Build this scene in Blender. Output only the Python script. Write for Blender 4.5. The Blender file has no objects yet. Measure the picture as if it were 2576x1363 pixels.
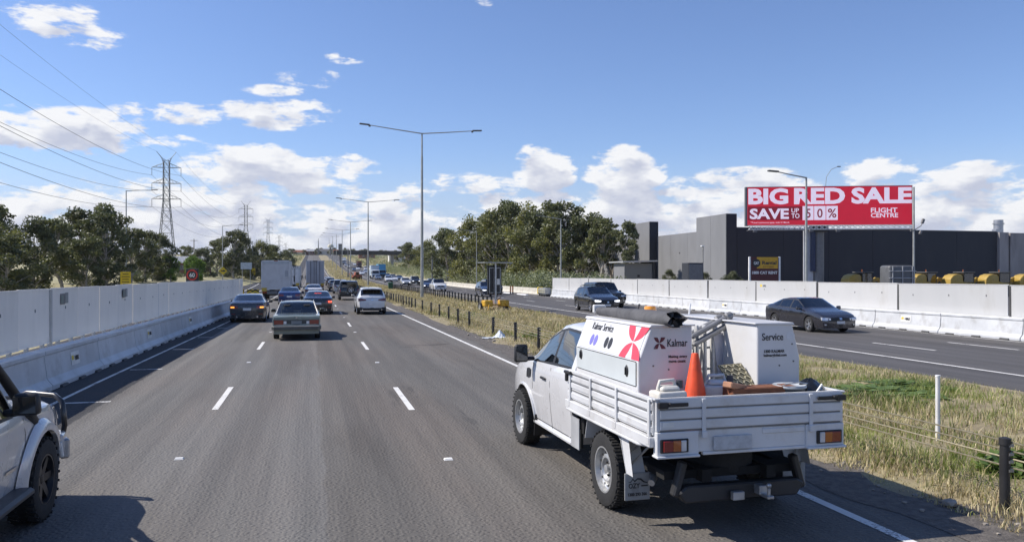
import bpy, bmesh, math, random
import numpy as np
from mathutils import Vector, Matrix
R = math.radians
scene = bpy.context.scene
COL = scene.collection

# ---------------------------------------------------------------- camera
EYE = 2.47                        # metres above the road
YAW = math.atan(502 / 2000)       # the view is turned this far right of the road
cam = bpy.data.cameras.new('camera'); cam_o = bpy.data.objects.new('camera', cam); COL.objects.link(cam_o)
cam.sensor_width = 36; cam.lens = 2000 / 2576 * 36; cam.shift_y = 8.5 / 2576
cam.clip_start = 0.1; cam.clip_end = 20000
cam_o.location = (0, 0, EYE); cam_o.rotation_euler = (R(90), 0, -YAW)
scene.camera = cam_o

# ---------------------------------------------------------------- sun, exposure
SUN_TRAVEL = Vector((0.92, -0.33, -1.0)).normalized()
sun_l = bpy.data.lights.new('sun', 'SUN'); sun_l.energy = 5.0; sun_l.angle = R(0.55); sun_l.color = (1.0, 0.93, 0.845)
sun_o = bpy.data.objects.new('sun', sun_l); COL.objects.link(sun_o)
sun_o.rotation_euler = SUN_TRAVEL.to_track_quat('-Z', 'Y').to_euler(); sun_o.location = (-40, 20, 60)
vs = scene.view_settings
vs.view_transform = 'Standard'; vs.look = 'None'; vs.exposure = 0.2; vs.gamma = 1.0; vs.use_curve_mapping = False
scene.render.engine = 'CYCLES'
scene.cycles.use_denoising = True
scene.cycles.max_bounces = 6; scene.cycles.transparent_max_bounces = 16
scene.cycles.diffuse_bounces = 3; scene.cycles.glossy_bounces = 3
scene.cycles.caustics_reflective = False; scene.cycles.caustics_refractive = False

# ---------------------------------------------------------------- node helpers
class NT:
    def __init__(s, tree):
        s.t = tree; s.n = tree.nodes; s.l = tree.links
    def new(s, typ, **kw):
        nd = s.n.new(typ)
        for k, v in kw.items(): setattr(nd, k, v)
        return nd
    def put(s, sock, val):
        if val is None: return
        if isinstance(val, bpy.types.NodeSocket): s.l.new(val, sock)
        else: sock.default_value = val
    def math(s, op, a, b=None, c=None, clamp=False):
        nd = s.new('ShaderNodeMath', operation=op); nd.use_clamp = clamp
        s.put(nd.inputs[0], a); s.put(nd.inputs[1], b); s.put(nd.inputs[2], c)
        return nd.outputs[0]
    def vmath(s, op, a, b=None, out=0):
        nd = s.new('ShaderNodeVectorMath', operation=op)
        s.put(nd.inputs[0], a); s.put(nd.inputs[1], b)
        return nd.outputs[out]
    def noise(s, vec, scale, detail=3, rough=.5, dist=0, out=0):
        nd = s.new('ShaderNodeTexNoise'); s.put(nd.inputs['Vector'], vec)
        nd.inputs['Scale'].default_value = scale; nd.inputs['Detail'].default_value = detail
        nd.inputs['Roughness'].default_value = rough; nd.inputs['Distortion'].default_value = dist
        return nd.outputs[out]
    def ramp(s, val, a, b, lo=0., hi=1., smooth=True):
        nd = s.new('ShaderNodeMapRange'); nd.interpolation_type = 'SMOOTHSTEP' if smooth else 'LINEAR'
        s.put(nd.inputs[0], val); s.put(nd.inputs[1], a); s.put(nd.inputs[2], b); s.put(nd.inputs[3], lo); s.put(nd.inputs[4], hi)
        return nd.outputs[0]
    def mix(s, fac, a, b, mode='MIX'):
        nd = s.new('ShaderNodeMix', data_type='RGBA', blend_type=mode)
        s.put(nd.inputs[0], fac)
        for i, v in ((6, a), (7, b)):
            if isinstance(v, (tuple, list)) and len(v) == 3: v = (*v, 1)
            s.put(nd.inputs[i], v)
        return nd.outputs[2]
    def comb(s, x, y, z):
        nd = s.new('ShaderNodeCombineXYZ'); s.put(nd.inputs[0], x); s.put(nd.inputs[1], y); s.put(nd.inputs[2], z); return nd.outputs[0]
    def sep(s, v):
        nd = s.new('ShaderNodeSeparateXYZ'); s.put(nd.inputs[0], v); return nd.outputs

# ---------------------------------------------------------------- world: clear spring sky with a bank of cumulus near the horizon
world = bpy.data.worlds.new('World'); scene.world = world; world.use_nodes = True
world.cycles.sampling_method = 'MANUAL'; world.cycles.sample_map_resolution = 256
N = NT(world.node_tree); N.n.clear()
w_out = N.new('ShaderNodeOutputWorld'); w_bg = N.new('ShaderNodeBackground')
sky = N.new('ShaderNodeTexSky', sky_type='NISHITA'); sky.sun_disc = False
SUN_EL = math.asin(-SUN_TRAVEL.z); SUN_AZ = math.atan2(-SUN_TRAVEL.x, -SUN_TRAVEL.y)
sky.sun_elevation = SUN_EL; sky.sun_rotation = SUN_AZ
sky.altitude = 20; sky.air_density = 1.0; sky.dust_density = 0.25; sky.ozone_density = 3.0
SKY_STRENGTH = 0.12
tc = N.new('ShaderNodeTexCoord'); D = N.vmath('NORMALIZE', tc.outputs['Generated'])
dx, dy, dz = N.sep(D)
az = N.math('ARCTAN2', dx, dy); el = N.math('ARCSINE', dz)
warp = N.vmath('SCALE', N.vmath('SUBTRACT', N.noise(D, 9, 3, .55, out=1), (.5, .5, .5)), None)
warp.node.inputs['Scale'].default_value = .035
P = N.vmath('ADD', N.vmath('MULTIPLY', D, (1, 1, 2.1)), warp)
Pl = N.vmath('ADD', P, (-.008, .002, .022))           # a step towards the sun, for the light and dark sides of the puffs
n1 = N.noise(P, 15, 7, .60); n2 = N.noise(Pl, 15, 4, .60)
big = N.noise(N.vmath('MULTIPLY', D, (1, 1, 2.6)), 4.2, 3, .5)
AE = N.comb(az, el, 0.); AE_UP = N.comb(N.math('ADD', az, -.004), N.math('ADD', el, .016), 0.)
def sky_dir(px, py):                                  # heading and height of a cloud seen in the photograph
    a = (px - 1288) / 2000; b = (688 - py) / 2000
    return YAW + math.atan(a), math.atan2(b, math.hypot(1, a))
def blob(px, py, rx, ry, amp, AE=AE):
    a, e = sky_dir(px, py)
    v = N.vmath('MULTIPLY', N.vmath('SUBTRACT', AE, (a, e, 0)), (2000 / rx, 2000 / ry, 0))
    d = N.vmath('LENGTH', v, out=1)
    return N.ramp(d, .25, 1.25, amp + (.06 if amp > .3 else 0), 0.)
blobs = [(150, 52, 130, 50, .40), (235, 92, 95, 34, .38), (470, 292, 190, 38, .32), (660, 290, 190, 40, .35), (800, 198, 140, 30, .23), (700, 228, 110, 22, .22), (862, 145, 70, 20, .23),
         (770, 264, 120, 28, .28), (150, 325, 300, 60, .44), (370, 352, 150, 30, .38), (620, 425, 170, 72, .52), (720, 440, 220, 60, .46), (860, 425, 110, 48, .42), (1370, 425, 90, 78, .54), (1570, 430, 115, 72, .52),
         (1860, 468, 200, 52, .46), (1760, 490, 120, 40, .42), (2215, 422, 105, 34, .42), (2460, 452, 170, 48, .42), (1150, 470, 240, 50, .30), (1210, 18, 110, 30, .17)]
def cover(AEx, elx):
    s_ = None
    for b_ in blobs:
        o_ = blob(*b_, AEx); s_ = o_ if s_ is None else N.math('MAXIMUM', s_, o_)
    band = N.math('MULTIPLY', N.ramp(elx, .058, .132, .60, 0.), N.ramp(big, .34, .60, .70, 1.12))   # the layered bank low down, all the way round
    return N.math('MAXIMUM', s_, band)
n3 = N.noise(N.vmath('ADD', P, (-.006, .002, .034)), 15, 3, .55)
wide = N.noise(N.vmath('MULTIPLY', D, (1, 1, 4.0)), 26, 4, .6)
cov = cover(AE, el); cov_up = cover(AE_UP, N.math('ADD', el, .016))
nz_ = N.math('ADD', N.math('MULTIPLY_ADD', n1, 1.9, -.95), N.math('MULTIPLY_ADD', wide, .9, -.45))
field = N.math('ADD', cov, N.math('MULTIPLY', nz_, N.ramp(cov, .02, .22)))
above = N.math('ADD', cov_up, N.math('MULTIPLY', N.math('MULTIPLY_ADD', n3, 1.8, -.9), N.ramp(cov_up, .02, .22)))   # how much cloud stands above this point
dens = N.ramp(field, .17, .44)
shade = N.ramp(above, .22, .62)
lit = N.math('ADD', N.math('SUBTRACT', 1.0, N.math('MULTIPLY', shade, .80)), N.math('MULTIPLY', N.math('SUBTRACT', n1, n2), 2.4), clamp=True)
ccol = N.mix(lit, (.56, .595, .725), (.95, .955, .975))
ccol10 = N.mix(1.0, ccol, (1 / SKY_STRENGTH * .87,) * 3, 'MULTIPLY')
dens = N.math('MULTIPLY', dens, N.ramp(el, .0, .06, .62, .97))
skyc = N.mix(1.0, sky.outputs[0], (.865, .90, 1.09), 'MULTIPLY')
skyc = N.mix(N.ramp(el, .0, .16, .92, .0), skyc, tuple(c / SKY_STRENGTH * .87 for c in (.50, .585, .77)))    # pale air low over the horizon
w_col = N.mix(dens, skyc, ccol10)
N.l.new(w_col, w_bg.inputs[0]); w_bg.inputs[1].default_value = SKY_STRENGTH
N.l.new(w_bg.outputs[0], w_out.inputs[0])

# ---------------------------------------------------------------- materials
MATS = {}
def pbr(name, col, rough=.6, metal=0., var=.12, scale=3., bump=0., bscale=40., coat=0., spec=.5, col2=None, dirt=None, emit=0., stretch=None, orand=0.):
    """procedural principled material: colour broken up by noise, optional fine relief and grime"""
    if name in MATS: return MATS[name]
    m = bpy.data.materials.new(name); m.use_nodes = True; T = NT(m.node_tree); T.n.clear()
    out = T.new('ShaderNodeOutputMaterial'); b = T.new('ShaderNodeBsdfPrincipled')
    t = T.new('ShaderNodeTexCoord'); v = t.outputs['Object']
    if stretch: v = T.vmath('MULTIPLY', v, stretch)
    nz = T.noise(v, scale, 4, .6)
    c2 = col2 or tuple(min(1, c * (1 + var)) for c in col)
    c1 = tuple(c * (1 - var) for c in col) if not col2 else col
    c = T.mix(T.ramp(nz, .3, .7), c1, c2)
    if dirt:
        dcol, amt, dsc = dirt
        c = T.mix(T.math('MULTIPLY', T.ramp(T.noise(v, dsc, 5, .65), .48, .72), amt), c, dcol)
    if orand:      # every panel has aged a little differently
        oi = T.new('ShaderNodeObjectInfo'); c = T.mix(1., c, T.comb(*[T.ramp(oi.outputs['Random'], 0., 1., 1 - orand, 1 + orand * .4 - k * orand * .12, False) for k in range(3)]), 'MULTIPLY')
    T.l.new(c, b.inputs['Base Color'])
    T.l.new(T.ramp(nz, .2, .8, max(.02, rough * .85), min(1, rough * 1.15)), b.inputs['Roughness'])
    b.inputs['Metallic'].default_value = metal; b.inputs['Coat Weight'].default_value = coat
    b.inputs['Coat Roughness'].default_value = .04; b.inputs['Specular IOR Level'].default_value = spec
    if bump:
        bp = T.new('ShaderNodeBump'); bp.inputs['Strength'].default_value = bump; bp.inputs['Distance'].default_value = .02
        T.l.new(T.noise(v, bscale, 3, .6), bp.inputs['Height']); T.l.new(bp.outputs[0], b.inputs['Normal'])
    if emit:
        T.l.new(c, b.inputs['Emission Color']); b.inputs['Emission Strength'].default_value = emit
    T.l.new(b.outputs[0], out.inputs[0])
    MATS[name] = m; return m
def paint(name, col, metal=0., rough=.32):
    return pbr('paint_' + name, col, rough * .8, metal, var=.04, scale=2, coat=1., spec=.5, dirt=((.16, .14, .12), .07, 3.5))
def glass_mat(name, tint, refl=.9):
    if name in MATS: return MATS[name]
    m = bpy.data.materials.new(name); m.use_nodes = True; T = NT(m.node_tree); T.n.clear()
    out = T.new('ShaderNodeOutputMaterial'); tr = T.new('ShaderNodeBsdfTransparent'); gl = T.new('ShaderNodeBsdfGlossy')
    t = T.new('ShaderNodeTexCoord'); nz = T.noise(t.outputs['Object'], 2.5, 2)
    T.l.new(T.mix(nz, tuple(c * .9 for c in tint), tint), tr.inputs[0])
    gl.inputs[0].default_value = (1, 1, 1, 1); gl.inputs[1].default_value = .03
    fr = T.new('ShaderNodeFresnel'); fr.inputs[0].default_value = 1.52
    mx = T.new('ShaderNodeMixShader'); T.l.new(T.math('MULTIPLY', T.math('MULTIPLY_ADD', fr.outputs[0], 1.7, .02), refl, clamp=True), mx.inputs[0])
    T.l.new(tr.outputs[0], mx.inputs[1]); T.l.new(gl.outputs[0], mx.inputs[2]); T.l.new(mx.outputs[0], out.inputs[0])
    MATS[name] = m; return m
def asphalt(name, base, warm, chip=1., seam=None):
    m = bpy.data.materials.new(name); m.use_nodes = True; T = NT(m.node_tree); T.n.clear()
    out = T.new('ShaderNodeOutputMaterial'); b = T.new('ShaderNodeBsdfPrincipled'); t = T.new('ShaderNodeTexCoord'); v = t.outputs['Object']
    x, y, z = T.sep(v)
    streak = T.noise(T.comb(T.math('MULTIPLY', x, 1.5), T.math('MULTIPLY', y, .035), 0.), 1.6, 5, .62)
    patch = T.noise(T.comb(T.math('MULTIPLY', x, .9), T.math('MULTIPLY', y, .16), 3.), .55, 4, .55)
    c = T.mix(T.ramp(patch, .38, .66), base, warm)
    if seam is not None:      # two resurfacing passes meet along the middle lane
        c = T.mix(T.ramp(T.math('ADD', x, T.math('MULTIPLY', T.noise(v, .8, 3), .25)), seam, seam + .05), T.mix(1., c, (1.05, 1.06, 1.07), 'MULTIPLY'), T.mix(1., c, (.93, .91, .885), 'MULTIPLY'))
        c = T.mix(T.ramp(T.math('ADD', x, T.math('MULTIPLY', T.noise(v, 3., 3), .10)), -3.86, -3.80), (.047, .047, .049), c)      # hoarding's shadow on the shoulder deepened by a darker asphalt colour
    c = T.mix(T.ramp(streak, .34, .70), T.mix(1., c, (.82, .82, .83), 'MULTIPLY'), T.mix(1., c, (1.13, 1.12, 1.11), 'MULTIPLY'))
    wt = T.math('MULTIPLY_ADD', T.math('COSINE', T.math('MULTIPLY', x, 2 * math.pi / 1.745)), .065, 1.0)      # oil down the middle of each lane, polished wheel paths
    c = T.mix(1., c, T.comb(wt, wt, wt), 'MULTIPLY')
    vo = T.new('ShaderNodeTexVoronoi'); T.put(vo.inputs['Vector'], v); vo.inputs['Scale'].default_value = 21; vo.inputs['Randomness'].default_value = .75
    fine = T.noise(v, 120, 2, .6)
    stone = T.ramp(vo.outputs['Distance'], .15, .62)
    c = T.mix(T.math('MULTIPLY', T.ramp(T.noise(v, 38, 3, .7), .45, .72), .6 * chip), c, T.mix(1., c, (1.6, 1.58, 1.55), 'MULTIPLY'))
    c = T.mix(T.math('MULTIPLY', T.ramp(fine, .48, .72), .6), c, T.mix(1., c, (.38, .38, .38), 'MULTIPLY'))
    blot = T.ramp(T.noise(T.comb(T.math('MULTIPLY', x, .8), T.math('MULTIPLY', y, .09), 11.), 1.1, 5, .65), .50, .68)
    c = T.mix(T.math('MULTIPLY', blot, .5), c, T.mix(1., c, (.70, .68, .66), 'MULTIPLY'))
    seal = T.ramp(T.noise(T.comb(T.math('MULTIPLY', x, 1.), T.math('MULTIPLY', y, .12), 7.), .9, 6, .7), .66, .72)
    c = T.mix(T.math('MULTIPLY', seal, .35), c, (.018, .018, .019))
    T.l.new(c, b.inputs['Base Color']); b.inputs['Roughness'].default_value = .82; b.inputs['Specular IOR Level'].default_value = .35
    bp = T.new('ShaderNodeBump'); bp.inputs['Strength'].default_value = .7 * chip; bp.inputs['Distance'].default_value = .012
    h = T.math('ADD', T.math('MULTIPLY', stone, -1.), T.math('MULTIPLY', fine, .5))
    T.l.new(h, bp.inputs['Height']); T.l.new(bp.outputs[0], b.inputs['Normal']); T.l.new(b.outputs[0], out.inputs[0])
    MATS[name] = m; return m
def worn_paint(name, wear=.5, col=(.74, .73, .69), asph=(.11, .107, .105)):
    m = bpy.data.materials.new(name); m.use_nodes = True; T = NT(m.node_tree); T.n.clear()
    out = T.new('ShaderNodeOutputMaterial'); b = T.new('ShaderNodeBsdfPrincipled'); t = T.new('ShaderNodeTexCoord'); v = t.outputs['Object']
    k = T.ramp(T.math('ADD', T.math('MULTIPLY', T.noise(v, 26, 5, .7), .6), T.math('MULTIPLY', T.noise(v, 1.3, 3), .4)), wear - .03, wear + .03)
    c = T.mix(T.noise(v, 4, 4), tuple(c_ * .82 for c_ in col), col)
    T.l.new(T.mix(k, asph, c), b.inputs['Base Color']); b.inputs['Roughness'].default_value = .7
    T.l.new(b.outputs[0], out.inputs[0]); MATS[name] = m; return m
def leafy(name, dark, light, scale=.9, trans=.25):
    m = bpy.data.materials.new(name); m.use_nodes = True; T = NT(m.node_tree); T.n.clear()
    out = T.new('ShaderNodeOutputMaterial'); t = T.new('ShaderNodeTexCoord'); v = t.outputs['Object']
    k = T.ramp(T.math('ADD', T.math('MULTIPLY', T.noise(v, scale, 3), .55), T.math('MULTIPLY', T.noise(v, scale * 9, 2), .45)), .36, .66)
    c = T.mix(k, dark, light)
    d = T.new('ShaderNodeBsdfPrincipled'); d.inputs['Roughness'].default_value = .55; d.inputs['Specular IOR Level'].default_value = .35; T.l.new(c, d.inputs['Base Color'])
    tl = T.new('ShaderNodeBsdfTranslucent'); T.l.new(T.mix(1., c, (1.2, 1.25, .7), 'MULTIPLY'), tl.inputs[0])
    mx = T.new('ShaderNodeMixShader'); mx.inputs[0].default_value = trans
    T.l.new(d.outputs[0], mx.inputs[1]); T.l.new(tl.outputs[0], mx.inputs[2]); T.l.new(mx.outputs[0], out.inputs[0])
    MATS[name] = m; return m

# ---------------------------------------------------------------- mesh building
class MB:
    """collects polygons; build() links them as one mesh object"""
    def __init__(s): s.v = []; s.f = []; s.m = []
    def add(s, vs_, fs, mi=0):
        o = len(s.v); s.v += [tuple(p) for p in vs_]; s.f += [tuple(i + o for i in f) for f in fs]; s.m += [mi] * len(fs); return s
    def box(s, c, size, rot=None, mi=0, taper=None):
        hx, hy, hz = size[0] / 2, size[1] / 2, size[2] / 2
        pts = [Vector((sx * hx, sy * hy, sz * hz)) for sz in (-1, 1) for sx, sy in ((-1, -1), (1, -1), (1, 1), (-1, 1))]
        if taper:
            for p in pts[4:]: p.x *= taper[0]; p.y *= taper[1]
        if rot is not None:
            M = rot if isinstance(rot, Matrix) else Matrix.Rotation(rot[2], 3, 'Z') @ Matrix.Rotation(rot[1], 3, 'Y') @ Matrix.Rotation(rot[0], 3, 'X')
            pts = [M @ p for p in pts]
        c = Vector(c)
        return s.add([p + c for p in pts], [(0, 3, 2, 1), (4, 5, 6, 7), (0, 1, 5, 4), (1, 2, 6, 5), (2, 3, 7, 6), (3, 0, 4, 7)], mi)
    def lohi(s, lo, hi, mi=0):
        return s.box([(a + b) / 2 for a, b in zip(lo, hi)], [abs(b - a) for a, b in zip(lo, hi)], mi=mi)
    def prism(s, poly, axis, a, b, mi=0):
        """polygon in the two other axes (in x,y,z order), swept along axis from a to b"""
        def p3(p, t):
            return {'x': (t, p[0], p[1]), 'y': (p[0], t, p[1]), 'z': (p[0], p[1], t)}[axis]
        n = len(poly); vs_ = [p3(p, a) for p in poly] + [p3(p, b) for p in poly]
        fs = [tuple(range(n - 1, -1, -1)), tuple(range(n, 2 * n))] + [(i, (i + 1) % n, n + (i + 1) % n, n + i) for i in range(n)]
        return s.add(vs_, fs, mi)
    def tube(s, pts, r, n=8, mi=0, cap=True):
        pts = [Vector(p) for p in pts]; k = len(pts); rs = r if isinstance(r, (list, tuple)) else [r] * k
        vs_ = []; up = None
        for i, p in enumerate(pts):
            t = (pts[min(i + 1, k - 1)] - pts[max(i - 1, 0)])
            if t.length < 1e-9: t = Vector((0, 0, 1))
            t.normalize()
            if up is None: up = Vector((1, 0, 0)) if abs(t.x) < .8 else Vector((0, 1, 0))
            a = t.cross(up)
            if a.length < 1e-6: a = t.cross(Vector((0, 0, 1)))
            a.normalize(); b = a.cross(t); up = b
            # keep frame
            for j in range(n):
                an = 2 * math.pi * j / n; vs_.append(p + (a * math.cos(an) + b * math.sin(an)) * rs[i])
            up = b
        fs = [(i * n + j, i * n + (j + 1) % n, (i + 1) * n + (j + 1) % n, (i + 1) * n + j) for i in range(k - 1) for j in range(n)]
        if cap: fs += [tuple(range(n - 1, -1, -1)), tuple((k - 1) * n + j for j in range(n))]
        return s.add(vs_, fs, mi)
    def lathe(s, prof, n=24, axis='z', c=(0, 0, 0), mi=0, close=False):
        """profile of (radius, height) turned about an axis"""
        vs_ = []; k = len(prof)
        for r_, h in prof:
            for j in range(n):
                a = 2 * math.pi * j / n; u, w = r_ * math.cos(a), r_ * math.sin(a)
                p = {'z': (u, w, h), 'x': (h, u, w), 'y': (w, h, u)}[axis]
                vs_.append((p[0] + c[0], p[1] + c[1], p[2] + c[2]))
        fs = [(i * n + j, i * n + (j + 1) % n, (i + 1) * n + (j + 1) % n, (i + 1) * n + j) for i in range(k - 1) for j in range(n)]
        if close: fs += [((k - 1) * n + j, (k - 1) * n + (j + 1) % n, (j + 1) % n, j) for j in range(n)]
        return s.add(vs_, fs, mi)
    def grid(s, rows, mi=0, flip=False):
        n = len(rows[0]); vs_ = [p for r_ in rows for p in r_]
        fs = [(i * n + j, i * n + j + 1, (i + 1) * n + j + 1, (i + 1) * n + j) for i in range(len(rows) - 1) for j in range(n - 1)]
        if flip: fs = [f[::-1] for f in fs]
        return s.add(vs_, fs, mi)
    def mesh(s, name, mats, smooth=None, bevel=0., bseg=1):
        me = bpy.data.meshes.new(name); me.from_pydata(s.v, [], s.f)
        if not isinstance(mats, (list, tuple)): mats = [mats]
        for m in mats: me.materials.append(m)
        if len(mats) > 1: me.polygons.foreach_set('material_index', s.m)
        if bevel or smooth is not None or True:
            bm = bmesh.new(); bm.from_mesh(me)
            bmesh.ops.remove_doubles(bm, verts=bm.verts, dist=1e-5)
            bmesh.ops.recalc_face_normals(bm, faces=bm.faces)
            if bevel:
                es = [e for e in bm.edges if len(e.link_faces) == 2 and e.calc_face_angle(0) > .5]
                bmesh.ops.bevel(bm, geom=es, offset=bevel, segments=bseg, affect='EDGES', profile=.5, clamp_overlap=True)
            bm.to_mesh(me); bm.free()
        if smooth is not None:
            me.polygons.foreach_set('use_smooth', [True] * len(me.polygons)); me.set_sharp_from_angle(angle=R(smooth))
        me.update(); return me
    def build(s, name, mats, parent=None, loc=None, rot=None, **kw):
        return link(name, s.mesh(name, mats, **kw), parent, loc, rot)
def link(name, data, parent=None, loc=None, rot=None):
    o = bpy.data.objects.new(name, data); COL.objects.link(o)
    if parent is not None: o.parent = parent
    if loc is not None: o.location = loc
    if rot is not None: o.rotation_euler = rot
    return o
def tag(o, label=None, cat=None, group=None, kind=None):
    for k, v in (('label', label), ('category', cat), ('group', group), ('kind', kind)):
        if v: o[k] = v
    return o
def thing(name, label, cat, loc=(0, 0, 0), rz=0., group=None):
    return tag(link(name, None, None, loc, (0, 0, rz)), label, cat, group)
def part(name, mesh, parent, loc=None, rot=None): return link(name, mesh, parent, loc, rot)
def copy_tree(o, parent=None):
    c = o.copy(); COL.objects.link(c); c.parent = parent
    for ch in o.children: copy_tree(ch, c)
    return c
def text_mesh(body, size, bold=0., extrude=.004, align='CENTER', sx=1., spacing=1., shear=0.):
    cu = bpy.data.curves.new('lettering', 'FONT'); cu.body = body; cu.size = size; cu.align_x = align; cu.align_y = 'CENTER'
    cu.offset = bold; cu.extrude = extrude; cu.space_character = spacing; cu.shear = shear; cu.resolution_u = 3
    ob = bpy.data.objects.new('lettering', cu); COL.objects.link(ob)
    bpy.context.view_layer.update()
    me = bpy.data.meshes.new_from_object(ob.evaluated_get(bpy.context.evaluated_depsgraph_get()))
    bpy.data.objects.remove(ob); bpy.data.curves.remove(cu)
    if sx != 1.: me.transform(Matrix.Diagonal((sx, 1, 1, 1)))
    return me
def lettering(parent, body, size, mat, loc, rot, bold=0., extrude=.003, align='CENTER', sx=1., width=None, spacing=1., height=None, name='lettering'):
    me = text_mesh(body, size, bold, extrude, align, sx, spacing)
    if width or height:
        xs = [v.co.x for v in me.vertices]; ys = [v.co.y for v in me.vertices]
        kx = width / (max(xs) - min(xs)) if width else 1.; ky = height / (max(ys) - min(ys)) if height else kx
        if not width: kx = ky
        me.transform(Matrix.Diagonal((kx, ky, 1, 1)))
    if align == 'CENTER':
        xs = [v.co.x for v in me.vertices]; ys = [v.co.y for v in me.vertices]
        me.transform(Matrix.Translation((-(max(xs) + min(xs)) / 2, -(max(ys) + min(ys)) / 2, 0)))
    me.materials.clear(); me.materials.append(mat)
    return link(name, me, parent, loc, rot)
FACE_BACK = (R(90), 0, 0)            # lettering that stands upright and reads from -y
# ---------------------------------------------------------------- terrain
def prof(Y):
    """the road runs level, then climbs to a crest about 900 m ahead"""
    if Y < 110: return 0.
    if Y < 420: return 6e-5 * (Y - 110) ** 2
    return 5.766 + .0372 * (min(Y, 900) - 420)
rnd = random.Random(7)
def sm(a, b, x):
    t = max(0., min(1., (x - a) / (b - a))); return t * t * (3 - 2 * t)
def terr(X, Y):
    z = prof(Y)
    z += 1.5 * sm(-13, -22, X) * sm(75, 120, Y) * (1 - sm(240, 300, Y))          # dry bank beside the exit ramp
    z += .5 * sm(29, 40, X) * sm(86, 110, Y) * (1 - sm(300, 400, Y))
    return z
M_ground = pbr('dry_ground', (.25, .225, .115), .95, var=.3, scale=.35, bump=.5, bscale=7, col2=(.38, .34, .185), dirt=((.13, .15, .06), .9, .05))
M_median = pbr('median_soil', (.20, .165, .10), .95, bump=.8, bscale=14, scale=1.4, col2=(.34, .285, .17), dirt=((.19, .18, .08), .5, .7))
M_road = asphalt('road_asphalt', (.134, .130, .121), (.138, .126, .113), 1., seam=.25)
M_road2 = asphalt('oncoming_asphalt', (.092, .090, .091), (.102, .097, .093), .7)
M_yard = pbr('yard_surface', (.16, .15, .14), .9, var=.2, scale=.4, bump=.4, bscale=12)
M_line = worn_paint('line_paint', .425)
M_line_old = worn_paint('worn_line_paint', .455)
M_line_dim = worn_paint('faded_line_paint', .47, (.66, .66, .64))
M_gravel = pbr('loose_gravel', (.070, .062, .055), .95, var=.4, scale=9, bump=1., bscale=45, col2=(.150, .134, .118))
YS = [-60, -30, -10, 0] + list(range(5, 110, 5)) + list(range(110, 440, 10)) + [450, 500, 560, 640, 720, 800, 880, 900, 920, 1000, 1300, 1800, 3000, 6000]
XS = [-4000, -1500, -600, -250, -120, -80, -60, -50, -42, -35, -30, -26, -22, -19, -16, -13, -11, -9, -6.5, 6.2, 14, 27, 29, 32, 36, 40, 46, 54, 64, 80, 110, 180, 300, 700, 1600, 4000]
g = MB(); g.grid([[(x, y, terr(x, y) - .035) for x in XS] for y in YS])
tag(g.build('ground', M_ground, smooth=60), kind='structure')

def strip(name, mat, left, right, ys, dz, parent=None, jitter=None):
    rows = []
    for y in ys:
        a, b = left(y), right(y); n = 6
        rows.append([(a + (b - a) * i / n, y, prof(y) + dz) for i in range(n + 1)])
    b = MB(); b.grid(rows); return b.build(name, mat, parent)
def lerp_tab(tab):
    def f(y):
        if y <= tab[0][0]: return tab[0][1]
        for (y0, x0), (y1, x1) in zip(tab, tab[1:]):
            if y <= y1: return x0 + (x1 - x0) * (y - y0) / (y1 - y0)
        return tab[-1][1]
    return f
ys_road = [y for y in YS if y <= 1000]
wall_x = lambda y: -6.05 + max(0, y - 17) * .022       # line of the hoarding on the left
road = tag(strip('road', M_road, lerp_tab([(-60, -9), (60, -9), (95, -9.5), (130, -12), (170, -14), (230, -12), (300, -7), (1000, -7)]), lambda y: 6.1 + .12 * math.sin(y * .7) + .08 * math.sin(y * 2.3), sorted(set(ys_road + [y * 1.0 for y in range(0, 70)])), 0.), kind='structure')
oncoming = tag(strip('oncoming_road', M_road2, lambda y: 14.25 + .1 * math.sin(y * .5), lambda y: 26.6, ys_road, 0.), kind='structure')
tag(strip('yard', M_yard, lambda y: 27.2, lambda y: 140., [y for y in YS if -60 <= y <= 160], -.012), kind='structure')
# loose gravel along the edge of the seal
gv = MB()
for side in (0,):
    rows = []
    for y in [i * .5 for i in range(0, 240)]:
        w = .38 + .25 * math.sin(y * 1.7) + .15 * math.sin(y * 4.1 + 1)
        rows.append([(5.98 - w * .5 + .06 * math.sin(y * 3.3), y, prof(y) + .005), (6.5, y, prof(y) + .014), (7.1, y, prof(y) + .02)])
    gv.grid(rows)
gv_o = gv.build('gravel_verge', M_gravel); tag(gv_o, kind='structure')

def mark(parent, x0, x1, y0, y1, mat, name, dz=.004, step=6.):
    n = max(1, int((y1 - y0) / step)); b = MB()
    fx0 = x0 if callable(x0) else (lambda y: x0); fx1 = x1 if callable(x1) else (lambda y: x1)
    b.grid([[(fx0(y), y, prof(y) + dz), (fx1(y), y, prof(y) + dz)] for y in (y0 + (y1 - y0) * i / n for i in range(n + 1))])
    return b.build(name, mat, parent)
mark(road, 5.30, 5.42, -20, 620, M_line, 'edge_line')
mark(road, lambda y: wall_x(y) + 1.17, lambda y: wall_x(y) + 1.26, 2, 62, M_line_old, 'edge_line')
mark(road, -4.0, -3.9, 64, 300, M_line, 'edge_line')
mark(road, lambda y: -9 - (y - 95) * .03, lambda y: -8.86 - (y - 95) * .03, 95, 190, M_line, 'ramp_line')
mark(road, -7.6, -7.46, 90, 150, M_line, 'ramp_line')
for k in range(-1, 50):
    for x, y0 in ((-1.73, 15.4), (1.76, 14.5)):
        y = y0 + 12 * k
        if y < 4 or y > 560: continue
        mark(road, x - .055, x + .055, y, y + 3, M_line, 'lane_dash')
        if y < 130:
            b = MB(); b.box((x, y - 4.0, prof(y) + .012), (.12, .10, .02), taper=(.8, .6)); b.build('road_stud', pbr('stud_white', (.72, .72, .70), .5), road)
for y in (11.4, 16.8, 22.3, 28., 33.1, 38.6):
    mark(road, wall_x(y) + 1.35, -3.80, y, y + .14, M_line_dim, 'ladder_line')
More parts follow.
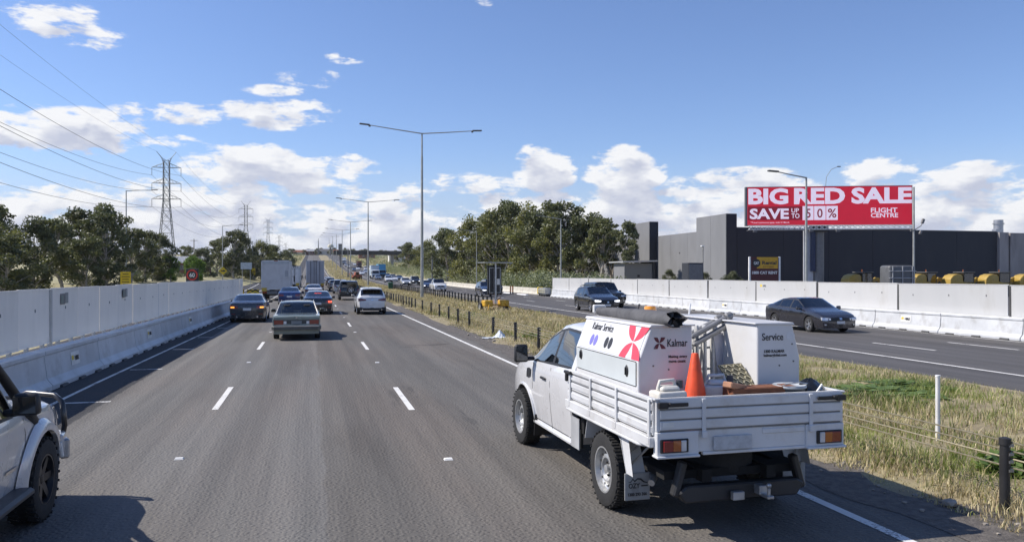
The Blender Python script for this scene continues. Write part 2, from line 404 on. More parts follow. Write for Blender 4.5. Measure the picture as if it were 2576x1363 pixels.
mark(oncoming, 16.72, 16.86, -20, 620, M_line, 'edge_line')
mark(oncoming, 25.02, 25.12, -20, 620, M_line_old, 'edge_line')
for k in range(-2, 50):
    for x, y0 in ((19.64, 21.7), (22.42, 21.2)):
        y = y0 + 12 * k
        if 4 < y < 560: mark(oncoming, x - .06, x + .06, y, y + 3, M_line, 'lane_dash')
# rubber scuffs and a tar patch in the fast lane
sc = MB()
for cx, cy, L, W, bend in ((3.9, 27.6, 1.5, .09, .5), (3.2, 27.2, .7, .06, -.3), (4.4, 27.9, .8, .05, .4)):
    sc.grid([[(cx - L / 2 + L * i / 10, cy + bend * ((i - 5) / 5) ** 2 * .5 - W / 2 * math.sin(math.pi * (i + .5) / 11), .0035), (cx - L / 2 + L * i / 10, cy + bend * ((i - 5) / 5) ** 2 * .5 + W / 2 * math.sin(math.pi * (i + .5) / 11), .0035)] for i in range(11)])
sc.build('scuff_mark', pbr('rubber_mark', (.025, .025, .026), .8), road)

# ---------------------------------------------------------------- median strip with its grass
rows = []
ym = [i * .5 for i in range(-8, 60)] + list(range(30, 200, 4)) + list(range(200, 900, 25)); ym = sorted(set(ym))
for y in ym:
    w0 = 6.55 + .18 * math.sin(y * 1.3) + .12 * math.sin(y * 3.1); r_ = []
    for i in range(15):
        x = w0 + (14.45 - w0) * i / 14
        r_.append((x, y, prof(y) + .012 + (.05 * math.sin(x * 2.1 + y * .9) * math.sin(y * 1.7 - x) - .06 * math.sin(math.pi * i / 14) + .05) * (0 if i in (0, 14) else 1)))
    rows.append(r_)
b = MB(); b.grid(rows); tag(b.build('median_verge', M_median, smooth=60), kind='structure')

def blades(name, spec, mats, label, seed, cat='grass'):
    """spec: list of (x0,x1,y0,y1,count,hmin,hmax,width); colour class per blade from patches"""
    rg = np.random.default_rng(seed); V = []; Fq = []; Ft = []; MQ = []; off = 0
    for (x0, x1, y0, y1, n, h0, h1, wd) in spec:
        x = rg.uniform(x0, x1, n); y = rg.uniform(y0, y1, n)
        cl = np.sin(x * 1.9 + 1.3 * np.sin(y * .7)) * np.sin(y * 1.1 + x * .6) + .6 * np.sin(x * 5.1 - y * 3.7) * np.sin(y * 4.3 + x) + rg.normal(0, .35, n)
        keep = cl > -.55; x, y, cl = x[keep], y[keep], cl[keep]; n = len(x)
        edge = np.minimum((x - x0) / .5, (x1 - x) / .6).clip(.35, 1)
        h = rg.uniform(h0, h1, n) * (.75 + .25 * np.clip(cl, -1, 1.2)) * edge
        th = rg.uniform(0, 2 * math.pi, n); lean = rg.uniform(.15, .75, n) * h
        z = np.array([prof(t) for t in y]) + .0
        ca, sa = np.cos(th), np.sin(th); ph = rg.uniform(0, 2 * math.pi, n); wx, wy = np.cos(ph) * wd / 2, np.sin(ph) * wd / 2
        p = np.stack([np.stack([x - wx, y - wy, z - .04], 1), np.stack([x + wx, y + wy, z - .04], 1),
                      np.stack([x + wx * .8 + ca * lean * .35, y + wy * .8 + sa * lean * .35, z + h * .6], 1), np.stack([x - wx * .8 + ca * lean * .35, y - wy * .8 + sa * lean * .35, z + h * .6], 1),
                      np.stack([x + ca * lean, y + sa * lean, z + h], 1)], 1).reshape(-1, 3)
        V.append(p); base = off + np.arange(n) * 5; off += n * 5
        Fq.append(np.stack([base, base + 1, base + 2, base + 3], 1)); Ft.append(np.stack([base + 3, base + 2, base + 4], 1))
        green = np.zeros(n)
        for gx, gy, gr, ga in ((11.8, 14.2, 2.2, 1.2), (8.3, 7.9, .8, 1.6), (10., 22, 1.5, .7), (7.6, 10.5, 1.0, .9), (9.2, 9.5, 1., .4), (12.5, 33, 2, .5), (7.3, 30, 1.5, .6), (8, 18.5, 1.2, .8), (13, 20, 1.5, .7), (7.2, 45, 2.5, .5)):
            green += ga * np.exp(-((x - gx) ** 2 + ((y - gy) / 1.4) ** 2) / gr ** 2)
        cls = np.where(rg.uniform(0, 1, n) < .05 + .8 * green, 1, np.where(rg.uniform(0, 1, n) < .25, 2, 0)); MQ.append(cls)
    V = np.concatenate(V); Fq = np.concatenate(Fq); Ft = np.concatenate(Ft); mq = np.concatenate(MQ)
    me = bpy.data.meshes.new(name); nq, nt = len(Fq), len(Ft)
    me.vertices.add(len(V)); me.vertices.foreach_set('co', V.ravel())
    me.loops.add(nq * 4 + nt * 3); me.loops.foreach_set('vertex_index', np.concatenate([Fq.ravel(), Ft.ravel()]))
    me.polygons.add(nq + nt); me.polygons.foreach_set('loop_start', np.concatenate([np.arange(nq) * 4, nq * 4 + np.arange(nt) * 3]))
    for m in mats: me.materials.append(m)
    me.polygons.foreach_set('material_index', np.concatenate([mq, mq])); me.update(calc_edges=True)
    return tag(link(name, me), label, cat, kind='stuff')
M_straw = leafy('straw', (.36, .30, .165), (.70, .61, .385), 1.2, .2)
M_green = leafy('green_grass', (.13, .165, .045), (.33, .37, .12), 1.2, .3)
M_brown = leafy('brown_stalk', (.21, .165, .10), (.42, .33, .21), 1.2, .15)
blades('median_grass', [(6.45, 14.4, 3, 22, 80000, .05, .26, .013), (6.45, 8.2, 3, 24, 16000, .04, .18, .013), (6.45, 14.4, 22, 45, 46000, .07, .28, .02), (6.5, 14.4, 45, 90, 30000, .12, .36, .04), (6.6, 14.4, 90, 190, 14000, .15, .4, .08), (6.6, 14.3, 190, 600, 9000, .2, .45, .3)],
       [M_straw, M_green, M_brown], 'dry straw-coloured grass with green patches on the median strip', 3)
blades('bank_grass', [(-60, -15, 95, 260, 9000, .2, .5, .2), (-40, -7.5, 300, 880, 6000, .3, .6, .5), (27.5, 60, 300, 880, 5000, .3, .6, .5)], [M_straw, M_green, M_brown], 'pale dry grass on the bank beside the exit ramp', 5)

# low broad-leaved weeds on the median
def weed_mesh(seed, n, size):
    rg = random.Random(seed); b = MB()
    for i in range(n):
        a = rg.uniform(0, 6.28); r_ = rg.uniform(0, size) ; z = rg.uniform(.02, size * .7) * (1 - r_ / size * .6); L = rg.uniform(.07, .13) * size / .3; tilt = rg.uniform(-.2, .8); t2 = rg.uniform(0, 6.28)
        c = Vector((math.cos(a) * r_, math.sin(a) * r_, z)); u = Vector((math.cos(t2), math.sin(t2), tilt)).normalized(); w = u.cross(Vector((rg.uniform(-.3, .3), rg.uniform(-.3, .3), 1))).normalized() * L * .35
        b.add([c, c + u * L * .5 + w, c + u * L, c + u * L * .5 - w], [(0, 1, 2, 3)])
    return b
M_weed = leafy('weed_leaf', (.06, .11, .028), (.20, .28, .075), 2., .25)
weeds = [((8.35, 7.95, .02), .42, 520, 'dark green leafy weed beside the black post at the lower right'), ((11.3, 14.0, .0), .5, 420, 'bright green weed clump on the median past the ute tray'), ((12.5, 14.8, .0), .45, 380, 'green weed clump next to the white marker post, nearer the far lanes'),
         ((8.1, 29.2, .0), .35, 260, 'small green weed beside the crumpled plastic sheet')]
for i, (p, s_, n, lab) in enumerate(weeds):
    w_ = tag(weed_mesh(40 + i, n, s_).build('weed', M_weed, loc=p), lab, 'weed')
    if i in (1, 2): w_.scale = (2.2, 2.0, .40)

# ---------------------------------------------------------------- barriers and hoardings of the road works
M_barrier = pbr('barrier_steel', (.58, .60, .615), .55, var=.1, scale=1.2, dirt=((.34, .33, .31), .5, 1.6), bump=.05, orand=.14)
M_cap = pbr('barrier_cap', (.80, .80, .79), .5, var=.06, scale=2)
M_foot = pbr('barrier_foot', (.06, .06, .06), .7)
M_sheet = pbr('hoarding_sheet', (.88, .83, .745), .55, var=.04, scale=.8, dirt=((.66, .62, .54), .30, .9), stretch=(1, 1, .35), orand=.08)
M_sheet2 = pbr('hoarding_sheet_white', (.53, .535, .53), .5, var=.04, scale=.8, dirt=((.40, .39, .36), .45, .8), stretch=(1, 1, .35), orand=.10)
M_post_dark = pbr('post_dark', (.05, .05, .05), .6)
M_post_grey = pbr('post_grey', (.48, .48, .47), .5, metal=.3)
M_sticker = pbr('sticker_white', (.75, .75, .72), .5)
M_ink = pbr('ink_black', (.025, .025, .028), .5)
M_ink_grey = pbr('ink_grey', (.16, .16, .16), .5)
M_orange_ink = pbr('ink_orange', (.75, .28, .04), .5)
M_yellow_ink = pbr('ink_yellow', (.75, .55, .06), .5)
def barrier_profile(h=.82): return [(-.28, 0), (-.28, .10), (-.17, .24), (-.11, h - .09), (-.14, h - .07), (-.14, h), (.14, h), (.14, h - .07), (.11, h - .09), (.17, .24), (.28, .10), (.28, 0)]
def barrier(name, label, line, y0, y1, seglen, stickers, h=.82, face=1):
    root = thing(name, label, 'barrier')
    n = int(round((y1 - y0) / seglen)); L = (y1 - y0) / n
    b = MB(); b.prism(barrier_profile(h), 'y', .02, L - .02); seg = b.mesh('segment', M_barrier, bevel=.008)
    b = MB(); b.box((0, L / 2, h + .012), (.26, L - .02, .02)); cap = b.mesh('cap', M_cap)
    b = MB()
    b.box((face * .30, 0, .035), (.10, .42, .05), taper=(.6, .9))
    ft = b.mesh('anchor_foot', M_foot)
    b = MB(); b.box((0, 0, h * .5), (.2, .05, h * .75)); jn = b.mesh('joint', M_post_grey)
    for i in range(n):
        y = y0 + L * i; x = line(y); a = -math.atan2(line(y + L) - x, L)
        s = part('segment', seg, root, (x, y, prof(y)), (0, 0, a))
        part('cap', cap, s); part('joint', jn, s)
        for k in range(3): part('anchor_foot', ft, s, (0, L * (k + .5) / 3, 0))
        if i in stickers:
            b = MB(); b.box((face * .148, L * .5, .50), (.006, .62, .30), rot=(0, face * -.12, 0)); part('sticker', b.mesh('sticker', M_sticker), s)
            tx = lettering(s, 'HIRE', .2, M_ink, (face * .158, L * .5 + .10 * face, .50), (R(90 - 7), 0, R(90 * face)), bold=.006, width=.30)
            b = MB(); b.box((face * .154, L * .5 - .20 * face, .52), (.006, .14, .10), rot=(0, face * -.12, 0)); part('sticker_logo', b.mesh('sticker_logo', M_yellow_ink), s)
    return root
bar_line = lambda y: wall_x(y) + .36
barrier('road_barrier', 'grey steel road barrier in shade under the white hoarding beside the slow lane', bar_line, 3., 62.4, 3.96, {4, 6, 8}, face=1)
barrier('road_barrier', 'white road barrier along the oncoming lanes below the hoarding, past the grey sedan', lambda y: 25.72, 8., 84., 4.0, {1, 5, 9}, face=-1)

def hoarding(name, label, line, y0, y1, group_len, sheets, z0, z1, face, sheet_mat, stickers, joint_mat):
    """panels standing on the barrier; face +1: seen from +x side"""
    root = thing(name, label, 'hoarding')
    n = int(round((y1 - y0) / group_len)); G = (y1 - y0) / n; L = G / sheets; gap = .008 if sheets > 1 else .075
    b = MB(); b.lohi((-.02, gap, z0), (.02, L - gap, z1))
    for zz in (z0 + .02, z1 - .02): b.lohi((face * .021, .01, zz - .02), (face * .030, L - .01, zz + .02))
    sh = b.mesh('panel', sheet_mat, bevel=.004)
    b = MB(); b.box((-face * .02, 0, (z0 + z1) / 2 - .1), (.09, .09, z1 - z0 + .15)); jp = b.mesh('post', joint_mat)
    b = MB(); b.box((0, 0, z0 - .06), (.07, .10, .16)); st = b.mesh('bracket', M_post_grey)
    b = MB(); b.box((face * .024, 0, 0), (.012, .045, .07)); bolt = b.mesh('fixing', M_ink_grey)
    for i in range(n):
        y = y0 + G * i; x = line(y); a = -math.atan2(line(y + G) - x, G)
        part('post', jp, root, (x, y, 0), (0, 0, a))
        for k in range(sheets):
            yy = y + L * k; xx = line(yy); dz = rnd.uniform(-.018, .018)
            p = part('panel', sh, root, (xx + rnd.uniform(-.012, .012), yy, dz), (rnd.uniform(-.004, .004), rnd.uniform(-.012, .012), a))
            for q in (.25, .75): part('bracket', st, p, (0, L * q, 0))
            part('fixing', bolt, p, (0, L * .5, z0 + (z1 - z0) * .62)); 
            if L > 2.5: part('fixing', bolt, p, (0, L * .18, z0 + (z1 - z0) * .64)); part('fixing', bolt, p, (0, L * .84, z0 + (z1 - z0) * .60))
        if i in stickers:
            kind = stickers[i]
            if kind == 'dark':
                b = MB(); b.box((face * .034, 0, z1 - .27), (.008, .32, .26)); s = part('notice', b.mesh('notice', M_ink_grey), root, (line(y + .75), y + .75, 0), (0, 0, a))
                b = MB(); b.box((face * .040, -.05, z1 - .28), (.004, .19, .2)); part('notice_print', b.mesh('notice_print', pbr('notice_green', (.20, .23, .2), .6)), s)
                b = MB(); b.box((face * .034, .30, z1 - .25), (.008, .22, .26)); part('notice', b.mesh('notice', pbr('notice_mid', (.27, .28, .26), .6)), root, (line(y + .75), y + .75, 0), (0, 0, a))
            else:
                yy = y + G - .95; xx = line(yy)
                o = lettering(root, kind, .3, M_orange_ink if kind == 'BFW' else M_ink, (xx + face * .034, yy, z1 - .30), (R(90), 0, R(90 * face)), bold=.008, width=.34, name='logo_lettering')
                if kind == 'BFW':
                    lettering(root, 'HIRE', .3, M_ink, (xx + face * .034, yy - .46, z1 - .29), (R(90), 0, R(90 * face)), bold=.008, width=.36, height=.19, name='logo_lettering')
                else:
                    b = MB(); b.box((0, 0, 0), (.006, .2, .14)); part('logo', b.mesh('logo', M_yellow_ink), root, (xx + face * .034, yy + .36, z1 - .29))
    y = y1; part('post', jp, root, (line(y), y, 0))
    return root
hoarding('hoarding', 'off-white panel hoarding on the shaded barrier left of the slow lane', wall_x, 3.0, 62.2, 5.92, 3, .86, 2.14, 1, M_sheet, {2: 'dark', 3: 'dark', 4: 'dark', 1: 'dark'}, M_post_grey)
hoarding('hoarding', 'bright white panel hoarding behind the oncoming lanes, under the red billboard', lambda y: 25.95, 12.9, 84.9, 6.0, 1, .84, 2.09, -1, M_sheet2, {1: 'BFW', 2: 'BFW', 3: '', 4: 'HIRE'} if False else {1: 'BFW', 2: 'BFW', 4: 'HIRE'}, M_post_dark)

# ---------------------------------------------------------------- wire rope safety fence
M_rubber_post = pbr('post_black', (.022, .022, .023), .55, var=.2, bump=.1)
M_cable = pbr('cable_wire', (.42, .37, .24), .45, metal=.6, var=.15, scale=20)
def rope_fence(name, label, x, ys, zc, y0, y1, h=.8, r=.052, skip_cables=False):
    root = thing(name, label, 'fence')
    b = MB(); b.lathe([(0, 0), (r, 0), (r, h - .07), (r * 1.15, h - .068), (r * 1.15, h), (r * .5, h + .012), (0, h + .012)], 12)
    pm = b.mesh('post', M_rubber_post, smooth=40)
    b = MB()
    for z in zc: b.box((r * .55, -.002, z), (r * 1.2, r * 2.1, .028))
    clip = b.mesh('cable_clip', pbr('clip_grey', (.3, .3, .29), .5, metal=.4))
    for y in ys:
        p = part('post', pm, root, (x + rnd.uniform(-.03, .03), y, prof(y) - .04), (rnd.uniform(-.02, .02), rnd.uniform(-.03, .03), 0)); part('cable_clip', clip, p)['kind'] = 'stuff'
    for z in zc:
        c = MB(); c.tube([(x + r * .8, y, prof(y) + z - .02 * abs(math.sin(y * .52))) for y in [y0 + (y1 - y0) * i / 40 for i in range(41)]], .0095, 6); c.build('cable', M_cable, root, smooth=60)
    return root
ysf = [6.8, 9.8, 12.8, 15.8, 18.8, 21.8, 24.6, 27.4, 31.0, 36.2, 39.0, 41.9, 45.0, 48.4, 52.4]
y = 56.
while y < 150: ysf.append(y); y += 1.9
rope_fence('wire_rope_fence', 'wire rope fence with black posts on the near side of the median', 7.02, ysf, (.47, .56, .64, .73), 3.2, 150)
ysf2 = []; y = 56.
while y < 140: ysf2.append(y); y += 1.55
rope_fence('wire_rope_fence', 'wire rope fence with closely spaced dark posts on the far side of the median', 12.9, ysf2, (.45, .54, .62, .70), 55, 140, h=.85, r=.07)
b = MB(); b.prism([(54.3, 0), (55.9, 0), (55.9, .62), (55.5, .66), (54.3, .40)], 'x', 12.6, 13.1); b.box((12.85, 55.1, .72), (.12, 1.2, .06), rot=(-.2, 0, 0))
tag(b.build('cable_anchor_block', pbr('anchor_block', (.20, .14, .12), .85, var=.25, scale=4, bump=.2), bevel=.03), 'brownish anchor block at the end of the far wire rope fence', 'anchor block')
# white marker post on the median
t = thing('marker_post', 'slim white steel marker post standing in the grass behind the wire ropes', 'post', (8.86, 9.75, 0))
b = MB(); b.tube([(0, 0, -.1), (0, 0, .98)], .032, 12); b.build('tube', pbr('marker_white', (.74, .74, .73), .5, dirt=((.4, .38, .33), .4, 6)), t, smooth=50)
b = MB(); b.lathe([(0, .978), (.036, .978), (.036, 1.0), (0, 1.005)], 12); b.build('cap', M_cap, t, smooth=40)
# crumpled sheet of plastic, gravel heap and litter
rg = random.Random(5); rows = []
for i in range(15):
    r_ = []
    for j in range(11):
        u, v = i / 14 - .5, j / 10 - .5
        z = .42 * math.exp(-((u - .28) ** 2 / .02 + v * v / .08)) + .16 * abs(math.sin(9 * u + 5 * v)) * (1 - 2 * abs(v) * .6) * (.5 + u) + rg.uniform(0, .05)
        r_.append((u * 1.5 + rg.uniform(-.03, .03) + .15 * v, v * .8 * (.6 + .6 * (.5 + u)) + rg.uniform(-.03, .03), max(.012, z)))
    rows.append(r_)
b = MB(); b.grid(rows)
tag(b.build('plastic_sheet', pbr('crumpled_plastic', (.62, .66, .70), .3, var=.2, scale=5, bump=.5, bscale=9), loc=(6.75, 29.8, .02)), 'crumpled translucent white plastic sheet caught at the foot of a fence post', 'plastic sheet').scale = (.6, .7, .62)
def stone_mesh(seed, s):
    rg = random.Random(seed); bm = bmesh.new(); bmesh.ops.create_icosphere(bm, subdivisions=1, radius=s)
    for v in bm.verts: v.co *= rg.uniform(.7, 1.2); v.co.z *= .6
    me = bpy.data.meshes.new('stone'); bm.to_mesh(me); bm.free(); me.materials.append(pbr('stone_grey', (.30, .27, .23), .9, var=.3, scale=6, bump=.4)); return me
sm_ = [stone_mesh(i, .05) for i in range(4)]
b = MB()
for i in range(260):
    y = rg.uniform(5, 60); x = 6.15 + rg.uniform(0, .85) ** 1.4; s_ = rg.uniform(.15, .75)
    me = sm_[i % 4]; M_ = Matrix.Translation((x, y, .02)) @ Matrix.Rotation(rg.uniform(0, 6), 4, 'Z') @ Matrix.Scale(s_, 4)
    b.add([M_ @ v.co for v in me.vertices], [tuple(p.vertices) for p in me.polygons])
tag(b.build('verge_stones', MATS['stone_grey']), 'loose stones along the sealed edge of the fast lane', 'stones', kind='stuff')
for i, (x, y, s_, lab) in enumerate([(6.55, 7.05, 1.7, 'pale stone lying just left of the nearest black fence post'), (6.4, 28.3, 1.6, 'grey stone on the shoulder below the plastic sheet'), (6.1, 31.5, 1.3, 'light stone near the edge line beyond the plastic sheet')]):
    tag(link('stone', sm_[i], None, (x, y, .05), (0, 0, i)), lab, 'stone', 'loose stones on the shoulder').scale = (s_, s_, s_)
# ---------------------------------------------------------------- vehicles
M_tyre = pbr('tyre_rubber', (.022, .022, .022), .85, var=.25, scale=8, bump=.3, bscale=60)
M_black = pbr('black_plastic', (.018, .018, .019), .5, var=.2, scale=8)
M_under = pbr('underbody_dark', (.012, .012, .012), .9)
M_chrome = pbr('chrome', (.62, .62, .64), .18, metal=1., var=.05)
M_alloy = pbr('alloy_rim', (.52, .52, .53), .3, metal=.85, var=.08, scale=10)
M_steelrim = pbr('steel_rim', (.50, .51, .51), .38, metal=.6, var=.12, scale=10, dirt=((.14, .12, .09), .3, 9))
M_darkrim = pbr('dark_rim', (.03, .03, .032), .4, metal=.4)
M_tail = pbr('tail_red', (.22, .012, .010), .18, coat=1.)
M_tail_on = pbr('brake_lamp_lit', (.9, .10, .05), .3, emit=1.5)
M_indic = pbr('indicator_lit', (1., .34, .05), .3, emit=1.7)
M_amber = pbr('amber_lens', (.40, .10, .012), .25, coat=1.)
M_head = pbr('headlamp', (.80, .82, .84), .12, metal=.3, coat=1.)
M_head_on = pbr('headlamp_lit', (.95, .96, 1.), .2, emit=1.6)
M_plate = pbr('plate_white', (.68, .69, .70), .5)
M_seat = pbr('seat_cloth', (.045, .043, .042), .9, var=.2)
M_glass = glass_mat('car_glass', (.42, .47, .46))
M_glass_dark = glass_mat('car_glass_dark', (.10, .11, .12))
M_glass_far = pbr('far_glass', (.012, .014, .016), .08, coat=1., var=.3)
M_seam = pbr('panel_gap', (.02, .02, .02), .8)

WHEEL_CACHE = {}
def wheel_meshes(r, w, style, rim_mat):
    key = (round(r, 3), round(w, 3), style, rim_mat.name)
    if key in WHEEL_CACHE: return WHEEL_CACHE[key]
    n = 40 if style != 'far' else 16
    rr = r * (.62 if style != 'alloy' else .68)
    t = MB(); hw = w / 2
    t.lathe([(rr * .95, -hw * .8), (rr * 1.02, -hw * .95), (r * .86, -hw), (r * .955, -hw * .92), (r, -hw * .72), (r, hw * .72), (r * .955, hw * .92), (r * .86, hw), (rr * 1.02, hw * .95), (rr * .95, hw * .8)], n, 'x')
    if style in ('mud', 'steel'):
        nt = 56 if style == 'mud' else 64; dep = .011 if style == 'mud' else .006
        for i in range(nt):
            a = 2 * math.pi * i / nt
            for s_ in (-1, 1):
                cx = s_ * hw * (.52 if i % 2 else .66)
                M3 = Matrix.Rotation(a, 3, 'X'); c = M3 @ Vector((cx, 0, r + dep * .4))
                t.box(c, (hw * .62, 2 * math.pi * r / nt * .55, dep * 2), rot=M3)
    tm = t.mesh('tyre', M_tyre, smooth=35)
    b = MB(); o = hw * .62
    b.lathe([(rr, -hw * .8), (rr * .97, hw * .86), (rr * 1.0, hw * .93), (rr * .93, hw * .93), (rr * .88, hw * .5)], n, 'x')
    if style == 'steel':      # pressed steel wheel: dished disc with a ring of round holes and a raised hub
        b.lathe([(rr * .89, hw * .5), (rr * .80, o * .62), (rr * .62, o * .95), (rr * .50, o * 1.0), (rr * .42, o * .55), (rr * .20, o * .45), (rr * .19, o * 1.1), (rr * .1, o * 1.18), (0, o * 1.18)], n, 'x')
        for i in range(12):
            a = 2 * math.pi * i / 12; b.lathe([(0, o * .90), (rr * .055, o * .90), (rr * .055, o * .84)], 8, 'x', (.004, rr * .71 * math.cos(a), rr * .71 * math.sin(a)), mi=1)
        for i in range(6):
            a = 2 * math.pi * i / 6; b.lathe([(rr * .05, o * .5), (rr * .05, o * .72), (0, o * .74)], 6, 'x', (0, rr * .31 * math.cos(a), rr * .31 * math.sin(a)), mi=1)
    elif style == 'far':
        b.lathe([(rr * .9, hw * .5), (0, hw * .7)], n, 'x')
    else:                     # spoked wheel
        b.lathe([(rr * .9, hw * .1), (0, hw * .1)], n, 'x', mi=1)
        ns = 5 if style == 'alloy' else 6
        for i in range(ns):
            a0 = 2 * math.pi * i / ns
            for da in ((-.17, .17) if style == 'alloy' else (0,)):
                a = a0 + da; wd = rr * (.09 if style == 'alloy' else .17)
                d = Vector((0, math.cos(a), math.sin(a))); e = Vector((0, -math.sin(a), math.cos(a)))
                p0 = d * rr * .16; p1 = d * rr * .93
                vs_ = [p0 + e * wd, p0 - e * wd, p1 - e * wd * .8, p1 + e * wd * .8]
                f_ = [Vector((o, 0, 0)), Vector((o, 0, 0)), Vector((hw * .78, 0, 0)), Vector((hw * .78, 0, 0))]
                b.add([v + f for v, f in zip(vs_, f_)] + [v + f * .35 for v, f in zip(vs_, f_)], [(0, 1, 2, 3), (4, 7, 6, 5), (0, 4, 5, 1), (1, 5, 6, 2), (2, 6, 7, 3), (3, 7, 4, 0)])
        b.lathe([(rr * .2, o * .4), (rr * .2, o * 1.05), (rr * .12, o * 1.12), (0, o * 1.12)], 12, 'x')
    rm = b.mesh('rim', [rim_mat, M_under], smooth=35)
    WHEEL_CACHE[key] = (tm, rm); return tm, rm
def add_wheels(root, xs, ys, r, w, style, rim_mat):
    tm, rm = wheel_meshes(r, w, style, rim_mat)
    for y in ys:
        for s in (-1, 1):
            wl = link('wheel', tm, root, (s * xs, y, r), (rnd.uniform(0, 6) * s if style != 'far' else 0, 0, 0 if s > 0 else math.pi))
            wl.name = 'wheel'
            part('rim', rm, wl)

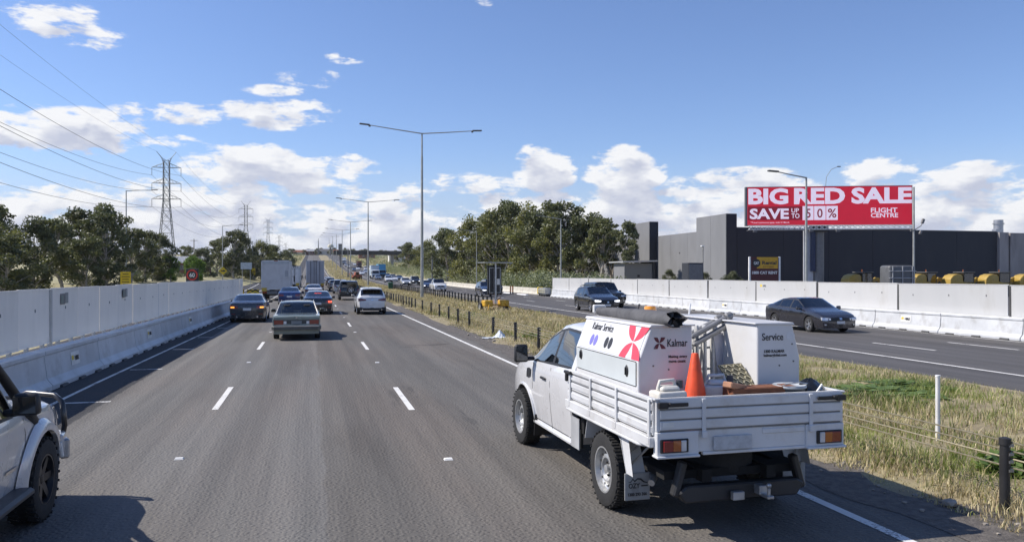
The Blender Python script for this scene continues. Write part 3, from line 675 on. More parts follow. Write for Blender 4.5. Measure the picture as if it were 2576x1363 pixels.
class Body:
    """car shell lofted through cross sections; y forward, x across, z up; origin on the ground in the middle"""
    def __init__(s, spec):
        s.s = spec; s.top = lerp_tab(spec['top']); s.belt = lerp_tab(spec['belt'])
        s.sill = spec.get('sill', .22); s.W = spec['W'] / 2; ys = [p[0] for p in spec['top']]
        s.y0, s.y1 = ys[0], ys[-1]; s.tumble = spec.get('tumble', .74)
        s.plan = spec.get('plan', (.10, .13)); s.planL = spec.get('planL', (.55, .8))
        s.bulge = spec.get('bulge', (.07, .12)); s.flare = spec.get('flare', .0)
        s.rear_arch = spec.get('rear_arch', True); s.hmax = max(s.top(p[0]) - s.belt(p[0]) for p in spec['top'])
    def width(s, y):
        w = s.W; a, b = s.plan; la, lb = s.planL
        t = max(0, 1 - (y - s.y0) / la); w *= 1 - a * t * t
        t = max(0, 1 - (s.y1 - y) / lb); w *= 1 - b * t * t
        return w
    def bottom(s, y):
        z = s.sill
        for k, yw in enumerate(s.s['axles']):
            if k == 0 and not s.rear_arch: continue
            ra = s.s['wr'] * 1.17 + s.s.get('arch', 0); d = abs(y - yw)
            if d < ra: z = max(z, s.s['wr'] * 1.0 + math.sqrt(ra * ra - d * d))
        return min(z, s.belt(y) - .10)
    def ring(s, y):
        w = s.width(y); zb = s.belt(y); zt = max(s.top(y), zb + .012); z0 = s.bottom(y); h = zb - s.sill
        def side(z):           # half width of the body side at height z
            t = max(0., min(1., (z - s.sill) / h))
            k = .945 + .055 * math.sin(min(1, t * 1.35) * math.pi / 2) - .035 * max(0, (t - .72) / .28) ** 2
            return w * k
        cab = max(0., min(1., (zt - zb - .02) / (s.hmax - .04)))      # 0 on the bonnet, 1 in the cabin
        wt = w * (.90 + (s.tumble - .90) * cab); wb = w * (.965 - .015 * cab)
        zs = [z0 + (zb - .02 - z0) * t for t in (0, .2, .42, .64, .84, 1)]
        pts = [(side(z), z) for z in zs]
        edge = min(.075, (zt - zb) * .5)
        za = zb + .004; zc = zt - edge
        pts += [(wb, za)]
        for t in (.07, .5, .93): pts.append((wb + (wt - wb) * (t ** 1.12), za + (zc - za) * t))
        pts += [(wt, zc), (wt * .93, zt - edge * .35), (wt * .72, zt - edge * .06), (wt * .38, zt), (0, zt + .004)]
        return pts
    def side_x(s, y, z):
        r_ = s.ring(y)
        for (x0, z0), (x1, z1) in zip(r_, r_[1:]):
            if z0 <= z <= z1: return x0 + (x1 - x0) * (z - z0) / max(1e-6, z1 - z0)
        return r_[0][0] if z < r_[0][1] else r_[-1][0]
    def end_y(s, x, z, front):
        ye = s.y1 if front else s.y0; r_ = s.ring(ye); w = max(.2, s.side_x(ye, max(z, r_[0][1] + .001)))
        sg = 1 if front else -1; bl = s.bulge[1 if front else 0]
        zt = s.top(ye); t = (z - s.sill) / max(.1, zt - s.sill)
        prf = s.s.get('nose' if front else 'tail', lambda t: -.05 * max(0, t - .6) ** 2 * 6)
        return ye + sg * (bl * (1 - min(1, abs(x) / w) ** 2.2) + prf(max(0, min(1, t))) * (1 - .0 * abs(x)))
    def build(s, root, paint_m, glass_m, frame_m=None, dark_low=None, detail=True):
        sp = s.s; st = set([s.y0, s.y1])
        for t_ in sp['top'] + sp['belt']: st.add(t_[0])
        wins = sp['windows']; ws = sp['screen']; rw = sp['rear']
        for a, b in wins: st.update((a, b))
        st.update(ws or ()); st.update(rw or ())
        ra = sp['wr'] * 1.17 + sp.get('arch', 0)
        for k, yw in enumerate(sp['axles']):
            if k == 0 and not s.rear_arch: continue
            for i in range(13): st.add(yw - ra * math.cos(math.pi * i / 12) * .9999)
        yy = s.y0
        while yy < s.y1: st.add(yy); yy += .22
        st = sorted(y for y in st if s.y0 - 1e-6 <= y <= s.y1 + 1e-6)
        ys = [st[0]]
        keep = set([round(v, 4) for v in [s.y0, s.y1] + [q for ab in wins for q in ab] + list(ws or ()) + list(rw or ())])
        for y in st[1:]:
            if y - ys[-1] > .025 or round(y, 4) in keep: ys.append(y)
        rings = [s.ring(y) for y in ys]; nr = len(rings[0])
        body = MB(); glass = {'windscreen': MB(), 'rear_window': MB(), 'side_window': {}}
        fr = frame_m or paint_m
        inside = lambda a, b, rg_: rg_ and a >= rg_[0] - 1e-4 and b <= rg_[1] + 1e-4
        for i in range(len(ys) - 1):
            a, b = ys[i], ys[i + 1]
            win = next((k for k, w_ in enumerate(wins) if inside(a, b, w_)), None)
            for sg in (-1, 1):
                for j in range(nr - 1):
                    q = [(sg * rings[i][j][0], a, rings[i][j][1]), (sg * rings[i + 1][j][0], b, rings[i + 1][j][1]), (sg * rings[i + 1][j + 1][0], b, rings[i + 1][j + 1][1]), (sg * rings[i][j + 1][0], a, rings[i][j + 1][1])]
                    if sg < 0: q = q[::-1]
                    if j in (7, 8) and win is not None:
                        glass['side_window'].setdefault((win, sg), MB()).add(q, [(0, 1, 2, 3)])
                    elif j in (10, 11, 12, 13) and inside(a, b, ws): glass['windscreen'].add(q, [(0, 1, 2, 3)])
                    elif j in (10, 11, 12, 13) and inside(a, b, rw): glass['rear_window'].add(q, [(0, 1, 2, 3)])
                    else:
                        mi = 0
                        if dark_low and rings[i][min(j + 1, nr - 1)][1] < dark_low and rings[i + 1][min(j + 1, nr - 1)][1] < dark_low + .25: mi = 1
                        if 6 <= j <= 9 and wins and a >= wins[0][0] - 1e-4 and b <= wins[-1][1] + 1e-4: mi = 2
                        body.add(q, [(0, 1, 2, 3)], mi)
        M = 10
        for front in (0, 1):
            r_ = rings[-1] if front else rings[0]; rows = []
            for x, z in r_[:-1]:
                rows.append([(x * (2 * k / M - 1), s.end_y(x * (2 * k / M - 1), z, front), z) for k in range(M + 1)])
            # join cap to shell
            ye = ys[-1] if front else ys[0]
            o = len(body.v); nM = M + 1
            body.v += [p for rw_ in rows for p in rw_]
            for i2 in range(len(rows) - 1):
                for k in range(M):
                    f = (o + i2 * nM + k, o + i2 * nM + k + 1, o + (i2 + 1) * nM + k + 1, o + (i2 + 1) * nM + k)
                    body.f.append(f if not front else f[::-1]); zt_ = rows[i2 + 1][0][2]
                    body.m.append(1 if dark_low and zt_ < dark_low + .12 else 0)
            # closing strip between shell edge and cap rim, and the lid over the top row
            for i2 in range(len(rows) - 1):
                for sg, k in ((-1, 0), (1, M)):
                    body.add([(sg * r_[i2][0], ye, r_[i2][1]), (sg * r_[i2 + 1][0], ye, r_[i2 + 1][1]), rows[i2 + 1][k], rows[i2][k]], [(0, 1, 2, 3)], 1 if dark_low and r_[i2 + 1][1] < dark_low + .12 else 0)
            top = rows[-1]
            edge = [(x_, ye, s.top(ye) + .0) for x_ in [p[0] for p in top]]
            for k in range(M): body.add([top[k], top[k + 1], edge[k + 1], edge[k]], [(0, 1, 2, 3)], 0)
        bo = body.build('body', [paint_m, M_black, fr], root, smooth=38)
        for nm in ('windscreen', 'rear_window'):
            if glass[nm].f: glass[nm].build(nm, glass_m, root, smooth=60)
        for (k, sg), gb in sorted(glass['side_window'].items()): gb.build('side_window', glass_m, root, smooth=60)
        # floor pan and dark wheel housings
        if not sp.get('pan', True): return bo
        u = MB(); w = s.W
        a0 = sorted(sp['axles'])
        r_ = sp['wr'] * 1.25
        lo = s.sill + .02
        u.lohi((-w * .88, s.y0 + .12, lo), (w * .88, a0[0] - r_, s.belt(s.y0 + .3) - .14))
        u.lohi((-w * .62, a0[0] - r_ - .01, lo + .02), (w * .62, a0[0] + r_ + .01, s.belt(a0[0]) - .2))
        u.lohi((-w * .9, a0[0] + r_, lo), (w * .9, a0[1] - r_, lo + .16))
        u.lohi((-w * .62, a0[1] - r_ - .01, lo + .02), (w * .62, a0[1] + r_ + .01, s.belt(a0[1]) - .16))
        u.lohi((-w * .80, a0[1] + r_, lo), (w * .80, s.y1 - .16, s.belt(s.y1 - .2) - .18))
        u.build('underbody', M_under, root)
        return bo
    def interior(s, root, rows=((.15, 2), (-.75, 3))):
        zb = s.belt(0); zt = s.top(-.1); w = s.W
        for yy, n in rows:
            b = MB()
            for k in range(2):
                x = w * .43 * (1 if k else -1)
                b.box((x, yy - .05, zb - .12), (.46, .14, .62), rot=(-.18, 0, 0)); b.box((x, yy - .12, min(zb + .30, zt - .22)), (.26, .10, .19)); b.box((x, yy + .2, zb - .42), (.48, .5, .14))
            b.build('seats', M_seat, root, bevel=.03)
        b = MB(); wsb = s.s['screen'][1] if s.s['screen'] else .9
        b.box((0, wsb - .25, zb - .12), (w * 1.7, .5, .2)); b.tube([(w * .42 + .18 * math.cos(a), wsb - .58 + .06 * math.sin(a), zb + .0 + .17 * math.sin(a)) for a in [i * math.pi / 8 for i in range(17)]], .016, 6)
        b.build('dashboard', M_black, root)
    def end_patch(s, root, name, mat, cols, front, eps=.010, both=True):
        """a lamp, plate or grille lying on the nose or tail: columns of (x, z_low, z_high)"""
        for sg in ((-1, 1) if both else (1,)):
            b = MB(); rows = []; sgn = 1 if front else -1
            for off in (eps, -.03):
                rows.append([[(sg * x, s.end_y(sg * x, z0 + (z1 - z0) * k / 3, front) + sgn * off, z0 + (z1 - z0) * k / 3) for k in range(4)] for x, z0, z1 in cols])
            b.grid(rows[0]); n = len(cols)
            out = [rows[0][i][0] for i in range(n)] + [rows[0][n - 1][k] for k in range(1, 4)] + [rows[0][i][3] for i in range(n - 2, -1, -1)] + [rows[0][0][k] for k in (2, 1)]
            inn = [rows[1][i][0] for i in range(n)] + [rows[1][n - 1][k] for k in range(1, 4)] + [rows[1][i][3] for i in range(n - 2, -1, -1)] + [rows[1][0][k] for k in (2, 1)]
            m_ = len(out); b.add(out + inn, [(i, (i + 1) % m_, m_ + (i + 1) % m_, m_ + i) for i in range(m_)])
            b.build(name, mat, root, smooth=35)
    def side_patch(s, root, name, mat, rows_, sg, eps=.006):
        """something lying on the body side: rows of (y, z_low, z_high)"""
        b = MB(); b.grid([[(sg * (s.side_x(y, z0 + (z1 - z0) * k / 4) + eps), y, z0 + (z1 - z0) * k / 4) for k in range(5)] for y, z0, z1 in rows_])
        return b.build(name, mat, root)
    def seam(s, root, y, z0, z1, sg, w=.006):
        return s.side_patch(root, 'door_gap', M_seam, [(y - w, z0, z1), (y + w, z0, z1)], sg, .0025)
    def mirror(s, root, y, mat, z=None, size=(.20, .11, .15)):
        z = z or s.belt(y) + .07
        for sg in (-1, 1):
            x = s.side_x(y, s.belt(y)); b = MB()
            b.box((sg * (x + .03 + size[0] / 2), y, z), size, taper=(.9, .7)); b.box((sg * (x + .0), y + .01, z - .05), (.12, .07, .05))
            m = b.build('mirror', mat, root, bevel=.025, bseg=2, smooth=50)
            b = MB(); b.box((sg * (x + .03 + size[0] / 2), y - size[1] / 2 - .004, z), (size[0] * .82, .006, size[2] * .7)); b.build('mirror_glass', M_glass_far, m)
    def handle(s, root, y, z, mat, L=.18):
        for sg in (-1, 1):
            x = s.side_x(y, z); b = MB(); b.box((sg * (x + .018), y, z), (.03, L, .035)); b.build('door_handle', mat, root, bevel=.012)

# body shapes: (y, z) tables run from tail to nose
def shp(kind):
    if kind == 'sedan':
        return dict(L=4.7, W=1.83, wr=.325, axles=(-1.40, 1.38), sill=.20, top=[(-2.32, .98), (-2.1, 1.07), (-1.72, 1.10), (-1.0, 1.38), (-.62, 1.425), (-.1, 1.44), (.22, 1.42), (.98, 1.02), (1.2, .97), (1.8, .86), (2.15, .75), (2.30, .66)],
                    belt=[(-2.32, .95), (-2.0, 1.02), (-1.2, .995), (0, .95), (1.0, .91), (1.7, .83), (2.1, .73), (2.30, .64)], windows=[(-1.42, -1.02), (-.98, -.16), (-.08, .78)], screen=(.22, .98), rear=(-1.72, -.9), tumble=.70)
    if kind == 'hatch':
        return dict(L=4.2, W=1.76, wr=.315, axles=(-1.30, 1.28), sill=.20, top=[(-2.0, 1.0), (-1.9, 1.12), (-1.55, 1.40), (-1.1, 1.475), (-.4, 1.50), (.15, 1.48), (.95, 1.06), (1.2, 1.0), (1.75, .86), (2.02, .70)],
                    belt=[(-2.0, .97), (-1.5, .99), (0, .95), (1.0, .93), (1.6, .84), (2.02, .68)], windows=[(-1.45, -1.05), (-.98, -.2), (-.12, .75)], screen=(.15, .95), rear=(-1.9, -1.5), tumble=.74)
    if kind == 'suv':
        return dict(L=4.5, W=1.85, wr=.36, axles=(-1.37, 1.37), sill=.26, top=[(-2.2, 1.08), (-2.12, 1.2), (-1.75, 1.54), (-1.45, 1.62), (-.5, 1.66), (.2, 1.63), (.98, 1.17), (1.25, 1.10), (1.85, .98), (2.18, .82)],
                    belt=[(-2.2, 1.06), (-1.5, 1.08), (0, 1.04), (1.0, 1.02), (1.7, .95), (2.18, .80)], windows=[(-1.62, -1.1), (-1.03, -.2), (-.12, .8)], screen=(.2, .98), rear=(-2.12, -1.68), tumble=.76, planL=(.5, .7))
    if kind == '4wd':
        return dict(L=4.8, W=1.92, wr=.39, axles=(-1.40, 1.42), sill=.36, top=[(-2.35, 1.12), (-2.33, 1.25), (-2.22, 1.80), (-1.9, 1.86), (-.6, 1.89), (.30, 1.86), (.95, 1.30), (1.2, 1.24), (2.0, 1.14), (2.30, 1.0)],
                    belt=[(-2.35, 1.10), (-1.5, 1.16), (0, 1.14), (1.0, 1.13), (1.8, 1.10), (2.30, .96)], windows=[(-2.0, -1.2), (-1.1, -.2), (-.1, .78)], screen=(.30, .95), rear=None, tumble=.82, plan=(.04, .08), planL=(.3, .5), arch=.03)
    if kind == 'ute':
        return dict(L=5.2, W=1.86, wr=.37, axles=(-1.60, 1.60), sill=.34, top=[(-2.55, 1.12), (-1.0, 1.14), (-.86, 1.72), (-.3, 1.80), (.45, 1.78), (1.15, 1.24), (1.4, 1.18), (2.2, 1.08), (2.5, .92)],
                    belt=[(-2.55, 1.10), (-1.0, 1.10), (0, 1.08), (1.2, 1.08), (2.0, 1.02), (2.5, .88)], windows=[(-.75, -.1), (0, .9)], screen=(.45, 1.15), rear=(-1.0, -.84), tumble=.78, plan=(.04, .08), planL=(.3, .5))
    if kind == 'van':
        return dict(L=5.2, W=1.95, wr=.34, axles=(-1.5, 1.65), sill=.28, top=[(-2.55, 1.2), (-2.5, 1.95), (-2.2, 2.05), (.7, 2.05), (1.0, 1.95), (1.85, 1.28), (2.3, 1.05), (2.5, .85)],
                    belt=[(-2.55, 1.18), (0, 1.16), (1.5, 1.12), (2.2, 1.0), (2.5, .82)], windows=[(.5, 1.4)], screen=(1.0, 1.85), rear=None, tumble=.86, plan=(.03, .10), planL=(.3, .5))
    if kind == 'classic':
        return dict(L=4.72, W=1.76, wr=.31, axles=(-1.36, 1.40), sill=.24, top=[(-2.36, .88), (-2.3, .93), (-1.25, .97), (-.72, 1.36), (-.5, 1.41), (.2, 1.42), (.42, 1.39), (1.05, .99), (1.3, .96), (2.25, .86), (2.36, .80)],
                    belt=[(-2.36, .86), (-2.3, .905), (-1.2, .925), (1.0, .92), (2.25, .84), (2.36, .78)], windows=[(-1.08, -.45), (-.40, .36), (.36, .9)] if False else [(-1.0, -.32), (-.26, .8)], screen=(.42, 1.05), rear=(-1.25, -.66), tumble=.75, plan=(.03, .04), planL=(.25, .3), bulge=(.03, .04), tail=lambda t: .02 * (t < .5))
CAR_CACHE = {}
FAR_PAINT = {'white': (.64, .65, .66), 'silver': (.45, .46, .47), 'black': (.012, .012, .014), 'grey': (.10, .105, .11), 'dark': (.022, .024, .028), 'blue': (.035, .07, .20), 'navy': (.014, .022, .055), 'brown': (.14, .06, .035), 'red': (.35, .02, .02), 'green': (.16, .20, .165)}
def simple_car(kind, colour, label, x, y, facing, lights=False, group=None, name=None, dist='mid'):
    """a passing car: +1 drives away from us, -1 comes towards us"""
    key = (kind, colour, lights, dist)
    if key not in CAR_CACHE:
        root = thing(name or {'sedan': 'sedan', 'hatch': 'hatchback', 'suv': 'suv_car', '4wd': 'four_wheel_drive', 'ute': 'pickup_truck', 'van': 'van'}[kind], label, {'sedan': 'car', 'hatch': 'car', 'suv': 'car', '4wd': 'car', 'ute': 'pickup', 'van': 'van'}[kind])
        B = Body(shp(kind)); sp = B.s
        B.build(root, paint(colour, FAR_PAINT[colour], .3 if colour in ('silver', 'grey', 'blue') else 0.), M_glass_far, dark_low=sp['sill'] + .22 if kind in ('suv', '4wd') else None)
        add_wheels(root, B.W - .115, sp['axles'], sp['wr'], .21, 'far', M_alloy)
        zl = B.belt(B.y0); zf = B.belt(B.y1); w = B.W
        B.end_patch(root, 'tail_light', M_tail, [(w * .58, zl - .22, zl - .06), (w * .80, zl - .22, zl - .04), (w * .86, zl - .2, zl - .04)], 0)
        B.end_patch(root, 'headlight', M_head_on if lights else M_head, [(w * .50, zf - .10, zf - .02), (w * .72, zf - .13, zf + .0), (w * .82, zf - .12, zf + .0)], 1)
        B.end_patch(root, 'grille', M_black, [(-w * .42, zf - .17, zf - .05), (0, zf - .17, zf - .05), (w * .42, zf - .17, zf - .05)], 1, both=False)
        B.end_patch(root, 'lower_grille', M_black, [(-w * .6, .26 + sp['sill'] - .2, .40 + sp['sill'] - .2), (0, .26 + sp['sill'] - .2, .42 + sp['sill'] - .2), (w * .6, .26 + sp['sill'] - .2, .40 + sp['sill'] - .2)], 1, both=False)
        for f_, z in ((0, max(.42, zl - .40)), (1, .48)):
            B.end_patch(root, 'number_plate', M_plate, [(-.19, z, z + .11), (.19, z, z + .11)], f_, .02, both=False)
        B.mirror(root, sp['screen'][1] - .18, MATS['paint_' + colour])
        CAR_CACHE[key] = root; o = root
    else:
        o = copy_tree(CAR_CACHE[key]); tag(o, label)
    g_ = prof(y); slope = math.atan((prof(y + 2) - prof(y - 2)) / 4)
    o.location = (x, y, g_); o.rotation_euler = (slope * facing, 0, 0 if facing > 0 else math.pi)
    o['group'] = group or ('cars ahead in our lanes' if facing > 0 else 'oncoming traffic')
    return o
# ---------------------------------------------------------------- the white service ute in the fast lane
M_white = paint('service_white', (.64, .645, .65), 0., .35)
M_tray = pbr('tray_white', (.64, .65, .655), .45, var=.05, scale=2, coat=.2, dirt=((.34, .30, .25), .35, 2.4))
M_tray_floor = pbr('tray_floor', (.30, .30, .30), .6, metal=.3, var=.3, dirt=((.1, .08, .06), .6, 3))
M_box = pbr('toolbox_white', (.66, .665, .67), .4, var=.03, scale=2, coat=.3, dirt=((.5, .46, .36), .22, 1.8))
M_boxlow = pbr('toolbox_pale_panel', (.58, .62, .62), .4, var=.04, scale=2, coat=.3)
M_kred = pbr('emblem_red', (.72, .055, .085), .4)
M_kdark = pbr('emblem_maroon', (.12, .018, .03), .4)
M_violet = pbr('emblem_violet', (.20, .18, .55), .4)
M_galv = pbr('galvanised', (.42, .43, .44), .4, metal=.7, var=.2, scale=8)
def basis(origin, xa, ya):
    xa = Vector(xa).normalized(); ya = Vector(ya).normalized(); za = xa.cross(ya).normalized(); ya = za.cross(xa)
    M = Matrix((xa, ya, za)).transposed().to_4x4(); M.translation = Vector(origin); return M
def flat(parent, name, polys, mat, M, th=.003):
    b = MB()
    for p in polys: b.prism(p, 'z', 0, th)
    o = b.build(name, mat, parent); o.matrix_local = M; return o
def letters(parent, body, mat, M, bold=0., **kw):
    o = lettering(parent, body, .1, mat, (0, 0, 0), (0, 0, 0), bold=bold, extrude=.0015, **kw); o.matrix_local = M @ Matrix.Translation((0, 0, .002)); return o
def petals(w, h, curve=True):
    def arc(a, b, c, n=6):   # quadratic curve a->c with control b
        return [((1 - t) ** 2 * a[0] + 2 * t * (1 - t) * b[0] + t * t * c[0], (1 - t) ** 2 * a[1] + 2 * t * (1 - t) * b[1] + t * t * c[1]) for t in [i / n for i in range(n + 1)]]
    P = []
    P.append(arc((.02, 1), (.08, .66), (.40, .53)) + arc((.455, .53), (.45, .78), (.32, 1)))          # upper left blade
    P.append(arc((.62, 1), (.57, .72), (.475, .53)) + arc((.53, .53), (.88, .62), (1., 1)))          # upper right blade
    P.append(arc((.40, .47), (.08, .40), (0, 0)) + arc((.32, 0), (.43, .25), (.455, .47)))           # lower left blade
    P.append(arc((.475, .47), (.55, .28), (.66, 0)) + arc((1.04, 0), (.92, .36), (.53, .47)))        # lower right blade
    return [[((x - .5) * w, (y - .5) * h) for x, y in p] for p in P]

UX, UY = 3.975, 9.65
ute = thing('service_ute', 'white service ute with tool boxes and a loaded drop-side tray in the fast lane', 'ute', (UX, UY, 0), R(1.0))
spec = dict(W=1.88, wr=.395, axles=(-1.65, 1.65), sill=.40, pan=False, arch=.02,
            top=[(-.45, 1.79), (-.25, 1.835), (.25, 1.85), (.52, 1.81), (.95, 1.65), (1.56, 1.285), (1.68, 1.25), (2.3, 1.15), (2.58, 1.0)],
            belt=[(-.45, 1.30), (.6, 1.265), (1.56, 1.235), (2.2, 1.09), (2.58, .95)], windows=[(-.33, .36), (.44, 1.36)], screen=(.52, 1.56), rear=None,
            tumble=.76, plan=(.01, .13), planL=(.2, .9), bulge=(.01, .12))
B = Body(spec); B.build(ute, M_white, glass_mat('ute_glass', (.12, .135, .14), 1.), frame_m=M_black)
add_wheels(ute, .885, (-1.65, 1.65), .395, .25, 'steel', M_steelrim)
for sg in (-1, 1):
    B.seam(ute, 1.20, .86, 1.22, sg); B.seam(ute, .41, .44, 1.24, sg); B.seam(ute, -.40, .46, 1.26, sg)
    B.side_patch(ute, 'door_gap', M_seam, [(y, .455, .467) for y in (-.40, .0, .41, .8, 1.14)], sg, .003)
    # fender vent, arch lip, sill step, mud flap behind the front wheel
    B.side_patch(ute, 'fender_vent', M_black, [(1.27, 1.03, 1.13), (1.36, 1.0, 1.14), (1.46, 1.0, 1.12)], sg, .012)
    b = MB(); pts = []
    for i in range(15):
        a = math.pi * (.02 + .96 * i / 14); ra = .395 * 1.17 + .02; y = 1.65 - ra * math.cos(a); z = .395 + ra * math.sin(a); pts.append((sg * (B.side_x(min(y, 2.5), z + .02) + .004), y, z))
    b.tube(pts, .02, 6); b.build('arch_lip', M_white, ute, smooth=60)
    b = MB(); b.prism([(.55, .40), (1.18, .40), (1.2, .47), (.5, .47)] if False else [(-.40, .385), (1.17, .385), (1.17, .43), (-.40, .43)], 'x', sg * .84, sg * .93); b.build('sill', M_white, ute, bevel=.012)
    b = MB(); b.box((sg * .80, 1.13, .36), (.26, .02, .30), rot=(.12, 0, 0)); b.build('mud_flap', M_black, ute)
B.handle(ute, .66, 1.075, M_black, .20)
for sg in (-1, 1):
    b = MB(); b.box((sg * 1.10, 1.22, 1.36), (.20, .10, .25), taper=(.92, .8)); b.box((sg * .97, 1.23, 1.28), (.16, .06, .06))
    m = b.build('mirror', M_black, ute, bevel=.03, bseg=2, smooth=50)
    b = MB(); b.box((sg * 1.10, 1.166, 1.36), (.165, .006, .20)); b.build('mirror_glass', M_glass_far, m, bevel=.01)
B.interior(ute, rows=((.42, 2), (-.2, 2)))
b = MB(); b.lohi((-.8, .5, .42), (.8, 2.35, .62)); b.lohi((-.55, 1.1, .6), (.55, 2.4, 1.0)); b.lohi((-.40, -2.7, .48), (-.30, .6, .60)); b.lohi((.30, -2.7, .48), (.40, .6, .60)); b.tube([(-.85, -1.65, .40), (.85, -1.65, .40)], .06, 8); b.tube([(-.85, 1.65, .40), (.85, 1.65, .40)], .05, 8)
b.lohi((-.82, -.44, .44), (.82, .6, .60)); b.lohi((-.5, -1.3, .42), (-.1, -.4, .6)); b.build('chassis', M_under, ute)
b = MB(); b.lathe([(.12, -.2), (.16, 0), (.12, .2)], 12, 'x', (0, -1.65, .40)); b.tube([(-.55, -2.4, .56), (-.55, -1.2, .60)], .03, 6); b.tube([(.55, -2.4, .56), (.55, -1.2, .60)], .03, 6); b.build('rear_axle', M_under, ute, smooth=50)
# ---- tray
TX = .99; TY0, TY1 = -2.92, -.52; TF = .985; TT = 1.335
b = MB(); b.lohi((-TX, TY0 + .05, TF - .05), (TX, TY1, TF)); b.build('tray_floor', M_tray_floor, ute)
b = MB()
for y in (-2.6, -2.1, -1.2, -.8): b.lohi((-.98, y - .03, .86), (.98, y + .03, TF - .052))
b.build('tray_bearers', M_galv, ute)
for sg in (-1, 1):
    b = MB(); x = sg * TX
    b.lohi((x - .015, TY0 + .03, TF + .012), (x + .015, TY1, TT - .03)); b.lohi((x - .024, TY0 + .03, TT - .035), (x + .024, TY1, TT))
    for zz in (TF + .06, TF + .175, TF + .265): b.lohi((x + sg * .015, TY0 + .04, zz - .030), (x + sg * .024, TY1 - .01, zz + .030))
    side = b.build('side_gate', M_tray, ute, bevel=.004)
    for zz in (TF + .118, TF + .220, TF + .302):
        b = MB(); b.lohi((x + sg * .0155, TY0 + .05, zz - .007), (x + sg * .019, TY1 - .02, zz + .007)); b.build('plank_gap_shade', M_ink_grey, side)  # dark strips: shadow between planks and under the top rail, put in as colour
    for y in (-.64, -1.32, -2.06, -2.84):
        b = MB(); b.lohi((x + sg * .02, y - .022, TF - .06), (x + sg * .040, y + .022, TT - .01)); b.box((x + sg * .04, y, TF - .04), (.03, .075, .07)); b.build('gate_strap', M_tray, side, bevel=.004)
    b = MB(); b.box((x + sg * .045, -.60, TT - .03), (.035, .20, .035)); b.box((x + sg * .045, -.56, TT - .09), (.03, .05, .10)); b.build('latch', M_black, side, bevel=.006)
    b = MB(); b.lohi((x - .05, TY0 + .03, TF - .10), (x + .018, TY1, TF - .005)); b.build('tray_rail', M_tray, ute, bevel=.006)
    b = MB(); b.tube([(x + sg * .0, TY1 + .02, .885), (x + sg * .035, TY1 - .05, .87), (x + sg * .035, TY0 + .30, .87), (x + sg * .0, TY0 + .18, .88)], .019, 10)
    for y in (-.9, -1.7, -2.4): b.lohi((x - .01 + sg * .01, y - .012, .87), (x + .01 + sg * .01, y + .012, .94))
    b.build('rope_rail', M_tray, ute, smooth=50)
    # rear mudguard: a bent sheet standing over the wheel, with its struts and printed flap
    g = MB(); pr = [(-1.10, .62), (-1.18, .86), (-1.42, .915), (-1.90, .915), (-2.12, .80), (-2.27, .50)]
    for (y0_, z0_), (y1_, z1_) in zip(pr, pr[1:]):
        n_ = Vector((0, z1_ - z0_, -(y1_ - y0_))).normalized() * .006
        g.add([(sg * .80, y0_, z0_), (sg * 1.00, y0_, z0_), (sg * 1.00, y1_, z1_), (sg * .80, y1_, z1_)] + [(sg * .80, y0_ + n_.y, z0_ + n_.z), (sg * 1.00, y0_ + n_.y, z0_ + n_.z), (sg * 1.00, y1_ + n_.y, z1_ + n_.z), (sg * .80, y1_ + n_.y, z1_ + n_.z)], [(0, 1, 2, 3), (4, 7, 6, 5), (0, 4, 5, 1), (1, 5, 6, 2), (2, 6, 7, 3), (3, 7, 4, 0)])
    gd = g.build('mudguard', M_tray if sg else M_tray, ute)
    g = MB(); g.add([(sg * .995, -2.14, .80), (sg * .995, -2.27, .50), (sg * .995, -2.42, .50), (sg * .995, -2.30, .90), (sg * .995, -2.05, .90)], [(0, 1, 2, 3, 4)]); g.build('mudguard_skirt', M_tray, gd)
    g = MB(); g.tube([(sg * .93, -2.20, .70), (sg * .86, -2.55, .90)], .012, 6); g.tube([(sg * .93, -2.24, .58), (sg * .80, -2.5, .86)], .012, 6); g.build('strut', M_galv, gd)
    g = MB(); g.box((sg * .89, -2.285, .37), (.27, .014, .27)); fl = g.build('mud_flap', pbr('flap_grey', (.32, .33, .33), .6, var=.15, dirt=((.12, .11, .10), .5, 6)), gd, bevel=.004)
    if sg < 0:
        Mf = basis((-.89, -2.293, .37), (1, 0, 0), (0, 0, 1))
        letters(fl, 'OZY', M_ink, Mf @ Matrix.Translation((-.035, .01, 0)), .002, width=.12, height=.05)
        flat(fl, 'flap_emblem', [[(-.10, .045), (-.07, .055), (-.05, .085), (-.03, .06), (.0, .085), (.04, .08), (.07, .05), (.11, .035), (.11, .028), (.06, .04), (.03, .065), (.0, .07), (-.03, .045), (-.05, .07), (-.07, .045)]], M_ink, Mf)
        flat(fl, 'flap_emblem', [[(.04, .0), (.11, .0), (.11, .012), (.04, .012)]], M_ink, Mf)
        letters(fl, '1300 293 366', M_ink, Mf @ Matrix.Translation((0, -.075, 0)), .003, width=.20, height=.032)
    b = MB(); b.box((sg * .93, -.62, .66), (.05, .20, .40)); b.tube([(sg * .90, -.86, .62), (sg * .90, -.86, .84)], .05, 8); b.tube([(sg * .9, -.8, .86), (sg * .88, -1.0, .70), (sg * .86, -.72, .6)], .014, 6); b.box((sg * .94, -.76, .55), (.03, .16, .22)); b.build('tray_bracket', M_under, ute)
    b = MB(); b.box((sg * .965, -.68, .60), (.012, .28, .36)); b.build('stone_guard', pbr('guard_grey', (.38, .39, .40), .5), ute)
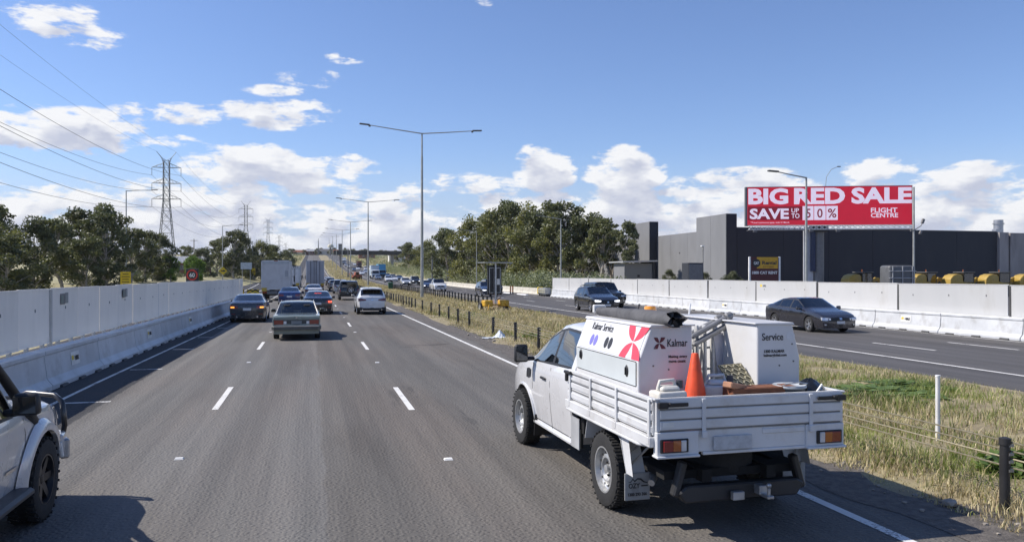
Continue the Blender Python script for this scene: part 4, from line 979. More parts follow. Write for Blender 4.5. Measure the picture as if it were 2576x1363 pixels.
# tailgate
b = MB(); y = TY0
b.lohi((-TX, y - .016, TF + .05), (TX, y + .016, TT)); b.lohi((-TX - .02, y - .024, TT - .015), (TX + .02, y + .026, TT + .004))
for k in range(3):
    z = TF + .105 + k * .098; b.lohi((-TX + .03, y - .028, z - .040), (TX - .03, y - .012, z + .040))
tg = b.build('tailgate', M_tray, ute, bevel=.005)
for k in range(4):
    z = TF + .056 + k * .098; b = MB(); b.lohi((-TX + .035, y - .0205, z - .0055), (TX - .035, y - .0165, z + .0055)); b.build('plank_gap_shade', M_ink_grey, tg)  # tailgate groove shadows, painted as thin dark strips
for x in (-.52, .62):
    b = MB(); b.lohi((x - .02, y - .042, TF + .0), (x + .02, y - .027, TT - .01)); b.box((x, y - .045, TF + .01), (.05, .03, .06)); b.build('hinge_strap', M_tray, tg, bevel=.004)
for sg in (-1, 1):
    b = MB(); b.box((sg * (TX - .17), y - .045, TT - .055), (.27, .02, .035)); b.box((sg * (TX - .05), y - .05, TT - .055), (.10, .035, .055)); b.lathe([(0, -.02), (.02, -.02), (.02, .02)], 8, 'y', (sg * (TX - .12), y - .05, TT - .05)); b.build('latch', M_black, tg, bevel=.006)
b = MB(); b.box((-.88, y - .031, TF + .115), (.11, .004, .045)); b.build('maker_plate', M_sticker, tg)
# lamp bar under the tailgate
b = MB()
for sg in (-1, 1):
    b.lohi((sg * TX, y - .03, .815), (sg * (TX - .42), y + .05, TF + .045)); b.lohi((sg * (TX + .01), y - .06, .795), (sg * (TX - .42), y + .06, .818))
b.lohi((-.58, y - .01, .83), (.58, y + .05, TF + .045)); b.lohi((-.52, y - .02, .80), (.58, y + .03, .83)); b.lohi((.10, y - .02, TF - .02), (.56, y - .008, TF + .03))
lb = b.build('lamp_bar', M_tray, ute, bevel=.006)
for sg in (-1, 1):
    b = MB(); b.box((sg * (TX - .17), y - .035, .905), (.28, .02, .125)); lo_ = b.build('lamp_frame', M_black, lb, bevel=.006)
    for k, (mm, x, w_) in enumerate(((M_tail, .075, .10), (M_amber, -.02, .085), (pbr('clear_lens', (.6, .6, .6), .2, coat=1.), -.095, .055))):
        b = MB(); b.box((sg * (TX - .17 + x * .9) if sg > 0 else -(TX - .17 + x * .9), y - .05, .905), (w_, .02, .10)); b.build('lens', mm, lo_, bevel=.006)
b = MB(); b.box((-.22, y - .03, .905), (.40, .012, .13)); b.build('number_plate', pbr('plate_blank', (.46, .48, .50), .55, var=.12, scale=18), lb, bevel=.004)
# headboard behind the cab
b = MB()
for x in (-.80, -.30, .40, .90): b.tube([(x, TY1 + .02, TF), (x, TY1 + .02, 1.80)], .02, 6)
for z in (1.35, 1.60, 1.80): b.tube([(-.80, TY1 + .02, z), (.90, TY1 + .02, z)], .02, 6)
b.build('headboard', M_tray, ute, smooth=50)
# tool boxes either side
BX0, BZ, BT = .965, 1.60, 1.955; BY0, BY1 = -2.31, -.50
for sg in (-1, 1):
    yr = BY0 + (.03 if sg > 0 else 0); XI, BX0, XT = (.30, .89, .75) if sg < 0 else (.46, .965, .875); pr = [(sg * XI, TF + .004), (sg * BX0, TF + .004), (sg * BX0, BZ), (sg * XT, BT), (sg * XI, BT)]
    b = MB(); b.prism(pr, 'y', yr, BY1); tb = b.build('tool_box', M_box, ute, bevel=.010)
    b = MB(); b.prism([(sg * (XI - .03), BT - .004), (sg * (XI - .03), BT + .012), (sg * (XT + .005), BT + .012), (sg * (XT + .025), BT - .015)], 'y', yr - .012, BY1 + .01); b.build('lid', M_box, tb, bevel=.004)
    up = Vector((-sg * (BX0 - XT), 0, BT - BZ)).normalized()
    Ms = basis((sg * (BX0 + XT) / 2, (yr + BY1) / 2, (BZ + BT) / 2), (0, -1 if sg < 0 else 1, 0), up)
    ln = BY1 - yr - .10
    flat(tb, 'upper_panel', [[(-ln / 2, -.172), (ln / 2, -.172), (ln / 2, .165), (-ln / 2, .165)]], M_box, Ms @ Matrix.Translation((0, 0, .0005)), .005)
    Mv = basis((sg * BX0, (yr + BY1) / 2, 1.46), (0, -1 if sg < 0 else 1, 0), (0, 0, 1))
    lp = flat(tb, 'lower_panel', [[(-ln / 2, -.10), (ln / 2, -.10), (ln / 2, .135), (-ln / 2, .135)]], M_boxlow, Mv, .006)
    for z_ in (-.104, .139):
        flat(tb, 'panel_gap', [[(-ln / 2, z_ - .004), (ln / 2, z_ - .004), (ln / 2, z_ + .004), (-ln / 2, z_ + .004)]], M_seam, Mv, .004)
    flat(tb, 'panel_gap', [[(ln / 2 + .002, -.10), (ln / 2 + .012, -.10), (ln / 2 + .012, .135), (ln / 2 + .002, .135)]], M_seam, Mv, .004)
    for u in (-ln / 2 + .14, ln / 2 - .22):
        b = MB(); b.lathe([(0, .012), (.040, .012), (.055, .006), (.062, .0)], 20, 'z'); b.box((0, 0, .016), (.022, .075, .012)); o = b.build('lock', M_black, lp, smooth=40); o.matrix_local = Matrix.Translation((u, .025 + (.04 if u < 0 else 0), .006)) @ Matrix.Diagonal((.75, 1, 1, 1))
    if sg < 0:
        emb = petals(.50, .35); flat(tb, 'emblem', emb, M_kred, Ms @ Matrix.Translation((ln / 2 - .20, -.002, .006)), .002)
        letters(tb, 'Kalmar Service', M_ink, Ms @ Matrix.Translation((-.28, .10, .006)), .0006, width=.62, height=.085)
        for u, mm in ((-.42, M_violet), (.02, M_ink)):
            e = []
            for dx in (-.055, .055):
                e.append([(u + dx + .055 * math.cos(a) * (1 if math.cos(a) * dx > 0 else .85), -.055 + .065 * math.sin(a)) for a in [i * math.pi / 10 for i in range(20)]])
            flat(tb, 'emblem', e, mm, Ms @ Matrix.Translation((0, -.01, .006)), .002)
        Mr = basis((-.565, yr, 1.62), (1, 0, 0), (0, 0, 1))
        flat(tb, 'emblem', petals(.125, .115), M_kdark, Mr @ Matrix.Translation((-.095, .165, .001)), .002)
        letters(tb, 'Kalmar', M_ink, Mr @ Matrix.Translation((.10, .165, .001)), .0008, width=.22, height=.075)
        letters(tb, 'Making every', M_ink, Mr @ Matrix.Translation((.105, .025, .001)), .0022, width=.205, height=.034)
        letters(tb, 'move count', M_ink, Mr @ Matrix.Translation((.098, -.020, .001)), .0022, width=.185, height=.026)
    else:
        Mr = basis((.72, yr, 1.62), (1, 0, 0), (0, 0, 1))
        letters(tb, 'Service', M_ink, Mr @ Matrix.Translation((-.08, .20, .001)), .0008, width=.25, height=.075)
        letters(tb, '1300 KALMAR', M_ink, Mr @ Matrix.Translation((-.06, .05, .001)), .0022, width=.24, height=.032)
        letters(tb, 'kalmarglobal.com', M_ink, Mr @ Matrix.Translation((-.05, .005, .001)), .0018, width=.27, height=.038)
        flat(tb, 'round_sticker', [[(.135 + .05 * math.cos(a), .20 + .05 * math.sin(a)) for a in [i * math.pi / 10 for i in range(20)]]], pbr('faint_sticker', (.66, .68, .70), .4), Mr, .002)
    for (u, v) in ((.0, -.10), (.19, .12), (.21, -.06)):
        b = MB(); b.lathe([(0, .006), (.009, .004), (.010, 0)], 8, 'z'); o = b.build('rivet', M_ink_grey, tb); o.matrix_local = basis((sg * (XI + .26) + u * sg * .8, yr - .001, 1.62 + v), (1, 0, 0), (0, 0, 1))
# roll of canvas on the left box, beacon, aerial, light bar
b = MB(); rg = random.Random(9); pts = []; rs = []
rows = []
for i in range(22):
    t = i / 21; y = -.42 - 2.0 * t; r_ = []
    for j in range(19):
        a = 2 * math.pi * j / 18; rr = (.062 + .024 * t) * (1 + .07 * math.sin(3 * a + 4 * t) + .06 * math.sin(17 * t + 2 * a)); yy = y - (.05 * math.sin(5 * a) + .06 * math.sin(2 * a + 1) if i == 21 else 0)
        r_.append((-.54 + rr * 1.15 * math.cos(a), yy, 2.022 - .005 * t + rr * .9 * math.sin(a)))
    rows.append(r_)
b.grid(rows); b.grid([[tuple(Vector((-.54, -2.36, 2.03)) + (Vector(p) - Vector((-.54, -2.42, 2.03))) * k) for p in rows[-1]] for k in (1., .6, .2)], 1)
b.build('canvas_roll', [pbr('canvas_grey', (.085, .085, .09), .8, var=.3, scale=5, bump=.4, bscale=12), M_ink], ute, smooth=70)
b = MB(); b.box((-.54, -.36, 2.045), (.16, .05, .10)); o = b.build('work_light', M_sticker, ute, bevel=.01)
b = MB(); b.lathe([(.09, 1.92), (.09, 1.96), (.075, 1.965), (.078, 2.05), (.065, 2.075), (0, 2.08)], 20, 'z', (.11, -.44, 0), 0); b.build('beacon', pbr('beacon_amber', (.85, .33, .03), .2, coat=1., emit=.15), ute, smooth=40)
b = MB(); b.tube([(-.07, -.46, 1.92), (-.07, -.46, 1.99), (-.02, -.40, 2.10)], .009, 6); b.build('aerial', M_black, ute)
b = MB(); b.tube([(.58, -.56, 1.96), (.62, -.52, 2.10)], .011, 6); b.lohi((.30, -.62, 1.955), (.80, -.56, 1.975)); b.build('aerial', M_tray, ute)
# undertray, tow bar, spare wheel, tail pipe
b = MB(); b.prism([(-.66, .40), (-.60, .30), (.62, .30), (.70, .42), (.62, .46), (-.58, .46)], 'y', -2.74, -2.62); b.box((-.63, -2.66, .52), (.07, .10, .34), rot=(0, .28, 0)); b.box((.66, -2.66, .52), (.07, .10, .34), rot=(0, -.28, 0)); b.build('rear_step', pbr('step_black', (.03, .03, .031), .5, var=.3), ute, bevel=.015)
b = MB(); b.box((.18, -2.76, .40), (.09, .16, .09)); b.box((.18, -2.88, .36), (.07, .16, .03)); b.tube([(.18, -2.92, .37), (.18, -2.92, .44)], .018, 10); b.lathe([(0, .49), (.02, .485), (.027, .465), (.02, .445), (0, .44)], 12, 'z', (.18, -2.92, 0)); b.box((-.08, -2.80, .36), (.12, .06, .08)); b.build('tow_bar', M_galv, ute, bevel=.008)
tm, rm = wheel_meshes(.36, .23, 'far', M_steelrim); sw = link('spare_wheel', tm, ute, (0, -2.25, .62), (0, R(90), 0))
b = MB(); b.tube([(-.6, -1.9, .50), (-.74, -2.35, .46), (-.80, -2.42, .43)], .035, 10); b.build('exhaust', M_galv, ute, smooth=50)
b = MB(); b.lohi((-.75, -2.6, .50), (.75, -2.0, .58)); b.build('fuel_tank', M_under, ute)

# ---- load on the tray: each thing on its own
RZ = Matrix.Rotation(R(1.0), 4, 'Z')
def on_tray(x, y, z=TF): v = RZ @ Vector((x, y, 0)); return (UX + v.x, UY + v.y, z + .003)
def jerry(label, x, y, rz, mat):
    t = thing('jerry_can', label, 'jerry can', on_tray(x, y), rz, 'plastic cans on the ute tray')
    b = MB(); b.box((0, 0, .19), (.31, .21, .38)); b.box((0, 0, .405), (.22, .15, .05), taper=(.8, .8)); b.build('body', mat, t, bevel=.04, bseg=3, smooth=60)
    b = MB(); b.tube([(-.11, 0, .40), (-.09, 0, .47), (.06, 0, .475), (.08, 0, .41)], .018, 8); b.build('handle', mat, t, smooth=60)
    b = MB(); b.lathe([(0, .475), (.032, .472), (.034, .40)], 14, 'z', (.125, 0, 0)); b.build('cap', pbr('can_cap', (.06, .06, .07), .5), t, smooth=40); return t
M_can = pbr('can_plastic', (.66, .64, .58), .5, var=.08, scale=4, dirt=((.35, .30, .22), .4, 5))
jerry('cream plastic jerry can in the corner of the tray left of the traffic cone', -.74, -2.66, .1, M_can)
jerry('grimy white jerry can right of the traffic cone on the tray', -.08, -2.42, -.25, pbr('can_grimy', (.60, .62, .62), .5, var=.1, scale=4, dirt=((.06, .06, .07), .75, 7)))
t = thing('traffic_cone', 'orange traffic cone standing on the ute tray between two jerry cans', 'traffic cone', on_tray(-.38, -2.52), .2)
b = MB(); b.lathe([(.155, .035), (.15, .06), (.035, .70), (.03, .71), (0, .712)], 24, 'z'); b.build('cone', pbr('cone_orange', (.80, .085, .02), .5, var=.08, scale=5, dirt=((.25, .05, .03), .4, 6)), t, smooth=50)
b = MB(); b.box((0, 0, .018), (.36, .36, .036)); b.build('base', M_black, t, bevel=.012)
t = thing('folded_ladder', 'pale folded platform ladder leaning on the right tool box of the ute', 'ladder', on_tray(.17, -1.62), .15)
M_lad = pbr('ladder_pale', (.62, .62, .60), .4, metal=.2, var=.1, dirt=((.2, .18, .16), .4, 8))
for k in range(4):
    b = MB(); x = -.16 + k * .105; b.box((x, 0, .46), (.028, .06, .92), rot=(-.10, .06, 0)); b.box((x + .012, .26, .44), (.028, .06, .86), rot=(.06, .06, 0)); b.build('stile', M_lad, t, bevel=.006)
for k, z in enumerate((.18, .42, .66)):
    b = MB(); b.box((0, .13, z), (.40, .10, .022)); b.build('rung', M_lad, t)
for z, y in ((.82, -.06), (.90, -.02), (.86, .16)):
    b = MB(); b.box((.10, y, z), (.58, .075, .045), rot=(0, -.38, .1)); b.tube([(.32, y, z + .10), (.40, y, z + .13)], .045, 10); b.build('stay', pbr('ladder_stay', (.20, .20, .20), .5, metal=.3, var=.3), t, bevel=.012)
b = MB(); b.box((.27, .0, .60), (.16, .02, .46), rot=(0, -.15, .0)); b.build('plate', pbr('ladder_plate', (.50, .50, .55), .5), t, bevel=.006)
# checker plate
t = thing('checker_plate', 'bent checker plate step with raised studs lying on the tray below the ladder', 'metal plate', on_tray(.28, -2.20), .2)
b = MB(); b.box((0, 0, .42), (.36, .012, .32), rot=(-.75, 0, .15)); pl = b.build('plate', pbr('plate_olive', (.20, .185, .125), .5, metal=.5, var=.2), t)
b = MB(); Mp = Matrix.Translation((0, 0, .42)) @ (Matrix.Rotation(.15, 4, 'Z') @ Matrix.Rotation(-.75, 4, 'X'))
for i in range(6):
    for j in range(6):
        c = Mp @ Vector((-.14 + i * .056, -.010, -.13 + j * .052)); a = .75 if (i + j) % 2 else -.75
        b.box(c, (.046, .012, .013), rot=(Mp.to_3x3() @ Matrix.Rotation(a, 3, 'Y')))
s_ = b.build('studs', pbr('stud_pale', (.52, .48, .34), .45, metal=.5), t); s_['kind'] = 'stuff'
b = MB(); b.box((0, .10, .15), (.30, .16, .28)); b.build('support', M_under, t)
t = thing('rusty_box', 'brown rusty steel channel lying across the tray by the tailgate', 'steel channel', on_tray(.25, -2.66), .03)
M_rust = pbr('rust_brown', (.13, .045, .022), .8, var=.4, scale=6, bump=.3, col2=(.22, .09, .045))
b = MB(); b.lohi((-.36, -.10, .28), (.36, .10, .385)); b.lohi((-.36, -.10, .0), (-.30, .10, .28)); b.lohi((.30, -.10, 0), (.36, .10, .28)); b.build('channel', M_rust, t, bevel=.01)
b = MB(); b.box((-.30, -.03, .40), (.22, .12, .06), rot=(0, .2, .3)); b.build('offcut', pbr('rust_pale', (.34, .18, .11), .8, var=.3), t, bevel=.01)
t = thing('bucket', 'dark grey drum with a pale lid by the tailgate', 'bucket', on_tray(.58, -2.66), 0)
b = MB(); b.lathe([(0, 0), (.135, 0), (.15, .36), (.155, .365)], 28, 'z'); b.build('drum', pbr('drum_grey', (.055, .062, .07), .45, var=.2), t, smooth=40)
b = MB(); b.lathe([(.160, .36), (.166, .372), (.160, .39), (.12, .385), (0, .383)], 28, 'z'); b.build('lid', pbr('lid_grey', (.45, .48, .50), .45, var=.3, scale=7), t, smooth=40)
b = MB(); b.tube([(-.16, 0, .34), (-.12, -.12, .41), (0, -.165, .43), (.12, -.12, .41), (.16, 0, .34)], .006, 6); b.build('handle', M_galv, t)
t = thing('rubbish_bag', 'shiny black bag in the right rear corner of the tray', 'bag', on_tray(.80, -2.66), .3)
rows = []; rg = random.Random(12)
for i in range(13):
    u = i / 12; r_ = []
    for j in range(21):
        a = 2 * math.pi * (j % 20) / 20; k = (.80, .95, 1.0, 1.03, 1.04, 1.03, 1.0, .96, .9, .8, .66, .45, .1)[i]; rr = .19 * k * (1 + .10 * math.sin(5 * a + 6 * u) + .06 * math.sin(11 * a - 9 * u)); r_.append((rr * math.cos(a), rr * .9 * math.sin(a),   .44 * u + .012 * math.sin(7 * a)))
    rows.append(r_)
b = MB(); b.grid(rows); b.build('sack', pbr('bag_black', (.014, .015, .016), .18, coat=.6, bump=.6, bscale=9), t, smooth=70)
b = MB(); b.tube([(-.10, -.15, .30), (-.02, -.17, .40), (.06, -.15, .33)], .012, 6); b.build('tie', M_sticker, t)
# ---------------------------------------------------------------- silver four-wheel drive cut off at the left edge
sp = shp('4wd'); sp.update(wr=.405, arch=.05, sill=.42, axles=(-1.42, 1.42), planL=(.3, .55), plan=(.04, .10))
t4 = thing('four_wheel_drive', 'silver four-wheel drive with black bull bar and snorkel in the slow lane beside us', 'car', (-3.62, 7.52, 0))
M_silver4 = paint('silver_white', (.56, .565, .57), .15, .35)
B = Body(sp); B.build(t4, M_silver4, M_glass_dark, frame_m=M_black); add_wheels(t4, .885, sp['axles'], .405, .28, 'mud', M_darkrim)
for sg in (-1, 1):
    for y_ in (1.05, 1.0): pass
    B.seam(t4, .98, .50, 1.10, sg); B.seam(t4, -.15, .50, 1.12, sg)
    for ya in sp['axles']:
        b = MB(); rows = []
        for i in range(17):
            a = math.pi * (.0 + 1.0 * i / 16); ra = .405 * 1.17 + .05; r_ = []
            for q, (dr, dx_) in enumerate(((-.03, .02), (-.035, .065), (.03, .07), (.09, .01))):
                y = ya - (ra + dr) * math.cos(a); z = .405 + (ra + dr) * math.sin(a); r_.append((sg * (B.side_x(max(B.y0, min(B.y1, y)), min(max(z, .45), 1.08)) + dx_), y, z))
            rows.append(r_)
        b.grid(rows); b.build('arch_flare', M_silver4, t4, smooth=60)
    b = MB(); b.box((sg * .98, -.02, .44), (.17, 1.75, .06)); b.tube([(sg * 1.05, -.9, .43), (sg * 1.05, .86, .43)], .035, 8); b.build('side_step', pbr('step_dark', (.05, .05, .052), .5), t4, bevel=.02)
    B.side_patch(t4, 'headlight', M_head, [(2.0, .92, 1.05), (2.12, .90, 1.03), (2.25, .88, .98)], sg, .012)
    b = MB(); b.box((sg * 1.115, .52, 1.30), (.23, .13, .20), taper=(.9, .75)); b.box((sg * .98, .54, 1.22), (.14, .08, .07)); m = b.build('mirror', M_black, t4, bevel=.035, bseg=2, smooth=50)
    b = MB(); b.box((sg * 1.115, .45, 1.30), (.185, .006, .15)); b.build('mirror_glass', M_glass_far, m)
B.handle(t4, .05, 1.0, M_silver4)
B.side_patch(t4, 'cheat_trim', M_chrome, [(.5, .66, .69), (.8, .66, .69)], 1, .012)
b = MB(); b.tube([(.93, 1.28, 1.02), (.945, 1.12, 1.12), (.93, .98, 1.22), (.87, .72, 1.50), (.80, .42, 1.80), (.78, .36, 1.92)], [.055, .055, .05, .045, .045, .05], 10); b.box((.78, .40, 1.98), (.12, .16, .16)); b.build('snorkel', M_black, t4, bevel=.0, smooth=50)
b = MB()
for sg in (-1, 1):
    b.tube([(sg * .35, 2.52, .62), (sg * .36, 2.54, 1.08), (sg * .50, 2.52, 1.14), (sg * .82, 2.36, 1.12), (sg * .93, 2.24, 1.06), (sg * .95, 2.26, .80), (sg * .92, 2.30, .70)], .030, 10)
b.tube([(-.37, 2.53, 1.08), (.37, 2.53, 1.08)], .03, 10); b.tube([(-.36, 2.53, .86), (.36, 2.53, .86)], .026, 10)
bb = b.build('bull_bar', pbr('bar_black', (.02, .02, .021), .3, coat=.5), t4, smooth=60)
b = MB(); b.prism([(-1.0, 2.02), (-.95, 2.30), (-.45, 2.50), (.45, 2.50), (.95, 2.30), (1.0, 2.02), (.8, 2.02), (-.8, 2.02)], 'z', .50, .74); b.build('bull_bar_bumper', M_silver4, t4, bevel=.02)
b = MB(); b.box((.93, 2.30, .54), (.10, .16, .22), rot=(0, 0, .4)); b.build('bumper_end', M_galv, t4, bevel=.02)
b = MB(); b.tube([(.98, 1.98, .66), (.985, 2.04, .50)], .02, 8); b.build('indicator', M_sticker, t4)

# ---------------------------------------------------------------- cars ahead, seen from behind
def rear_car(kind, colour, label, x, y_rear, col=None, metal=0., lamps=M_tail, tl=None, seats=True, extra=None, tweak=None, name=None, glass=None, dark_low=None, rz=0.):
    sp = shp(kind)
    if tweak: sp.update(tweak)
    B = Body(sp); t = thing(name or {'sedan': 'sedan', 'suv': 'suv_car', '4wd': 'four_wheel_drive', 'classic': 'classic_sedan', 'hatch': 'hatchback', 'ute': 'pickup_truck'}[kind], label, 'car', (x, y_rear - B.y0, prof(y_rear)), rz, 'cars ahead in our lanes')
    pm = paint(colour, col or FAR_PAINT[colour], metal)
    B.build(t, pm, glass or M_glass, frame_m=M_black, dark_low=dark_low)
    add_wheels(t, B.W - .115, sp['axles'], sp['wr'], .21, 'alloy', M_alloy)
    if seats: B.interior(t)
    zl = B.belt(B.y0); w = B.W
    for cols, mat in (tl(w, zl) if tl else [([(w * .52, zl - .22, zl - .07), (w * .72, zl - .23, zl - .04), (w * .90, zl - .20, zl - .04)], lamps)]): B.end_patch(t, 'tail_light', mat, cols, 0)
    for sg in (-1, 1):
        for (a, b_) in sp['windows'][-2:]: B.seam(t, a - .03, sp['sill'] + .1, B.belt(a) - .02, sg)
    B.mirror(t, sp['screen'][1] - .2, pm)
    if extra: extra(t, B, w, zl, pm)
    return t
def plate(t, B, z, w=.20, mat=M_plate): B.end_patch(t, 'number_plate', mat, [(-w, z, z + .12), (0, z, z + .12), (w, z, z + .12)], 0, .016, both=False)
def ex_sedan(bump_z=.42, pz=.62, lip=True):
    def f(t, B, w, zl, pm):
        plate(t, B, pz)
        B.end_patch(t, 'boot_gap', M_seam, [(-w * .80, pz + .20, pz + .212), (0, pz + .20, pz + .212), (w * .80, pz + .20, pz + .212)], 0, .004, both=False)
        B.end_patch(t, 'diffuser', M_black, [(-w * .8, .22, .36), (0, .22, .36), (w * .8, .22, .36)], 0, .012, both=False)
        B.end_patch(t, 'reflector', M_tail, [(w * .62, bump_z, bump_z + .035), (w * .84, bump_z, bump_z + .035)], 0)
        b = MB()
        for sg in (-1, 1): b.tube([(sg * w * .55, B.y0 - .10, .30), (sg * w * .55, B.y0 + .2, .30)], .045, 10)
        b.build('tail_pipes', M_chrome, t, smooth=40)
    return f
def lit(w, zl): return [([(w * .50, zl - .23, zl - .09), (w * .70, zl - .24, zl - .07), (w * .90, zl - .21, zl - .06)], M_tail)]
def lit_ind(t, B, w, zl, pm):
    ex_sedan()(t, B, w, zl, pm)
    for sg in (-1, 1):
        b = MB(); rows = []
        b.grid([[(sg * x, B.end_y(sg * x, z, 0) - .016, z) for z in (zl - .205, zl - .13)] for x in (w * .68, w * .78, w * .88)]); b.build('indicator_lamp', M_indic, t)
rear_car('sedan', 'graphite', 'dark grey sedan with orange tail lamps lit beside the left barrier', -3.25, 42.9, (.045, .047, .052), .5, tl=lit, extra=lit_ind)
def lit_brake(t, B, w, zl, pm):
    ex_sedan()(t, B, w, zl, pm)
    for sg in (-1, 1):
        b = MB(); b.grid([[(sg * x, B.end_y(sg * x, z, 0) - .016, z) for z in (zl - .22, zl - .10)] for x in (w * .66, w * .78, w * .90)]); b.build('brake_lamp', M_tail_on, t)
    b = MB(); b.box((0, -1.22, 1.285), (.42, .03, .035)); b.build('brake_strip', M_tail_on, t)
rear_car('sedan', 'black_blue', 'near-black sedan with red brake lamps just right of the old green sedan', .33, 50.2, (.012, .014, .02), .3, tl=lit, extra=lit_brake)
rear_car('sedan', 'royal_blue', 'deep blue sedan with a pale number plate behind the left box truck', -1.80, 66.6, (.022, .045, .15), .4, tl=lit, extra=ex_sedan())
def cx(t, B, w, zl, pm):
    plate(t, B, .60); B.end_patch(t, 'bumper_black', M_black, [(-w * .92, .27, .46), (0, .27, .43), (w * .92, .27, .46)], 0, .012, both=False)
    B.end_patch(t, 'badge', M_chrome, [(-.06, .88, .94), (.06, .88, .94)], 0, .012, both=False)
    b = MB(); b.box((0, B.y0 + .32, 1.60), (1.15, .26, .03), rot=(-.1, 0, 0)); b.build('roof_spoiler', pm, t, bevel=.01)
    b = MB(); 
    for sg in (-1, 1): b.tube([(sg * .58, B.y0 - .06, .30), (sg * .58, B.y0 + .2, .30)], .04, 10)
    b.build('tail_pipes', M_chrome, t, smooth=40)
rear_car('suv', 'pearl_white', 'white compact SUV in the fast lane nearest the median fence', 3.55, 49.4, (.66, .67, .68), tweak=dict(W=1.82, tumble=.69, plan=(.16, .13), planL=(.7, .7), bulge=(.12, .12)), dark_low=.46, glass=M_glass_dark,
         tl=lambda w, zl: [([(w * .40, zl - .19, zl - .12), (w * .62, zl - .22, zl - .08), (w * .92, zl - .24, zl - .05)], pbr('tail_dark_red', (.13, .015, .015), .2, coat=1.))], extra=cx)
def jp(t, B, w, zl, pm):
    plate(t, B, .58, .18)
    tm, rm = wheel_meshes(.37, .22, 'alloy', M_alloy); o = link('spare_wheel', tm, t, (.16, B.y0 - .17, 1.0), (0, 0, -math.pi / 2)); part('rim', rm, o)
    b = MB(); b.lohi((-w * .95, B.y0 - .20, .46), (w * .95, B.y0 + .02, .64)); b.build('rear_bumper', M_black, t, bevel=.03)
    b = MB(); b.lohi((-.70, B.y0 - .012, 1.22), (.70, B.y0 + .05, 1.72)); b.build('rear_window', M_glass_dark, t, bevel=.01)
    b = MB(); 
    for sg in (-1, 1): b.tube([(sg * .72, -1.9, 1.88), (sg * .72, -1.8, 1.93), (sg * .72, .1, 1.95), (sg * .72, .2, 1.90)], .02, 6)
    b.build('roof_rail', M_black, t, smooth=50)
rear_car('4wd', 'gunmetal', 'boxy dark four-wheel drive with a spare wheel on its tail in the fast lane', 3.40, 77.4, (.03, .032, .032), .3, glass=M_glass_dark, dark_low=.62,
         tl=lambda w, zl: [([(w * .82, .78, 1.08), (w * .95, .78, 1.08)], M_tail)], extra=jp)
def cl(t, B, w, zl, pm):
    b = MB(); b.prism([(-w * .96, -2.40), (-w * .98, -2.30), (-w * 1.0, -1.72), (-w * 1.03, -1.72), (-w * 1.02, -2.42), (-w * .9, -2.52), (w * .9, -2.52), (w * 1.02, -2.42), (w * 1.03, -1.72), (w * 1.0, -1.72), (w * .98, -2.30), (w * .96, -2.40)], 'z', .40, .54); b.build('rear_bumper', pbr('bumper_grey', (.10, .105, .10), .4, metal=.3), t, bevel=.012)
    b = MB(); b.prism([(-w * .93, -2.515), (w * .93, -2.515), (w * .93, -2.53), (-w * .93, -2.53)], 'z', .52, .55); b.build('bumper_trim', M_chrome, t)
    B.end_patch(t, 'lamp_panel', pbr('lamp_panel_grey', (.06, .065, .06), .35), [(-w * .93, .58, .77), (0, .58, .77), (w * .93, .58, .77)], 0, .008, both=False)
    plate(t, B, .61, .19, pbr('plate_grey', (.25, .27, .26), .5))
    for sg in (-1, 1):
        b = MB(); b.box((sg * w * .47, B.y0 - .035, .67), (.10, .02, .10)); b.build('reversing_lamp', M_head, t)
        b = MB(); b.tube([(sg * (w - .10), -1.24, .95), (sg * .64, -.68, 1.37), (sg * .62, .3, 1.42)], .012, 6); b.build('drip_rail', M_post_grey, t)
    B.end_patch(t, 'badge', M_chrome, [(-.03, .83, .87), (.03, .83, .87)], 0, .012, both=False)
    b = MB()
    for sg in (-1, 1): b.box((sg * .36, -.02, 1.02), (.40, .20, .50), rot=(-.1, 0, 0)); b.box((sg * .36, .02, 1.24), (.19, .20, .22))
    b.build('front_seats', M_seat, t, bevel=.06, bseg=2)
rear_car('classic', 'sage', 'old boxy sage green sedan with wide red tail lamps in the middle lane', -.58, 30.9, (.195, .23, .20), .1, glass=glass_mat('classic_glass', (.80, .88, .84)), rz=R(0.),
         tl=lambda w, zl: [([(w * .54, .60, .755), (w * .75, .60, .755), (w * .92, .60, .755)], pbr('tail_old', (.30, .05, .025), .3, coat=.6))], extra=cl)
rear_car('sedan', 'white_plain', 'white sedan with red tail lamps close behind the tall trailer', .10, 84., (.74, .75, .76), tl=lit, extra=ex_sedan())

# cars further ahead in the fast lane
simple_car('ute', 'silver', 'silver pickup in the fast lane just ahead of the dark four-wheel drive', 3.5, 106, 1)
simple_car('suv', 'white', 'white SUV in the fast lane beside the tall trailer', 3.4, 126, 1)
simple_car('sedan', 'dark', 'dark sedan in the fast lane ahead of the white SUV beside the trailer', 3.5, 144, 1)
simple_car('suv', 'grey', 'grey SUV far ahead in the fast lane below the left median lamps', 3.5, 166, 1)
simple_car('sedan', 'white', 'small white sedan farthest ahead in the fast lane', 3.5, 196, 1)

